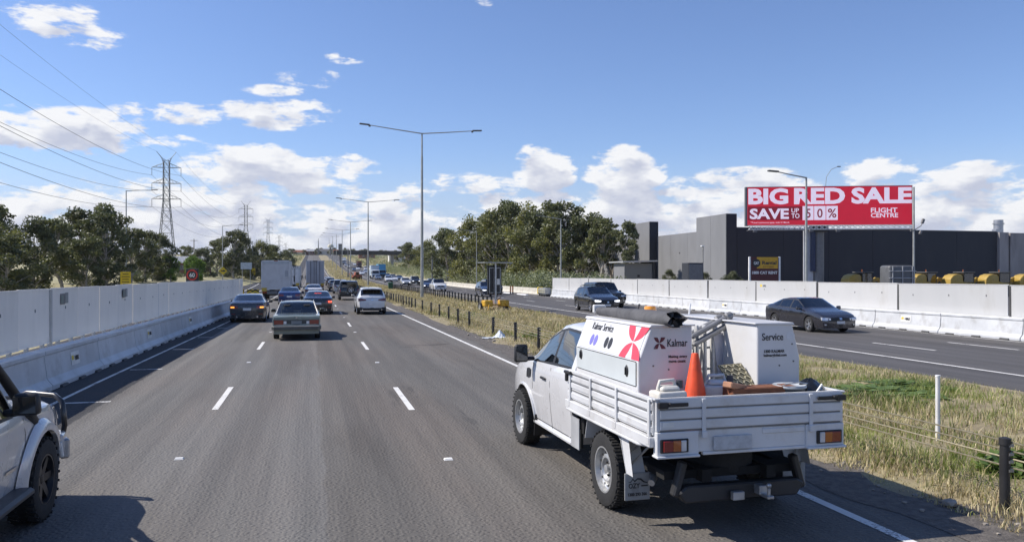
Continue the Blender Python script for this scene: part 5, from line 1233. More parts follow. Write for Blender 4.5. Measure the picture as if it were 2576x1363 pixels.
# ---------------------------------------------------------------- oncoming cars
def front_car(kind, colour, label, x, y_front, col, metal=0., tweak=None, extra=None, lamps=None, hl=None, dark_low=None, rim=M_alloy, name=None, glass=None, wstyle='alloy'):
    sp = shp(kind)
    if tweak: sp.update(tweak)
    B = Body(sp); t = thing(name or {'sedan': 'sedan', 'suv': 'suv_car', '4wd': 'four_wheel_drive', 'hatch': 'hatchback', 'ute': 'pickup_truck'}[kind], label, 'car', (x, y_front + B.y1, prof(y_front)), math.pi, 'oncoming traffic')
    pm = paint(colour, col, metal); B.build(t, pm, glass or M_glass_dark, frame_m=M_black, dark_low=dark_low); B.interior(t)
    add_wheels(t, B.W - .115, sp['axles'], sp['wr'], .22, wstyle, rim); w = B.W; zf = B.belt(B.y1)
    for cols in (hl(w, zf) if hl else [[(w * .50, zf - .10, zf - .03), (w * .72, zf - .13, zf - .0), (w * .92, zf - .11, zf + .01)]]): B.end_patch(t, 'headlight', lamps or M_head, cols, 1)
    for sg in (-1, 1):
        for (a, b_) in sp['windows'][-2:]: B.seam(t, a - .03, sp['sill'] + .1, B.belt(a) - .02, sg)
        B.seam(t, sp['windows'][-1][1] + .15, sp['sill'] + .1, B.belt(1.) - .02, sg)
    for (a, b_) in sp['windows'][-2:]: B.handle(t, a + .12, B.belt(a) - .12, pm)
    B.mirror(t, sp['screen'][1] - .2, pm)
    if extra: extra(t, B, w, zf, pm)
    return t
def fx(grz, grh, pz, low=(.24, .38), bw=.62):
    def f(t, B, w, zf, pm):
        B.end_patch(t, 'grille', M_black, [(-w * bw, grz, grz + grh * .8), (-w * .3, grz - .02, grz + grh), (0, grz - .03, grz + grh), (w * .3, grz - .02, grz + grh), (w * bw, grz, grz + grh * .8)], 1, both=False)
        B.end_patch(t, 'lower_grille', M_black, [(-w * .7, low[0], low[1]), (0, low[0] - .02, low[1]), (w * .7, low[0], low[1])], 1, .008, both=False)
        B.end_patch(t, 'number_plate', M_plate, [(-.19, pz, pz + .115), (0, pz, pz + .115), (.19, pz, pz + .115)], 1, .022, both=False)
        B.end_patch(t, 'badge', M_chrome, [(-.06, grz + grh * .4, grz + grh * .4 + .09), (.06, grz + grh * .4, grz + grh * .4 + .09)], 1, .02, both=False)
        B.end_patch(t, 'fog_lamp', M_head, [(w * .70, low[0] + .08, low[0] + .13), (w * .78, low[0] + .08, low[0] + .13)], 1, .018)
    return f
front_car('sedan', 'civic_grey', 'charcoal sedan passing the white hoarding in the oncoming lanes', 21.55, 29.0, (.040, .040, .050), .55, extra=fx(.50, .13, .38), tweak=dict(top=[(-2.32, .98), (-2.2, 1.07), (-1.85, 1.12), (-1.1, 1.36), (-.62, 1.41), (-.1, 1.42), (.22, 1.39), (1.05, 1.0), (1.25, .95), (1.8, .85), (2.15, .74), (2.30, .65)], rear=(-1.85, -1.0)), glass=glass_mat('civic_glass', (.30, .34, .34))).scale = (1., .93, 1.02)
def q5(t, B, w, zf, pm):
    fx(.52, .26, .42, bw=.46)(t, B, w, zf, pm)
    b = MB()
    for sg in (-1, 1): b.tube([(sg * .60, -1.5, 1.63), (sg * .60, -1.3, 1.70), (sg * .62, -.2, 1.72), (sg * .62, .0, 1.66)], .018, 6)
    for y_ in (-1.0, -.3): b.box((0, y_, 1.735), (1.24, .07, .03))
    b.build('roof_rack', M_black, t)
front_car('suv', 'jet_black', 'black SUV with roof racks in the oncoming lane nearest the median', 18.6, 48.6, (.012, .013, .018), .2, lamps=M_head_on, extra=q5)
def bull(t, B, w, zf, pm):
    fx(.62, .22, .52, (.44, .54))(t, B, w, zf, pm)
    b = MB(); b.tube([(-.85, 2.36, .60), (-.85, 2.42, 1.0), (-.4, 2.50, 1.06), (.4, 2.50, 1.06), (.85, 2.42, 1.0), (.85, 2.36, .60)], .03, 8); b.tube([(-.86, 2.42, .8), (.86, 2.42, .8)], .03, 8); b.build('bull_bar', M_black, t, smooth=50)
front_car('4wd', 'black_green', 'black four-wheel drive with bull bar half hidden behind the black SUV', 21.4, 54.5, (.014, .016, .016), .1, extra=bull)
front_car('suv', 'deep_navy', 'dark blue SUV with lit headlamps passing behind the message board', 18.9, 85., (.02, .03, .06), .3, lamps=M_head_on, extra=fx(.55, .2, .42))
front_car('4wd', 'black_green', 'dark four-wheel drive partly hidden behind the message board', 21.3, 93., (.014, .016, .016), .1, extra=bull)
front_car('ute', 'white_ute', 'white oncoming pickup just right of the tallest median lamp', 17.9, 113.5, (.64, .65, .66), lamps=M_head, extra=fx(.66, .2, .5, (.40, .52)))
for kind, colour, x, y, lights, lab in [
    ('hatch', 'navy', 18.3, 131, True, 'dark blue oncoming hatchback behind the tallest median lamp pole'), ('suv', 'black', 21.0, 143, False, 'black oncoming car left of the white pickup'),
    ('suv', 'silver', 18.2, 161, True, 'silver oncoming SUV right of the green bin'), ('4wd', 'dark', 21.0, 168, True, 'dark oncoming four-wheel drive between the silver SUV and the tall lamp pole'),
    ('suv', 'white', 18.2, 198, False, 'white oncoming SUV directly behind the green bin'), ('hatch', 'white', 21.0, 212, False, 'white oncoming hatchback behind and right of the green bin'),
    ('sedan', 'dark', 23.8, 226, False, 'dark oncoming sedan near the low concrete wall'), ('sedan', 'silver', 23.8, 262, False, 'silver oncoming sedan in the lane by the low wall'),
    ('hatch', 'black', 23.8, 244, False, 'black oncoming hatchback by the low wall ahead of the silver sedan'), ('sedan', 'grey', 18.2, 231, False, 'grey oncoming sedan right in front of the grey-blue truck'),
    ('sedan', 'white', 18.2, 306, False, 'white oncoming sedan right of the orange works machine'), ('hatch', 'white', 21.0, 384, False, 'small white oncoming car behind the orange works machine'),
    ('van', 'white', 23.9, 372, False, 'white oncoming van left of the grey-blue truck'), ('sedan', 'dark', 18.2, 366, False, 'small dark oncoming sedan left of the orange works machine'),
    ('suv', 'white', 18.2, 420, False, 'tiny white oncoming SUV below the big white lorry'), ('sedan', 'silver', 21.0, 330, False, 'tiny silver oncoming sedan beside the white van'),
    ('suv', 'grey', 21.0, 300, False, 'tiny grey oncoming SUV by the grey-blue truck'), ('hatch', 'silver', 18.3, 455, False, 'farthest silver oncoming hatchback by the big white lorry'),
    ('sedan', 'white', 23.8, 470, False, 'farthest white oncoming sedan by the bank')]:
    simple_car(kind, colour, lab, x, y, -1, lights)

# ---------------------------------------------------------------- trucks
M_truckbox = pbr('truck_box', (.52, .53, .55), .5, var=.05, scale=1.5, dirt=((.3, .29, .28), .35, 1.2))
def box_truck(name, label, x, y_rear, W, H, L, mat, zf=1.05, facing=1, cab=(.74, .75, .76), rear='roller', group=None):
    t = thing(name, label, 'truck', (x, y_rear, prof(y_rear)), 0 if facing > 0 else math.pi, group or ('trucks ahead in our lanes' if facing > 0 else 'oncoming traffic'))
    w = W / 2; b = MB(); b.lohi((-w, 0, zf), (w, L, H)); bx = b.build('cargo_box', mat, t, bevel=.03)
    b = MB()
    for sg in (-1, 1):
        b.lohi((sg * (w - .09), -.03, zf), (sg * w, .0, H))
    b.lohi((-w, -.03, H - .10), (w, 0, H)); b.lohi((-w, -.03, zf), (w, 0, zf + .10)); b.build('rear_frame', pbr('truck_frame', (.60, .61, .62), .4), bx, bevel=.008)
    if rear == 'roller':
        for k in range(6):
            b = MB(); z0 = zf + .11 + k * (H - zf - .22) / 6; b.lohi((-w + .10, -.018, z0 + .006), (w - .10, -.002, z0 + (H - zf - .22) / 6 - .006)); b.build('door_slat', mat, bx)
        b = MB(); b.lohi((-w + .12, -.04, H - .34), (w - .12, -.02, H - .12)); b.build('header_panel', pbr('header_grey', (.42, .45, .48), .5), bx)
        b = MB(); b.lohi((w * .62, -.035, H - 1.5), (w * .84, -.02, H - .95)); b.build('sticker_panel', pbr('sticker_grey', (.33, .35, .38), .6), bx)
        b = MB(); b.lohi((-.18, -.04, H - .09), (.18, -.03, H - .02)); b.build('marker_lamps', M_tail, bx)
    else:
        for k in range(4):
            b = MB(); x0 = -w + .10 + k * (W - .2) / 4; b.lohi((x0 + .02, -.02, zf + .12), (x0 + (W - .2) / 4 - .02, -.002, H - .12)); b.build('door_panel', mat, bx)
        b = MB()
        for xx in (-w * .5, -w * .12, w * .12, w * .5): b.tube([(xx, -.05, zf + .05), (xx, -.05, H - .05)], .028, 6)
        b.build('lock_rods', M_post_dark, bx)
        b = MB(); b.lohi((-.3, -.05, H - .16), (.3, -.03, H - .04)); b.build('top_vent', M_ink, bx)
    b = MB(); b.lohi((-w * .45, .1, .55), (-w * .3, L + 1.5, zf)); b.lohi((w * .3, .1, .55), (w * .45, L + 1.5, zf)); b.lohi((-w * .92, .15, .50), (w * .92, .28, .62)); b.build('chassis', M_under, t)
    for sg in (-1, 1):
        b = MB(); b.lohi((sg * w * .56, .05, .70), (sg * w * .92, .14, .86)); b.build('tail_light', M_tail, t)
        b = MB(); b.lohi((sg * w * .62, -.06, zf - .15), (sg * w * .95, -.03, zf + .18)); b.build('marker_board', pbr('marker_yellow', (.55, .38, .06), .5), t)
        b = MB(); b.lohi((sg * w * .5, .9, .3), (sg * w * .95, .93, .95)); b.build('mud_flap', M_black, t)
    b = MB(); b.lohi((-w * .6, -.04, .62), (w * .6, .06, .92)); b.build('tail_lift', pbr('lift_grey', (.14, .145, .15), .5), t, bevel=.02)
    tm, rm = wheel_meshes(.48, .30, 'far', M_steelrim)
    for yy in ([1.5, 2.7] if L > 6 else [1.5]) + [L + 1.2]:
        for sg in (-1, 1):
            o = link('wheel', tm, t, (sg * (w - .2), yy, .48), (0, 0, 0 if sg > 0 else math.pi)); part('rim', rm, o)
    cm = pbr('cab_%02d' % int(cab[0] * 100), cab, .4, coat=.6)
    b = MB(); b.prism([(L + .15, .55), (L + 2.2, .55), (L + 2.25, 1.2), (L + 2.15, 1.75), (L + 1.75, 2.65), (L + 1.5, 2.8), (L + .15, 2.8)], 'x', -w * .96, w * .96); cb = b.build('cab', cm, t, bevel=.06, bseg=2, smooth=40)
    b = MB(); b.add([(-w * .84, L + 2.18, 1.72), (w * .84, L + 2.18, 1.72), (w * .80, L + 1.79, 2.6), (-w * .80, L + 1.79, 2.6)], [(0, 1, 2, 3)]); b.build('windscreen', M_glass_far, cb)
    b = MB(); b.lohi((-w * .7, L + 2.24, .75), (w * .7, L + 2.28, 1.25)); b.build('grille', M_black, cb)
    for sg in (-1, 1):
        b = MB(); b.lohi((sg * w * .72, L + 2.25, .8), (sg * w * .92, L + 2.29, 1.05)); b.build('headlight', M_head, cb)
        b = MB(); b.add([(sg * w * .965, L + .7, 1.7), (sg * w * .965, L + 1.95, 1.7), (sg * w * .965, L + 1.6, 2.5), (sg * w * .965, L + .7, 2.5)], [(0, 1, 2, 3)]); b.build('side_window', M_glass_far, cb)
        b = MB(); b.box((sg * (w + .16), L + 1.9, 2.0), (.10, .2, .62)); b.tube([(sg * w * .95, L + 1.85, 2.25), (sg * (w + .15), L + 1.88, 2.25)], .02, 6); b.build('mirror', M_black, cb, bevel=.02)
    return t
box_truck('box_truck', 'grey box truck with a flat roller rear door in the slow lane', -3.32, 77.5, 2.62, 3.78, 6.5, M_truckbox)
box_truck('semi_trailer', 'tall grey semi trailer with ribbed rear doors in the middle lane', .38, 116, 2.5, 4.42, 12., pbr('trailer_grey', (.36, .37, .40), .5, var=.08, scale=1), rear='doors')
box_truck('prime_mover_truck', 'white truck between the box truck and the tall trailer', -2.75, 104, 2.35, 3.25, 7., pbr('white_body', (.66, .67, .68), .5), zf=1.2, rear='doors')
box_truck('box_truck', 'small white truck far ahead seen over the slow lane traffic', -3.2, 150, 2.4, 3.9, 6., pbr('white_body2', (.66, .66, .66), .5), rear='doors')
def onc_truck(name, label, x, y_front, W, H, L, mat, cab): 
    t = box_truck(name, label, x, 0, W, H, L, mat, facing=-1, cab=cab, rear='doors'); t.location = (x, y_front + L + 2.3, prof(y_front)); return t
onc_truck('cargo_truck', 'grey-blue oncoming truck with a pale cab in the lane nearest the median', 18.3, 240, 2.4, 4.2, 7, pbr('pale_blue_box', (.38, .46, .54), .5), (.62, .66, .70))
onc_truck('cargo_truck', 'bright blue oncoming truck beside the grey-blue truck', 21.6, 255, 2.4, 4.5, 8, pbr('sky_blue_box', (.08, .30, .48), .5), (.07, .22, .36))
onc_truck('cargo_truck', 'big white oncoming lorry farthest up the hill', 18.4, 486, 2.5, 4.4, 9, pbr('white_box3', (.70, .71, .72), .5), (.74, .75, .76))
onc_truck('cargo_truck', 'rust brown oncoming truck by the bank', 24., 425, 2.5, 3.6, 7, pbr('brown_box', (.16, .07, .045), .6), (.20, .09, .06))
# ---------------------------------------------------------------- trees and shrubs
M_bark = pbr('bark', (.24, .21, .18), .9, var=.3, scale=3, bump=.5, bscale=12, col2=(.46, .42, .36))
M_leaf_dark = leafy('leaf_dark', (.056, .068, .038), (.190, .198, .100), .7, .22)
M_leaf_olive = leafy('leaf_olive', (.070, .084, .044), (.240, .248, .125), .7, .25)
M_leaf_gold = leafy('leaf_gold', (.078, .090, .038), (.315, .305, .120), .6, .28)
M_leaf_green = leafy('leaf_green', (.07, .125, .028), (.22, .33, .065), .7, .3)
M_leaf_shrub = leafy('leaf_shrub', (.12, .14, .078), (.32, .345, .20), .5, .22)
def leaf_cloud(name, centres, radii, per, size, mat, seed, droop=.5, squash=1.):
    """thousands of single leaves or sprays spread through the clumps of a crown"""
    rg = np.random.default_rng(seed); C = []; A = []
    for c, r_, n in zip(centres, radii, per):
        d = rg.normal(size=(n, 3)); d /= np.linalg.norm(d, axis=1)[:, None]
        rad = rg.uniform(0, 1, n) ** .42 * (1 + .22 * np.sin(d[:, 0] * 5 + seed) * np.sin(d[:, 2] * 6 + d[:, 1] * 4))
        C.append(np.array(c) + d * rad[:, None] * np.array(r_))
    P = np.concatenate(C); n = len(P)
    u = rg.normal(size=(n, 3)); u[:, 2] = u[:, 2] * .7 - droop; u /= np.linalg.norm(u, axis=1)[:, None]
    w = np.cross(u, rg.normal(size=(n, 3))); w /= np.linalg.norm(w, axis=1)[:, None]
    L = (size * rg.uniform(.6, 1.5, n))[:, None]; W = L * rg.uniform(.26, .5, n)[:, None]
    V = np.stack([P - u * L * .5, P + w * W - u * L * .05, P + u * L * .55, P - w * W + u * L * .08], 1).reshape(-1, 3)
    me = bpy.data.meshes.new(name); me.vertices.add(n * 4); me.vertices.foreach_set('co', V.ravel().astype(np.float32))
    me.loops.add(n * 4); me.loops.foreach_set('vertex_index', np.arange(n * 4)); me.polygons.add(n); me.polygons.foreach_set('loop_start', np.arange(n) * 4)
    me.materials.append(mat); me.update(calc_edges=True); return me
def make_tree(seed, H, spread, leaf, low=.30, n_clump=17, leaves=6200, size=.26, trunks=1):
    """a gum tree: forked trunk, rising limbs, clumped crown; built 1:1 with height H"""
    rg = random.Random(seed); tk = MB(); cs = []; rs = []
    for tnum in range(trunks):
        bx, by = (rg.uniform(-.5, .5), rg.uniform(-.5, .5)) if trunks > 1 else (0, 0)
        pts = [(bx, by, -.3)]; x, y = bx, by; k = 7
        for i in range(1, k + 1):
            x += rg.uniform(-.035, .035) * H; y += rg.uniform(-.035, .035) * H; pts.append((x, y, H * .80 * i / k))
        r0 = .020 * H; tk.tube(pts, [r0 * (1 - .85 * i / k) + .02 for i in range(k + 1)], 7)
        nb = n_clump // trunks
        for i in range(nb):
            t = low + (1 - low) * (i + rg.random()) / nb * .92; z0 = H * .80 * max(.12, t - .18); j = min(k - 1, int(z0 / (H * .8) * k)); p0 = Vector(pts[j]).lerp(Vector(pts[j + 1]), z0 / (H * .8) * k - j)
            a = rg.uniform(0, 6.28) + i * 2.4; env = math.sin(math.pi * min(1, .18 + .80 * (t - low) / (1 - low))) ** .7; rr = spread * env * rg.uniform(.35, 1.)
            p1 = Vector((p0.x + math.cos(a) * rr, p0.y + math.sin(a) * rr, H * t + rg.uniform(-.04, .06) * H)); mid = p0.lerp(p1, .5) + Vector((0, 0, -.02 * H + rg.uniform(-.02, .03) * H))
            tk.tube([p0, mid, p1], [r0 * .42 * (1 - t * .5), r0 * .28 * (1 - t * .5), .018], 5)
            s_ = spread * rg.uniform(.18, .35); cs.append(tuple(p1 + Vector((0, 0, s_ * .15)))); rs.append((s_, s_, s_ * rg.uniform(.6, .95)))
            if rg.random() < .6:
                p2 = mid + Vector((rg.uniform(-1, 1), rg.uniform(-1, 1), rg.uniform(.1, .7))) * spread * .4; tk.tube([mid, p2], [r0 * .2, .015], 4); s2 = s_ * .6; cs.append(tuple(p2)); rs.append((s2, s2, s2 * .7))
    cs.append((pts[-1][0], pts[-1][1], H * .90)); rs.append((spread * .34, spread * .34, H * .10))
    vol = [r_[0] * r_[1] * r_[2] for r_ in rs]; vv = sum(v ** .75 for v in vol); per = [max(20, int(leaves * v ** .75 / vv)) for v in vol]
    return tk.mesh('trunk', M_bark, smooth=50), leaf_cloud('crown', cs, rs, per, size, leaf, seed)
PROTO = {}
def tree(proto, label, x, y, top, rz=None, group=None, name='gum_tree', squash=1.):
    H0, tm, cm = PROTO[proto]; g0 = terr(x, y) - .05; s_ = (top - g0) / H0
    t = thing(name, label, 'tree', (x, y, g0), rnd.uniform(0, 6.28) if rz is None else rz, group); t.scale = (s_ * squash, s_ * squash, s_)
    part('trunk', tm, t); part('crown', cm, t); return t
for k, (seed, H, sp_, leaf, kw) in dict(a=(1, 10, 3.1, M_leaf_dark, dict(low=.22, n_clump=26, leaves=6400)), b=(2, 10, 3.4, M_leaf_olive, dict(low=.18, n_clump=28, leaves=7000)), c=(3, 10, 2.6, M_leaf_dark, dict(low=.30, n_clump=22, leaves=6000, trunks=2)),
        d=(4, 10, 3.6, M_leaf_gold, dict(low=.15, n_clump=28, leaves=7000)), e=(5, 10, 2.9, M_leaf_olive, dict(low=.35, n_clump=20, leaves=5200)), f=(6, 6, 3.3, M_leaf_green, dict(low=.02, n_clump=22, leaves=8000, size=.22)), h=(9, 10, 2.7, M_leaf_olive, dict(low=.44, n_clump=21, leaves=5400, trunks=3)), g=(8, 10, 3.6, M_leaf_dark, dict(low=.06, n_clump=30, leaves=7600))).items():
    PROTO[k] = (H, *make_tree(seed, H, sp_, leaf, **kw))
for i, (p, x, y, z, sq, lab) in enumerate([
    ('d', -26.0, 75, 7.4, 1.1, 'yellow-tinged tree at the far left edge behind the hoarding'), ('g', -27.4, 83, 8.5, 1.0, 'dark tree second from the left edge behind the hoarding'), ('g', -27.0, 88, 7.8, 1., 'dark low tree right of the yellow-tinged tree at the left edge'),
    ('c', -29.8, 102, 8.4, 1.0, 'slender two-stemmed gum in the gap among the left trees'), ('e', -25.8, 94, 8.6, 1.1, 'loose grey-green gum left of the tallest left trees'), ('a', -25.6, 100, 10.2, 1.05, 'tall dense gum with a rounded top among the left trees'), ('b', -24.6, 105, 10.7, 1.05, 'tallest gum left of the first single-arm street lamp'),
    ('g', -22.2, 97, 8.9, 1.0, 'dark full gum directly beside the first single-arm street lamp'), ('b', -23.4, 115, 8.7, 1.1, 'olive gum just right of the first single-arm street lamp'), ('a', -22.4, 119, 8.6, 1.1, 'open-crowned gum in front of the big pylon'), ('g', -22.9, 130, 8.3, 1.1, 'dark gum at the foot of the big pylon'),
    ('g', -24, 72, 5.4, 1.3, 'low dark shrubby tree just over the hoarding at the far left'), ('b', -22.6, 90, 6.2, 1.2, 'low olive tree above the hoarding below the tallest left gum'), ('d', -22.8, 126, 5.2, 1.3, 'golden-leaved small tree right of the yellow works sign'), ('a', -31, 112, 9.0, 1.1, 'dim gum deep behind the tallest left trees'), ('g', -34, 96, 8.6, 1.1, 'dark gum in the back row of the left trees')]):
    tree(p, lab, x, y, z, group='gum trees behind the left hoarding', squash=sq)
for i, (p, x, y, z, sq, lab) in enumerate([
    ('b', 28.8, 172, 12.4, 1., 'leftmost tall gum of the right-hand grove'), ('d', 30.6, 160, 13.8, .95, 'rounded gum second from the left of the right-hand grove'), ('b', 32.2, 151, 13.7, 1., 'dense olive gum left of the grove\'s highest point'), ('d', 33.6, 146, 13.9, .9, 'yellow-green gum just left of the grove\'s highest tree'),
    ('b', 35.0, 140, 15.7, .95, 'highest gum of the right-hand grove with a pointed top'), ('d', 35.9, 132, 14.0, 1., 'broad gum right of the grove\'s highest tree'), ('b', 37.6, 128, 13.2, 1., 'gum with a dark middle behind the street lamp in the grove'), ('d', 38.0, 122, 12.0, 1., 'bushy gum below the second peak of the grove'),
    ('e', 39.4, 120, 14.2, 1.05, 'gum with an airy second peak beside the grove street lamp'), ('b', 40.8, 116, 11.7, 1.05, 'olive gum right of the grove street lamp'), ('h', 41.9, 112, 10.9, 1.1, 'drooping gum near the right end of the grove'), ('h', 47.5, 122, 9.8, 1.1, 'thin gum against the pale warehouse wall'),
    ('h', 44.4, 108, 10.2, .9, 'rightmost gum of the grove with bare stems against the warehouse'), ('g', 41.8, 150, 12.4, 1.1, 'dark gum in the back row at the middle of the grove'), ('g', 38.6, 175, 12.1, 1.2, 'dark gum in the back row at the left of the grove'), ('g', 45.8, 135, 11.4, 1.1, 'dark gum in the back row at the right of the grove'),
    ('b', 39.0, 330, 15.6, 1.2, 'distant gum by the overpass left of the tall median lamp'), ('d', 41.5, 300, 15.2, 1.2, 'distant gum by the overpass just right of the tall median lamp'), ('g', 34.5, 215, 9.6, 1.3, 'low dark gum left of the right-hand grove'), ('b', 36.5, 250, 11.5, 1.2, 'mid-distance gum behind the black roadside pole')]):
    tree(p, lab, x, y, z, group='gum trees in the right-hand grove', squash=sq)
for i, (p, x, y, z, sq, lab) in enumerate([
    ('b', -22.6, 205, 11.0, 1.1, 'gum left of the second single-arm street lamp'), ('a', -18.4, 202, 13.4, 1.1, 'spreading gum behind the second single-arm street lamp'), ('g', -17.0, 225, 12.4, 1.15, 'dark gum between the second and third single-arm lamps'), ('d', -14.2, 240, 11.8, 1.1, 'golden gum right of the third single-arm street lamp'),
    ('b', -11.6, 258, 11.6, 1.2, 'gum above the grey box truck'), ('g', -9.4, 275, 10.2, 1.2, 'dark gum right of the grey box truck roof'), ('g', -24.5, 190, 8.0, 1.3, 'low dark tree left of the diamond arrow sign'), ('e', -37, 262, 11.4, 1.1, 'far small gum beside the wooden power poles'),
    ('g', -19.5, 215, 7.5, 1.5, 'dark undergrowth tree behind the diamond arrow sign'), ('g', -14.8, 222, 7.2, 1.5, 'dark undergrowth tree behind the blank white sign'), ('g', -12.4, 232, 7.0, 1.4, 'dark undergrowth tree beside the grey box truck')]):
    tree(p, lab, x, y, z, group='gum trees beside the exit ramp', squash=sq)
for p, x, y, z, sq, lab in [('f', -20.9, 130, 5.3, .95, 'bright green rounded bush left of the 60 sign'), ('f', -18.9, 137, 5.4, .8, 'bright green bush just above the 60 sign'), ('f', -21.6, 162, 5.2, .9, 'green bush left of the diamond sign on the bank'), ('f', -24, 124, 4.4, .9, 'green bush under the big pylon')]:
    tree(p, lab, x, y, z, name='bush', group='green bushes on the bank', squash=sq)
far_lab = 'small distant tree on the skyline at the top of the hill'
for i in range(30):
    x = -52 + i * 4.6 + rnd.uniform(-1.5, 1.5); y = rnd.uniform(915, 960)
    tree('abdeg'[i % 5], far_lab, x, y, prof(y) + rnd.uniform(4.5, 8), group='distant trees on the skyline', squash=1.6)
for i in range(26):      # trees on the far right and left sides further back
    x, y = (rnd.uniform(46, 95), rnd.uniform(230, 560)) if i % 2 else (rnd.uniform(-75, -24), rnd.uniform(300, 560))
    tree('bdgae'[i % 5], 'mid-distance gum beyond the grove and the overpass' if i % 2 else 'mid-distance gum behind the trees of the exit ramp', x, y, prof(y) + rnd.uniform(6, 10), group='mid-distance trees on the right' if i % 2 else 'mid-distance trees on the left', squash=1.25)
# long mass of shrubs behind the oncoming lanes
rg = np.random.default_rng(77); cs = []; rs = []; per = []
for i in range(330):
    y = 87 + 330 * rg.uniform() ** 1.5; x = 28.2 + rg.uniform(0, 7.5) * (1 if y < 140 else 1.5); h = rg.uniform(.65, 1.15) * (1.45 + min(1.0, max(0, y - 87) / 90))
    cs.append((x, y, terr(x, y) + h * .75)); rs.append((h * 1.0, h * 1.1, h * .85)); per.append(260 if y < 160 else 150 if y < 240 else 90)
me = leaf_cloud('shrubbery', cs, rs, per, .22, M_leaf_shrub, 77, droop=-.2)
tag(link('shrubbery', me), 'long grey-green mass of shrubs behind the low wall of the oncoming lanes', 'shrubs', kind='stuff')
cs = []; rs = []; per = []
for i in range(120):
    y = rg.uniform(85, 240); x = rg.uniform(-33, -21) if y < 140 else rg.uniform(-30, -15); h = rg.uniform(.5, 1.1)
    if -22 < x and y < 190: continue
    cs.append((x, y, terr(x, y) + h * .6)); rs.append((h * 1.2, h * 1.2, h * .8)); per.append(120)
tag(link('undergrowth', leaf_cloud('undergrowth', cs, rs, per, .24, M_leaf_dark, 78, droop=-.1)), 'dark undergrowth below the trees behind the left hoarding', 'undergrowth', kind='stuff')
cs = []; rs = []; per = []
for i in range(420):
    y = rg.uniform(290, 900); x = rg.uniform(-70, -9.5) if i % 2 else rg.uniform(29, 100); h = rg.uniform(.8, 2.2)
    cs.append((x, y, terr(x, y) + h * .5)); rs.append((h * 1.8, h * 1.8, h * .9)); per.append(60)
tag(link('hillside_scrub', leaf_cloud('hillside_scrub', cs, rs, per, .5, M_leaf_shrub, 79, droop=-.1)), 'olive scrub covering the far hillsides beside the road', 'scrub', kind='stuff')
for i, (x, y, h, lab) in enumerate([(45.6, 97, 2.6, 'scrubby bush beside the grey shed'), (46.5, 88, 2.2, 'small bush left of the dark bin store'), (44.6, 79, 2.3, 'small shrub right of the dark bin store'), (34.8, 62, 1.9, 'small shrub by the maroon rental sign')]):
    tree('g', lab, x, y, h + .4, name='bush', group='shrubs along the warehouse', squash=1.2)

# ---------------------------------------------------------------- street lamps
M_lamp = pbr('lamp_pole', (.36, .365, .34), .5, metal=.4, var=.15, scale=2)
M_lamp_head = pbr('lamp_head', (.10, .105, .11), .5)
def lamp_double(label, x, y, H=16.7, arm=5.4):
    t = thing('street_lamp', label, 'street lamp', (x, y, prof(y)), R(4), 'double-arm lamps along the median')
    b = MB(); b.tube([(0, 0, -.2), (0, 0, H * .86), (0, 0, H * .861), (0, 0, H)], [.17, .105, .085, .075], 12); b.build('pole', M_lamp, t, smooth=40)
    for sg in (-1, 1):
        b = MB(); b.tube([(0, 0, H - .05), (sg * arm * .5, 0, H + .22), (sg * arm, 0, H + .52)], [.06, .05, .04], 8); b.build('arm', M_lamp, t, smooth=50)
        b = MB(); b.box((sg * (arm + .35), 0, H + .56), (1.0, .30, .13), rot=(0, -sg * .06, 0)); b.box((sg * (arm - .15), 0, H + .42), (.22, .1, .16)); b.build('lantern', M_lamp_head, t, bevel=.03)
    b = MB(); b.lathe([(.22, 0), (.22, .05), (.18, .08)], 12); b.build('base_plate', M_lamp, t)
for k, (y, lab) in enumerate([(80, 'tallest double-arm median lamp in the middle of the view'), (160, 'second double-arm median lamp'), (235, 'third double-arm median lamp'), (302, 'fourth double-arm median lamp'), (375, 'fifth double-arm median lamp'), (450, 'sixth double-arm median lamp'), (540, 'farthest double-arm median lamp')]):
    lamp_double(lab + (' counted from the tallest' if k else ''), 10.72, y)
def lamp_single(label, x, y, H, arm, sg, group, arm_rise=.35):
    t = thing('street_lamp', label, 'street lamp', (x, y, terr(x, y)), 0, group)
    b = MB(); b.tube([(0, 0, -.2), (0, 0, H)], [.12, .06], 10); b.build('pole', M_lamp, t, smooth=40)
    b = MB(); b.tube([(0, 0, H - .04), (sg * arm * .5, 0, H + arm_rise * .4), (sg * arm, 0, H + arm_rise)], [.05, .04, .035], 8); b.build('arm', M_lamp, t, smooth=50)
    b = MB(); b.box((sg * (arm + .25), 0, H + arm_rise + .02), (.75, .26, .10), rot=(0, -sg * .05, 0)); b.build('lantern', M_lamp_head, t, bevel=.03)
lamp_single('first single-arm lamp on the left, above the yellow works sign', -23.6, 113, 12, 3.2, 1, 'single-arm lamps along the exit ramp', .15)
lamp_single('second single-arm lamp on the left, above the diamond arrow sign', -17.2, 166, 11.2, 3.3, 1, 'single-arm lamps along the exit ramp', .15)
lamp_single('third single-arm lamp on the left, beside the grey box truck', -15.7, 225, 10., 3.4, 1, 'single-arm lamps along the exit ramp', .15)
lamp_single('single-arm lamp standing in front of the red billboard', 31.5, 46, 8.85, 2.2, -1, 'single-arm lamps behind the oncoming lanes', .3)
lamp_single('single-arm lamp rising through the grove near the warehouse', 28.4, 89.5, 9.0, 2.4, -1, 'single-arm lamps behind the oncoming lanes', .3)
lamp_single('single-arm lamp at the left half of the grove', 28.4, 139, 10.0, 2.4, -1, 'single-arm lamps behind the oncoming lanes', .3)
t = thing('camera_pole', 'dark roadside pole in the shrubs left of the grove', 'pole', (29.4, 200, terr(29.4, 200)))
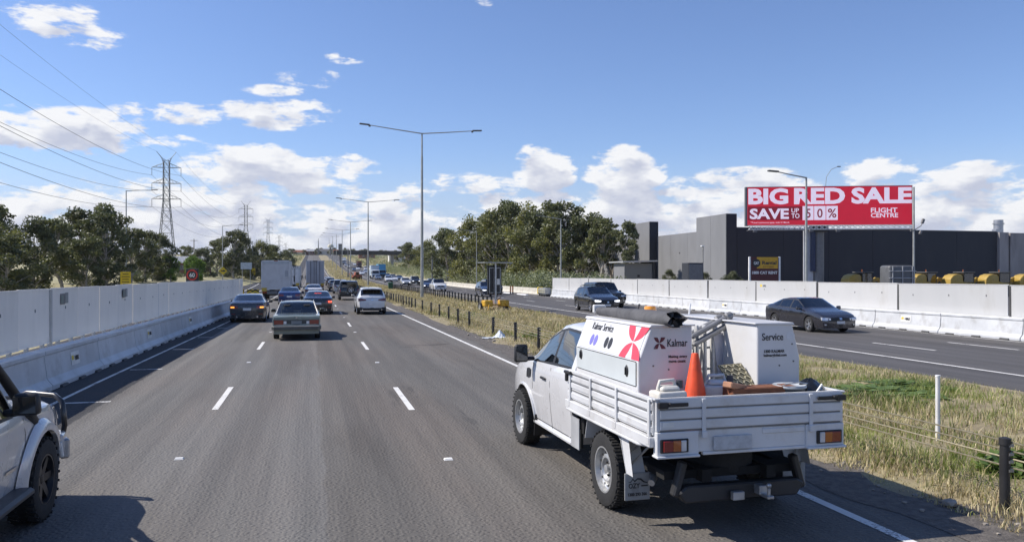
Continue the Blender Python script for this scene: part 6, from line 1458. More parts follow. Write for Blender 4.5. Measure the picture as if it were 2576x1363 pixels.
b = MB(); b.tube([(0, 0, 0), (0, 0, 6.6)], [.22, .18], 10); b.build('pole', M_ink_grey, t); b = MB(); b.box((0, 0, 6.9), (.5, .5, .7)); b.build('camera_box', M_sticker, t, bevel=.05)
t = thing('sign_gantry_post', 'dark thick pole on the median between the second and third lamps', 'pole', (11.4, 268, prof(268)))
b = MB(); b.tube([(0, 0, 0), (0, 0, 9.5)], [.22, .16], 10); b.build('pole', M_ink_grey, t, smooth=40); b = MB(); b.box((.05, 0, .4), (.6, .5, .8)); b.build('cabinet', M_ink_grey, t)

# ---------------------------------------------------------------- pylons and wires
M_pyl = pbr('pylon_steel', (.17, .18, .185), .6, metal=.5, var=.2)
ARMS = ((38.6, 4.6), (33.3, 4.6), (28.0, 4.6))
def pylon(label, x, y, detail=True, lift=0.):
    t = thing('pylon', label, 'pylon', (x, y, prof(y) + lift), 0, 'lattice pylons of the power line')
    g0 = prof(290); zs = [0, 5, 10, 14.5, 18.5, 22, 25.2, 28.0 - g0, 30.6 - g0, 33.3 - g0, 36 - g0, 38.6 - g0, 41 - g0]
    def hw(z): return 3.3 - (3.3 - 1.0) * min(1, z / 25.2) ** .9 if z < 25.2 else 1.0 - .1 * (z - 25.2) / 14
    rr = .11
    for sx, sy in ((-1, -1), (1, -1), (1, 1), (-1, 1)):
        b = MB(); b.tube([(sx * hw(z), sy * hw(z), z) for z in zs], rr, 4); b.build('leg', M_pyl, t)
    b = MB()
    for z0, z1 in zip(zs, zs[1:]):
        a, c = hw(z0), hw(z1)
        for (p, q) in (((-1, -1), (1, -1)), ((1, -1), (1, 1)), ((1, 1), (-1, 1)), ((-1, 1), (-1, -1))):
            b.tube([(p[0] * a, p[1] * a, z0), (q[0] * c, q[1] * c, z1)], .055, 4, cap=False); b.tube([(q[0] * a, q[1] * a, z0), (p[0] * c, p[1] * c, z1)], .055, 4, cap=False)
            b.tube([(p[0] * c, p[1] * c, z1), (q[0] * c, q[1] * c, z1)], .05, 4, cap=False)
    o = b.build('bracing', M_pyl, t); o['kind'] = 'stuff'
    for az_, hs in ARMS:
        z = az_ - g0
        for sg in (-1, 1):
            b = MB()
            for sy in (-1, 1): b.tube([(sg * .95, sy * .95, z), (sg * hs, 0, z)], .07, 4); b.tube([(sg * .93, sy * .9, z + 1.5), (sg * hs, 0, z)], .06, 4)
            for q in (.35, .68): b.tube([(sg * (.95 + (hs - .95) * q), 0, z), (sg * (.95 + (hs - .95) * (q - .2)), 0, z + 1.5 * (1.2 - q))], .04, 4)
            b.build('crossarm', M_pyl, t)
            b = MB(); b.tube([(sg * hs, 0, z), (sg * hs, 0, z - 2.6)], .085, 6); b.build('insulator', M_ink_grey, t)
    zt = 41 - g0
    for sg in (-1, 1):
        b = MB(); b.tube([(sg * .9, 0, zt - 1.2), (sg * 1.6, 0, zt + 1.0), (sg * 3.1, 0, zt + 3.0)], .09, 4); b.tube([(0, 0, zt), (sg * 1.6, 0, zt + 1.0)], .06, 4); b.tube([(sg * .9, 0, zt), (sg * 2.3, 0, zt + 1.9)], .05, 4); b.build('earth_peak', M_pyl, t)
PYX = -48.
for y, lab in [(290, 'big lattice pylon above the left trees'), (570, 'second lattice pylon above the exit ramp trees'), (850, 'third lattice pylon on the skyline'), (1130, 'fourth lattice pylon on the skyline'), (1400, 'fifth tiny lattice pylon on the skyline')]:
    pylon(lab, PYX if y < 400 else -44., y, lift=0 if y < 400 else (-1 if y < 600 else -8 if y > 1000 else -3))
tw = thing('power_line', 'overhead power line of sagging wires strung between the lattice pylons', 'power line')
M_wire = pbr('wire_dark', (.05, .05, .055), .6)
g0 = prof(290)
for az_, hs in [(a, h) for a, h in ARMS] + [(46.6, 3.1)]:
    for sg in (-1, 1):
        z1 = az_ - 2.6
        def zat(y): return z1 - g0 + prof(y)
        b = MB(); pts = []
        for i in range(41):
            u = i / 40; y = 10 + 280 * u; sag = 7.2 if az_ < 45 else 4.5
            pts.append((PYX + sg * hs - 1.0 * (1 - u), y, z1 + (.6 - .6 * u) - 4 * sag * u * (1 - u)))
        b.tube(pts, .042 if az_ < 45 else .022, 5, cap=False); b.build('wire', M_wire, tw)
        b = MB(); pts = []
        for i in range(31):
            u = i / 30; y = 290 + 280 * u; pts.append((PYX + sg * hs + 4 * u, y, z1 + (prof(570) - 1 - g0) * u - 4 * 8 * u * (1 - u)))
        b.tube(pts, .04 if az_ < 45 else .025, 5, cap=False); b.build('wire', M_wire, tw)
for x, y, h, lab in [(-32.5, 240, 10., 'wooden power pole right of the big pylon'), (-25.6, 240, 10.2, 'wooden power pole left of the spreading gum'), (-43, 235, 9.2, 'wooden power pole at the foot of the big pylon')]:
    t = thing('power_pole', lab, 'power pole', (x, y, terr(x, y)), .2, 'wooden power poles')
    b = MB(); b.tube([(0, 0, 0), (0, 0, h)], [.17, .12], 8); b.build('pole', M_bark, t); b = MB(); b.box((0, 0, h - .5), (2.2, .1, .12)); b.build('crossarm', M_bark, t)
t = thing('radio_mast', 'faint thin mast on the skyline right of the semi trailer', 'mast', (6.2, 880, prof(880) - 1))
b = MB(); b.tube([(0, 0, 0), (0, 0, 19)], [.9, .25], 6); b.build('mast', M_pyl, t)
# ---------------------------------------------------------------- warehouse behind the oncoming lanes
M_tilt = pbr('tilt_panel_pale', (.20, .206, .218), .8, orand=.05, var=.06, scale=.5, bump=.05, dirt=((.15, .15, .155), .3, .35), stretch=(1, 1, .4))
M_tilt_dark = pbr('tilt_panel_dark', (.030, .034, .042), .75, var=.12, scale=.4, dirt=((.05, .052, .058), .4, .3), stretch=(1, 1, .3))
M_conc = pbr('stained_concrete', (.30, .285, .275), .85, var=.15, scale=.6, bump=.15, dirt=((.16, .15, .145), .6, .5), stretch=(1, 1, .25))
wh = thing('warehouse', 'large warehouse with pale grey side wall and near-black front behind the billboard', 'warehouse')
WX, WY = 52., 91.
def panel(mat, lo, hi, name='wall_panel'):
    b = MB(); b.lohi(lo, hi); return b.build(name, mat, wh, bevel=.012)
b = MB(); b.lohi((WX + .2, WY + .2, 0), (92.5, 162, 8.15)); b.build('core', M_tilt_dark, wh)
ye = [99.0, 104.2, 109.6, 114.6]
for a, c in zip(ye, ye[1:]): panel(M_tilt, (WX, a + .015, 0), (WX + .18, c - .015, 8.4))
for a, c in zip([120.4, 127, 134, 141, 148, 155, 162], [127, 134, 141, 148, 155, 162]): panel(M_tilt, (WX, a + .015, 0), (WX + .18, c - .015, 8.4 if a < 126 else 8.9))
for y0, y1, z in ((WY, 95.0, 10.15), (95.0, 99.0, 10.15), (114.6, 120.4, 10.65)):      # blade towers
    panel(M_tilt, (WX - 1.25, y0 + .012, 0), (WX - 1.05, y1 - .012, z), 'tower_panel')
for y0, y1, z in ((WY, 99., 10.15), (114.6, 120.4, 10.65)):
    panel(M_tilt_dark, (WX - 1.25, y0 - .16, 0), (WX + .2, y0 - .004, z), 'tower_return'); b = MB(); b.lohi((WX - 1.05, y0 + .02, 0), (WX + .19, y1 - .02, z - .05)); b.build('tower_core', M_tilt, wh)
xe = [52.25, 58.9, 65.6, 72.3, 79, 85.7, 92.4]
for a, c in zip(xe, xe[1:]): panel(M_tilt_dark, (a + .015, WY - .10, 0), (c - .015, WY + .10, 8.35))
b = MB(); b.lohi((52.3, WY - .14, 8.36), (92.4, WY + .2, 8.46)); b.build('parapet_cap', M_ink_grey, wh)
panel(M_conc, (92.46, WY - .5, 0), (94.0, WY + 1.5, 8.3), 'corner_column'); panel(M_conc, (94.4, WY - .4, 0), (99, WY + 1.5, 8.25), 'corner_column')
b = MB(); b.lohi((94.0, WY - .1, 0), (94.4, WY + .4, 8.1)); b.build('downpipe', M_ink_grey, wh)
b = MB(); b.tube([(94.8, WY + 2, 8), (94.8, WY + 2, 10.2)], .62, 14); b.lathe([(.75, 9.6), (.75, 9.75)], 14, 'z', (94.8, WY + 2, 0)); b.build('roof_vent', M_galv, wh, smooth=40)
b = MB(); b.box((93.2, WY + .6, 8.55), (1.2, .8, .5)); b.build('roof_unit', M_galv, wh, bevel=.05)
b = MB(); b.lathe([(0, -.09), (.09, -.06), (.09, 0)], 8, 'x', (WX, 106.6, 5.6)); b.build('wall_lamp', M_ink, wh)
# grey shed, dark bin store, wall-side lamp
t = thing('shed', 'small grey shed with a thin flat roof in front of the warehouse', 'shed', (43.6, 102, 0))
b = MB(); b.lohi((-2.1, 0, 0), (2.1, 4, 4.0)); b.build('walls', M_tilt, t, bevel=.02); b = MB(); b.box((0, 2, 4.25), (5.2, 5.2, .18), rot=(.0, -.03, 0)); b.build('roof', pbr('shed_roof', (.55, .56, .56), .4, metal=.3), t)
b = MB(); b.lohi((2.0, -.15, 0), (2.35, 4.1, 4.2)); b.build('end_wall', M_tilt_dark, t); b = MB(); b.lohi((-.2, -.04, 2.1), (.15, -.01, 2.4)); b.build('vent', M_ink, t)
t = thing('bin_store', 'dark square bin store against the pale warehouse wall', 'bin store', (41.3, 80.5, 0))
b = MB(); b.prism([(-1.0, 0), (1.0, 0), (.8, 3.75), (-1.0, 3.75)], 'y', 0, 1.6); b.build('cabinet', M_tilt_dark, t, bevel=.03); b = MB(); b.lohi((-.95, -.03, .2), (.75, -.005, 3.6)); b.build('door', M_ink_grey, t)
t = thing('yard_lamp', 'short bent-necked lamp above the dark bin store', 'lamp', (42.6, 81.5, 0))
b = MB(); b.tube([(0, 0, 0), (0, 0, 5.4), (-.05, -.1, 5.6), (-.2, -.3, 5.68)], .06, 8); b.build('post', M_lamp, t, smooth=50); b = MB(); b.box((-.25, -.35, 5.62), (.36, .3, .14)); b.build('lantern', M_sticker, t, bevel=.03)

# ---------------------------------------------------------------- billboard
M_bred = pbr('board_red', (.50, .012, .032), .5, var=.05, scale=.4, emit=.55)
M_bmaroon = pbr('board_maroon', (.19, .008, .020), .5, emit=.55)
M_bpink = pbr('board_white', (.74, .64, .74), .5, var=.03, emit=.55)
P0 = Vector((46.1, 78.0, 0)); P1 = Vector((62.3, 72.2, 0)); BW = (P1 - P0).length; BH = 4.12
bang = math.atan2(P1.y - P0.y, P1.x - P0.x)
bb = thing('billboard', 'red sale billboard with big white lettering on a tall post', 'billboard', (P0.x, P0.y, 0), bang)
Z0 = 7.82
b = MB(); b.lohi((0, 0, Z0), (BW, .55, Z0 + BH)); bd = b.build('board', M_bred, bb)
b = MB(); b.lohi((-.06, -.03, Z0 - .08), (BW + .06, .58, Z0)); b.lohi((-.06, -.03, Z0 + BH), (BW + .06, .58, Z0 + BH + .06)); b.lohi((-.22, .0, Z0 - .08), (-.0, .58, Z0 + BH + .06)); b.lohi((BW, 0, Z0 - .08), (BW + .06, .58, Z0 + BH + .06)); b.build('frame', M_ink_grey, bb)
def bu(px): return (px - 240) / 1260 * BW
def bv(py): return Z0 + BH * (1 - (py - 122) / 290)
def rect(name, x0, x1, y0, y1, mat, d): b = MB(); b.lohi((bu(x0), -d, bv(y1)), (bu(x1), -d + .006, bv(y0))); return b.build(name, mat, bd)
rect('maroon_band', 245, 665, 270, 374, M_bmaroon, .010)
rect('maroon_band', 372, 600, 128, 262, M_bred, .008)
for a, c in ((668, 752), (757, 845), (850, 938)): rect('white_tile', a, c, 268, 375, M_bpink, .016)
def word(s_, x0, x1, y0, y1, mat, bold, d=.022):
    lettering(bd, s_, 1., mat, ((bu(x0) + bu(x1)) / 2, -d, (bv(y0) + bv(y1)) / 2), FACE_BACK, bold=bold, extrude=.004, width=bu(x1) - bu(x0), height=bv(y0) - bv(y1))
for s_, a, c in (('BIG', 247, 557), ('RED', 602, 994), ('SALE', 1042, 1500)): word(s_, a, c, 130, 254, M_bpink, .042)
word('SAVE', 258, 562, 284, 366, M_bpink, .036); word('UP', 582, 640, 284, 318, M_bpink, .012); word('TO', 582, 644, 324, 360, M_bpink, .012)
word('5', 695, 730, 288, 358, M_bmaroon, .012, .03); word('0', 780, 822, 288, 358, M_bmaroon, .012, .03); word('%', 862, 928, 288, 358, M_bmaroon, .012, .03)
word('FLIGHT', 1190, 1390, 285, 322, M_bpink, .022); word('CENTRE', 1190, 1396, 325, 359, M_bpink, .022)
word('*Travel restrictions apply, ends 31 March', 265, 565, 386, 400, M_bpink, .01)
# catwalk truss below the board
b = MB(); n = 30
for i in range(n):
    x0 = BW * i / n; x1 = BW * (i + 1) / n
    b.tube([(x0, -.5, Z0 - .50), (x1, -.5, Z0 - .10)], .035, 4, cap=False); b.tube([(x0, -.5, Z0 - .10), (x1, -.5, Z0 - .50)], .035, 4, cap=False)
o = b.build('truss_bracing', M_sticker, bb); o['kind'] = 'stuff'
for z in (Z0 - .10, Z0 - .50):
    b = MB(); b.tube([(0, -.5, z), (BW, -.5, z)], .045, 6); b.build('truss_rail', M_sticker, bb)
b = MB(); b.lohi((0, -.52, Z0 - .58), (BW, .5, Z0 - .53)); b.build('walkway', M_ink_grey, bb)
px_ = BW * .40
b = MB(); b.tube([(px_ + .75, .6, 0), (px_ + .75, .6, Z0)], .62, 16); b.build('post', M_ink_grey, bb, smooth=40)
b = MB(); b.lohi((px_ - .75, .2, 0), (px_ + .15, .9, 7.6)); b.build('post_cladding', pbr('post_pale', (.42, .43, .45), .5), bb); b = MB(); b.lohi((px_ - .18, -.1, 2.8), (px_ + .3, .18, 7.3)); b.build('post_banner', pbr('post_navy', (.02, .03, .07), .5), bb)
b = MB(); b.lohi((px_ - .2, -.3, Z0 - .75), (px_ + 1.6, .6, Z0 - .05)); b.build('post_head', M_ink, bb)
for q in (.03, .37, .53, .97):
    b = MB(); b.tube([(BW * q, -.5, Z0 - .5), (BW * q, -1.4, Z0 - .75)], .03, 5); b.box((BW * q, -1.5, Z0 - .75), (.4, .2, .15)); b.build('floodlight', M_ink_grey, bb)
t = thing('support_pole', 'slender pale pole at the right end of the red billboard', 'pole', (61.85, 71.4, 0))
b = MB(); b.tube([(0, 0, 0), (0, 0, Z0 + 3.9)], [.13, .09], 8); b.build('pole', M_lamp, t, smooth=40); b = MB(); b.tube([(0, 0, Z0 - .7), (.9, 0, Z0 - .2), (1.1, 0, Z0 + .2)], .05, 6); b.box((1.15, 0, Z0 + .3), (.25, .2, .5), rot=(0, .4, 0)); b.box((.85, 0, Z0 - .9), (.2, .2, .4), rot=(0, .5, 0)); b.build('camera', M_ink_grey, t)
b = MB(); b.tube([(0, 0, 0), (.1, 0, 1.1), (.6, 0, 1.9), (1.3, 0, 2.2)], .03, 5); o = b.build('board_lamp', M_lamp, bb, loc=(BW * .485, .3, Z0 + BH)); b = MB(); b.box((1.4, 0, 2.2), (.35, .15, .1)); b.build('lantern', M_lamp_head, o)

# rental sign
M_cmar = pbr('rental_maroon', (.075, .012, .016), .5); M_cyel = pbr('rental_yellow', (.60, .34, .02), .5)
t = thing('rental_sign', 'maroon and yellow rental sign between white posts behind the hoarding', 'sign', (38.3, 62, 0), R(-8))
b = MB(); b.lohi((-1.25, -.08, .8), (1.25, .08, 3.98)); sg_ = b.build('board', M_cmar, t)
for sg in (-1, 1):
    b = MB(); b.lohi((sg * 1.27, -.1, 0), (sg * 1.43, .1, 4.0)); b.build('post', M_sticker, t, bevel=.02)
b = MB(); b.lohi((-.72, -.10, 2.98), (1.18, -.082, 3.97)); b.build('yellow_panel', M_cyel, sg_)
b = MB(); b.lathe([(0, -.012), (.36, -.012), (.36, 0)], 28, 'y', (-.78, -.102, 3.45)); b.build('round_badge', M_ink, sg_)
lettering(sg_, 'CAT', .3, M_sticker, (-.78, -.118, 3.45), FACE_BACK, bold=.012, width=.46, height=.24)
lettering(sg_, 'Rental', .4, M_ink, (.40, -.106, 3.48), FACE_BACK, bold=.014, width=1.30, height=.32)
lettering(sg_, 'STORE', .2, pbr('rental_brown', (.30, .15, .02), .5), (.32, -.106, 3.13), FACE_BACK, bold=.006, width=1.0, height=.15)
lettering(sg_, '1800 CAT RENT', .3, M_sticker, (0, -.086, 2.62), FACE_BACK, bold=.012, width=2.3, height=.26)

# ---------------------------------------------------------------- yard machines
M_yel = pbr('machine_yellow', (.42, .28, .05), .5, var=.15, scale=2, dirt=((.20, .15, .07), .6, 2))
def loader(label, x, y, rz, boom=True, k=1.):
    t = thing('wheel_loader', label, 'machine', (x, y, 0), rz, 'yellow machines in the yard'); t.scale = (.9, .9, .88)
    b = MB(); b.prism([(-1.9, .7), (1.2, .7), (1.2, 1.7), (.2, 1.75), (-1.7, 2.2), (-1.9, 2.1)], 'y', -.75, .75); b.build('chassis', M_yel, t, bevel=.06)
    b = MB(); b.lohi((-.5, -.7, 1.7), (1.0, .7, 2.95)); b.build('cab_glass', M_glass_dark, t, bevel=.05)
    for sx in (-.5, 1.0):
        for sy in (-.7, .7):
            b = MB(); b.tube([(sx, sy, 1.6), (sx * .95 + .01, sy * .97, 3.0)], .05, 6); b.build('cab_pillar', M_black, t)
    b = MB(); b.lohi((-.68, -.82, 2.98), (1.15, .82, 3.12)); b.build('cab_roof', pbr('machine_roof', (.10, .10, .09), .5), t, bevel=.04)
    b = MB(); b.tube([(.3, .2, 3.1), (.3, .2, 3.4)], .06, 8); b.build('beacon', M_amber, t)
    b = MB(); b.prism([(-2.6, 1.0), (-.6, 1.0), (-.6, 2.55), (-.9, 2.78), (-1.5, 2.86), (-2.1, 2.68), (-2.5, 2.25)], 'y', -.7, .7); b.build('engine_hood', M_yel, t, bevel=.08, bseg=2, smooth=50)
    if boom:
        b = MB(); b.prism([(1.1, 1.2), (1.3, 1.9), (2.1, 2.45), (2.7, 2.35), (3.2, 1.6), (2.9, 1.5), (2.4, 2.05), (1.7, 1.6), (1.4, 1.1)], 'y', -.12, .12); b.build('boom', M_yel, t, bevel=.03)
        b = MB(); b.prism([(2.8, .3), (3.8, .3), (3.9, 1.2), (3.5, 1.4), (3.0, 1.3)], 'y', -.9, .9); b.build('bucket', M_yel, t, bevel=.03)
    tm, rm = wheel_meshes(.62, .42, 'far', M_yel)
    for xx in (-1.2, .9):
        for sg in (-1, 1): o = link('wheel', tm, t, (xx, sg * .95, .62), (0, 0, sg * math.pi / 2)); part('rim', rm, o)
loader('yellow machine half hidden by the grey tank', 58.2, 75.0, .1); loader('yellow loader right of the pale pole below the billboard', 65.2, 73.5, .15)
loader('yellow loader with a raised boom in the middle of the yard row', 69.2, 72.6, .05); loader('yellow loader with dark cab near the right end of the row', 73.4, 72, .0); loader('last yellow machine at the right end of the yard row', 77.6, 71.4, -.1, boom=False)
t = thing('water_tank', 'grey framed tank standing among the yellow machines', 'tank', (59.0, 70.5, 0), -.1)
b = MB(); b.lohi((-1.45, -.9, .5), (1.45, .9, 3.4)); b.build('tank', pbr('tank_grey', (.10, .105, .11), .5), t, bevel=.28, bseg=3, smooth=50)
for z in (1.2, 2.1, 2.8): b = MB(); b.tube([(-1.5, -.95, z), (1.5, -.95, z)], .05, 6); b.build('frame_bar', pbr('tank_bar', (.35, .36, .37), .5), t)
for x_ in (-1.1, 0, 1.1): b = MB(); b.tube([(x_, -.95, .4), (x_, -.95, 3.3)], .05, 6); b.build('frame_bar', MATS['tank_bar'], t)

# ---------------------------------------------------------------- low wall, crash cushion and posts past the end of the hoarding
lw = thing('concrete_wall', 'low pale concrete wall running along the shrubs beside the oncoming lanes', 'wall')
b = MB(); b.prism([(-.26, 0), (-.26, .08), (-.13, .30), (-.09, .80), (.09, .80), (.13, .30), (.26, .08), (.26, 0)], 'y', .015, 5.985); sgm = b.mesh('segment', pbr('wall_cream', (.55, .52, .44), .8, var=.1, scale=1.5, dirt=((.35, .32, .26), .4, 1)))
y = 90.
while y < 420:
    part('segment', sgm, lw, (26.9, y, prof(y)), (math.atan((prof(y + 6) - prof(y)) / 6), 0, 0)); y += 6
t = thing('crash_cushion', 'yellow and grey crash cushion at the end of the white hoarding', 'crash cushion', (25.4, 84.6, 0))
for k in range(4):
    b = MB(); b.lohi((-.32 + .02 * k, .1 + k * .75, .25), (.32 - .02 * k, .8 + k * .75, .95)); b.build('bay', pbr('cushion_grey', (.32, .33, .30), .5, metal=.4) if k else M_galv, t, bevel=.03)
    for z in (.42, .66):
        b = MB(); b.lohi((-.36, .1 + k * .75, z), (-.325, .82 + k * .75, z + .14)); b.build('rail', pbr('cushion_rail', (.50, .48, .36), .5, metal=.3), t)
b = MB(); b.lohi((-.36, 3.1, .22), (.36, 3.35, 1.0)); b.build('nose', pbr('cushion_yellow', (.72, .50, .03), .5), t, bevel=.06)
for k in range(5): b = MB(); b.lohi((-.3, .2 + k * .62, 0), (.3, .36 + k * .62, .24)); b.build('skid', M_post_dark, t)
for x, y, lab in [(24.2, 96, 'black and orange lane post nearest the crash cushion'), (24.3, 97.6, 'second lane post from the crash cushion'), (24.2, 103.5, 'third lane post from the crash cushion'), (24.3, 105.3, 'fourth lane post from the crash cushion')]:
    t = thing('lane_post', lab, 'bollard', (x, y, 0), 0, 'orange and black posts past the crash cushion')
    b = MB(); b.lathe([(0, 0), (.17, 0), (.17, .05), (.08, .07), (.08, 1.0), (0, 1.02)], 12); b.build('post', M_black, t, smooth=40)
    for z in (.35, .62, .86): b = MB(); b.lathe([(.082, z), (.086, z), (.086, z + .11), (.082, z + .11)], 12); b.build('band', pbr('band_orange', (.65, .17, .03), .5), t, smooth=40)
# concrete footings on the road edge
for i, (x, y, lab) in enumerate([(24.6, 100, 'flat white lane divider base left of the crash cushion'), (24.5, 92.5, 'flat white lane divider base beside the crash cushion')]):
    b = MB(); b.box((0, 0, .06), (.35, 4.2, .12), taper=(.7, .97)); tag(b.build('lane_divider', M_cap, loc=(x, y, 0), bevel=.02), lab, 'lane divider', 'white lane divider bases')

# ---------------------------------------------------------------- message board trailer on the median
t = thing('message_board_trailer', 'portable message board seen from behind on a yellow trailer in the median', 'message board', (11.95, 52.2, .02), R(14))
b = MB(); b.lohi((-.055, -.055, .45), (.055, .055, 3.2)); b.build('mast', M_galv, t)
b = MB(); b.lohi((-.52, .10, 1.12), (.52, .22, 3.05)); bd_ = b.build('panel', pbr('board_black', (.022, .023, .026), .5), t, bevel=.02)
for x0, x1 in ((-.42, -.06), (.08, .42)):
    b = MB()
    for lo, hi in (((x0, .07, 1.2), (x0 + .035, .10, 2.9)), ((x1 - .035, .07, 1.2), (x1, .10, 2.9)), ((x0 + .035, .07, 2.865), (x1 - .035, .10, 2.9)), ((x0 + .035, .07, 1.2), (x1 - .035, .10, 1.235))): b.lohi(lo, hi)
    b.build('rear_frame', M_galv, bd_)
b = MB(); b.lohi((.14, .06, 1.75), (.36, .095, 2.15)); b.build('control_box', M_sticker, bd_)
b = MB(); b.lohi((-1.05, -.55, 3.20), (1.05, .6, 3.26)); b.build('solar_panel', pbr('solar_frame', (.36, .38, .37), .4, metal=.4), t, bevel=.01)
for sg in (-1, 1):
    b = MB(); b.tube([(sg * .85, .02, 3.2), (sg * .78, .12, 2.6)], .018, 6); b.build('solar_stay', M_galv, t)
    b = MB(); b.lohi((sg * .30, -.28, .30), (sg * .92, .30, .72)); b.build('battery_box', pbr('trailer_yellow', (.62, .36, .035), .5, var=.15), t, bevel=.05)
    tm, rm = wheel_meshes(.28, .18, 'far', M_steelrim); o = link('wheel', tm, t, (sg * .95, .35, .28), (0, 0, 0 if sg > 0 else math.pi)); part('rim', rm, o)
    b = MB(); b.tube([(sg * .6, -.3, .5), (sg * .95, -.75, .04)], .035, 6); b.box((sg * .95, -.75, .03), (.2, .2, .05)); b.build('outrigger', MATS['trailer_yellow'], t)
b = MB(); b.lohi((-.9, -.1, .36), (.9, .1, .46)); b.tube([(0, 0, .4), (0, 1.6, .42)], .04, 6); b.build('drawbar', MATS['trailer_yellow'], t)
# green bin, orange works machine
t = thing('wheelie_bin', 'green wheelie bin standing on the median', 'bin', (12.0, 127, prof(127)))
b = MB(); b.prism([(-.30, 0.05), (.30, .05), (.36, 1.08), (-.36, 1.08)], 'y', -.34, .34); b.build('tub', pbr('bin_green', (.02, .085, .04), .5), t, bevel=.04); b = MB(); b.box((0, -.02, 1.12), (.78, .78, .09), rot=(.06, 0, 0)); b.build('lid', MATS['bin_green'], t, bevel=.03)
b = MB(); b.tube([(-.3, .3, .1), (.3, .3, .1)], .1, 10); b.build('wheels', M_black, t)
t = thing('works_machine', 'orange works machine parked on the median beyond the green bin', 'machine', (12.6, 236, prof(236)), .2)
b = MB(); b.prism([(-1.3, .6), (1.3, .6), (1.3, 1.3), (.5, 1.45), (.3, 2.2), (-.6, 2.2), (-.8, 1.3), (-1.3, 1.2)], 'y', -.9, .9); b.build('body', pbr('works_orange', (.30, .085, .04), .5, var=.2), t, bevel=.05)
b = MB(); b.lohi((-.5, -.92, 1.4), (.25, .92, 2.05)); b.build('cab_glass', M_glass_far, t); b = MB(); b.tube([(-1.2, 0, 1.2), (-1.8, 0, 2.3), (-2.3, 0, 1.5)], .12, 6); b.build('arm', MATS['works_orange'], t)
tm, rm = wheel_meshes(.5, .35, 'far', M_yel)
for xx in (-.8, .8):
    for sg in (-1, 1): o = link('wheel', tm, t, (xx, sg * .85, .5), (0, 0, sg * math.pi / 2)); part('rim', rm, o)

# ---------------------------------------------------------------- signs on the left
M_syel = pbr('sign_yellow', (.72, .50, .02), .5, var=.06); M_sred = pbr('sign_red', (.60, .045, .03), .5)
t = thing('speed_sign', 'black electronic 60 speed sign with a red ring above the hoarding', 'speed sign', (-9.62, 70, 0), R(-6))
b = MB(); b.lohi((-.50, 0, 1.75), (.50, .12, 2.95)); b.build('housing', M_ink, t, bevel=.03); b = MB(); b.tube([(0, .14, 0), (0, .14, 2.6)], .04, 8); b.build('post', M_galv, t)
b = MB(); b.lathe([(.33, -.01), (.33, -.03), (.44, -.03), (.44, -.01)], 36, 'y', (0, 0, 2.42)); b.build('ring', M_sred, t, smooth=30); lettering(t, '60', .5, M_sticker, (0, -.02, 2.42), FACE_BACK, bold=.012, width=.42, height=.36)
def post_sign(name, label, x, y, w, z0, z1, mat, shape='rect', print_=None, posts=(0,)):
    t = thing(name, label, 'sign', (x, y, terr(x, y)), R(-6)); g_ = terr(x, y); z0 -= g_; z1 -= g_
    b = MB()
    if shape == 'rect': b.lohi((-w / 2, -.03, z0), (w / 2, 0, z1))
    else: c = (z0 + z1) / 2; h = (z1 - z0) / 2; b.prism([(0, c - h), (h, c), (0, c + h), (-h, c)], 'y', -.03, 0)
    pl = b.build('plate', mat, t)
    for p in posts: b = MB(); b.tube([(p, .04, -.1), (p, .04, z1 - .1)], .035, 6); b.build('post', M_galv, t)
    if print_: print_(pl, z0, z1)
    return t
def bars(pl, z0, z1):
    for k, (wd, q) in enumerate(((.55, .84), (.75, .66), (.62, .48), (.7, .30), (.5, .14))):
        b = MB(); b.lohi((-wd / 2, -.036, z0 + (z1 - z0) * q - .035), (wd / 2, -.031, z0 + (z1 - z0) * q + .035)); b.build('print', M_ink, pl)
post_sign('works_sign', 'yellow works notice on the first single-arm lamp above the hoarding', -17.9, 85.5, .98, 1.3, 2.72, M_syel, print_=bars)
def arrow(pl, z0, z1):
    c = (z0 + z1) / 2; b = MB(); b.prism([(-.42, c - .10), (.08, c - .10), (.08, c - .24), (.50, c), (.08, c + .24), (.08, c + .10), (-.42, c + .10)], 'y', -.038, -.031); b.build('arrow', M_ink, pl)
post_sign('arrow_sign', 'yellow diamond sign with a black arrow on the bank', -16.9, 164, 1, 2.35, 3.95, M_syel, 'diamond', arrow)
post_sign('blank_sign', 'pale blank rectangular sign on two posts right of the diamond sign', -11.6, 151, 1.95, 3.4, 4.62, pbr('sign_pale', (.50, .54, .56), .5), posts=(-.7, .7))
post_sign('warning_sign', 'small yellow sign at the third single-arm lamp', -15.1, 220, .95, 2.3, 4.1, M_syel, print_=lambda pl, z0, z1: arrow(pl, z0, z1))
for i, (x, y, w_, lab) in enumerate([(-4.85, 73, .62, 'yellow and black chevron board nearest the box truck'), (-5.35, 73.6, .50, 'second chevron board from the box truck'), (-6.15, 75, .42, 'third chevron board from the box truck'), (-6.75, 76, .36, 'chevron board nearest the end of the left hoarding')]):
    t = thing('chevron_board', lab, 'chevron board', (x, y, 0), 0, 'chevron boards at the exit'); b = MB(); b.lohi((-w_ / 2, -.02, .18), (w_ / 2, .02, 1.15)); pl = b.build('plate', M_syel, t); b = MB(); b.lohi((-w_ / 2, -.1, 0), (w_ / 2, .2, .1)); b.build('foot', M_black, t)
    for k in range(3):
        z = .30 + k * .30; b = MB(); b.prism([(-w_ / 2, z), (0, z + .16), (w_ / 2, z), (w_ / 2, z + .13), (0, z + .29), (-w_ / 2, z + .13)], 'y', -.028, -.022); b.build('chevron', M_ink, pl)
b = MB(); b.lohi((-.08, -.08, 0), (.08, .08, 1.0)); tag(b.build('guide_post', M_ink_grey, loc=(-19.8, 150, terr(-19.8, 150)), bevel=.02), 'dark short post on the dry bank between the 60 sign and the diamond', 'post')

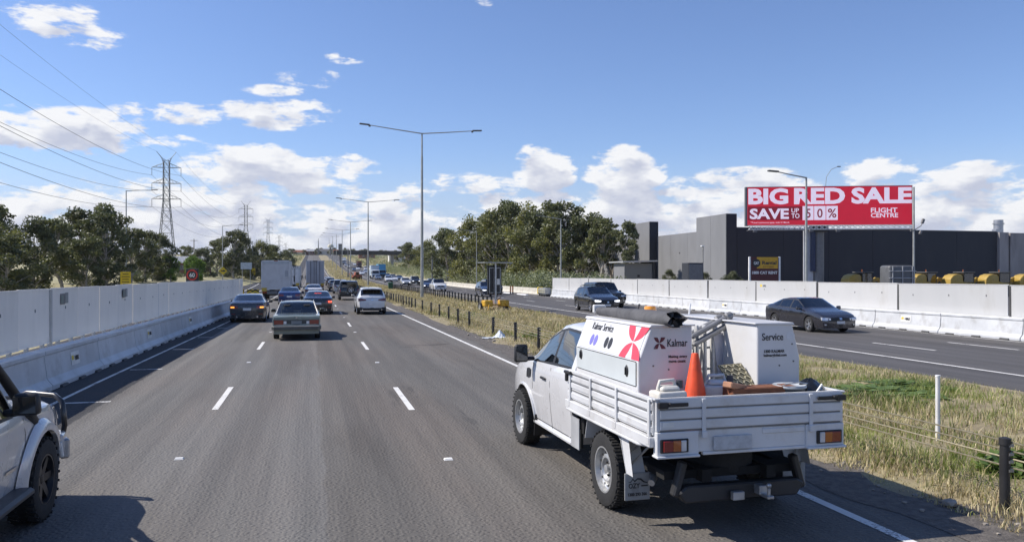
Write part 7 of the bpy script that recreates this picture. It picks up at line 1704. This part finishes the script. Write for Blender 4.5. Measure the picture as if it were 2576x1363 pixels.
# ---------------------------------------------------------------- overpass and houses far up the road
ov = thing('overpass', 'dark road overpass crossing beyond the oncoming lanes', 'bridge', (0, 430, 0))
M_ovd = pbr('overpass_dark', (.055, .058, .06), .8, var=.2, scale=.2)
b = MB(); b.lohi((11, 0, 13.0), (74, 9, 14.3)); b.build('deck', M_ovd, ov); b = MB(); b.lohi((11, -.25, 14.0), (74, -.02, 15.1)); b.build('parapet', M_ovd, ov)
for x in (14.5, 28.8, 42, 56): b = MB(); b.lohi((x - .6, 2, 4), (x + .6, 6, 13.0)); b.build('pier', M_conc, ov)
b = MB(); b.prism([(62, 5), (110, 5), (110, 14.9), (74.02, 14.9), (70, 13)], 'y', .1, 8.9); b.build('abutment', M_ground, ov)
M_wallh = [pbr('house_cream', (.48, .43, .36), .8), pbr('house_brick', (.22, .11, .075), .85, var=.2), pbr('house_white', (.62, .61, .58), .8)]
M_roofh = [pbr('roof_grey', (.12, .12, .125), .7), pbr('roof_terra', (.22, .085, .05), .8), pbr('roof_pale', (.33, .34, .35), .5)]
def house(label, x, y, w, d, h, k, rz=0., base=None):
    t = thing('house', label, 'house', (x, y, prof(y) if base is None else base), rz, 'far houses')
    b = MB(); b.lohi((-w / 2, 0, -1), (w / 2, d, h)); b.build('wall', M_wallh[k % 3], t)
    b = MB(); b.prism([(-.5, h), (d + .5, h), (d / 2, h + d * .28)], 'x', -w / 2 - .4, w / 2 + .4); b.build('roof', M_roofh[(k + 1) % 3], t)
    for q in (-.28, .22): b = MB(); b.lohi((w * q, -.06, h * .35), (w * q + w * .18, .02, h * .8)); b.build('window', M_glass_far, t)
for i, (x, y, w_, h, lab) in enumerate([(-14, 905, 14, 3.2, 'cream house at the left end of the crest skyline'), (-1, 912, 12, 4.5, 'brick house on the crest above the slow lanes'), (12, 915, 15, 5.0, 'white house on the crest above the median'), (27, 910, 11, 4.0, 'cream house on the crest right of the median lamps'), (46, 700, 14, 4., 'brick house above the far end of the overpass'), (60, 560, 16, 5., 'house with pale roof behind the overpass trees')]):
    house(lab, x, y, w_, 9, h, i)
house('grey-roofed building behind the bright green bushes', -29, 205, 9, 6, 2.6, 1, base=2.6)
house('reddish house behind the overpass just left of the grove', 66, 520, 12, 9, 5, 1, base=10)
for i, (x, y, h, p, lab) in enumerate([(-9, 906, 6, 'b', 'dark tree between the two left crest houses'), (5.5, 908, 7.5, 'g', 'tree between the brick and white crest houses'), (20, 905, 7, 'd', 'tree right of the white crest house'), (34, 903, 8, 'g', 'dark tree at the right end of the crest houses'), (-20, 902, 7, 'a', 'tree at the left end of the crest houses'), (9, 925, 9, 'a', 'taller tree peeping over the crest houses'), (24, 930, 9, 'g', 'dark tree behind the right crest houses'), (-4, 930, 8, 'e', 'thin tree behind the left crest houses')]):
    tree(p, lab, x, y, prof(y) + h, group='trees among the crest houses', squash=1.4)
t = thing('tower_sign', 'pale round-topped tower sign on the skyline above the median', 'tower', (19, 880, prof(880)))
b = MB(); b.tube([(0, 0, 0), (0, 0, 9)], .8, 8); b.build('stem', M_ink_grey, t); b = MB(); b.lathe([(0, 8), (3.2, 8.6), (3.2, 10.5), (2.0, 12.0), (0, 12.6)], 16); b.build('head', pbr('tower_cream', (.55, .53, .42), .6), t, smooth=40)
t = thing('dark_tower', 'dark block tower on the skyline right of the pale round tower', 'tower', (29, 870, prof(870))); b = MB(); b.lohi((-2, 0, 0), (2, 4, 12)); b.build('block', M_ink_grey, t); b = MB(); b.lohi((-2.2, -.2, 12), (2.2, 4.2, 12.5)); b.build('cap', M_ink, t)

# ---------------------------------------------------------------- thin air over the whole place, so that far things fade
hz = bpy.data.materials.new('haze_air'); hz.use_nodes = True; T = NT(hz.node_tree); T.n.clear()
ho = T.new('ShaderNodeOutputMaterial'); hv = T.new('ShaderNodeVolumePrincipled'); hv.inputs['Color'].default_value = (.90, .94, 1.0, 1); hv.inputs['Density'].default_value = .00006; hv.inputs['Anisotropy'].default_value = .2
T.l.new(hv.outputs[0], ho.inputs['Volume'])
b = MB(); b.lohi((-4500, -400, -4), (4500, 6500, 90)); o = b.build('haze', hz); o['kind'] = 'stuff'; o['label'] = 'thin pale air over the whole road'; o['category'] = 'haze'
scene.cycles.volume_bounces = 0
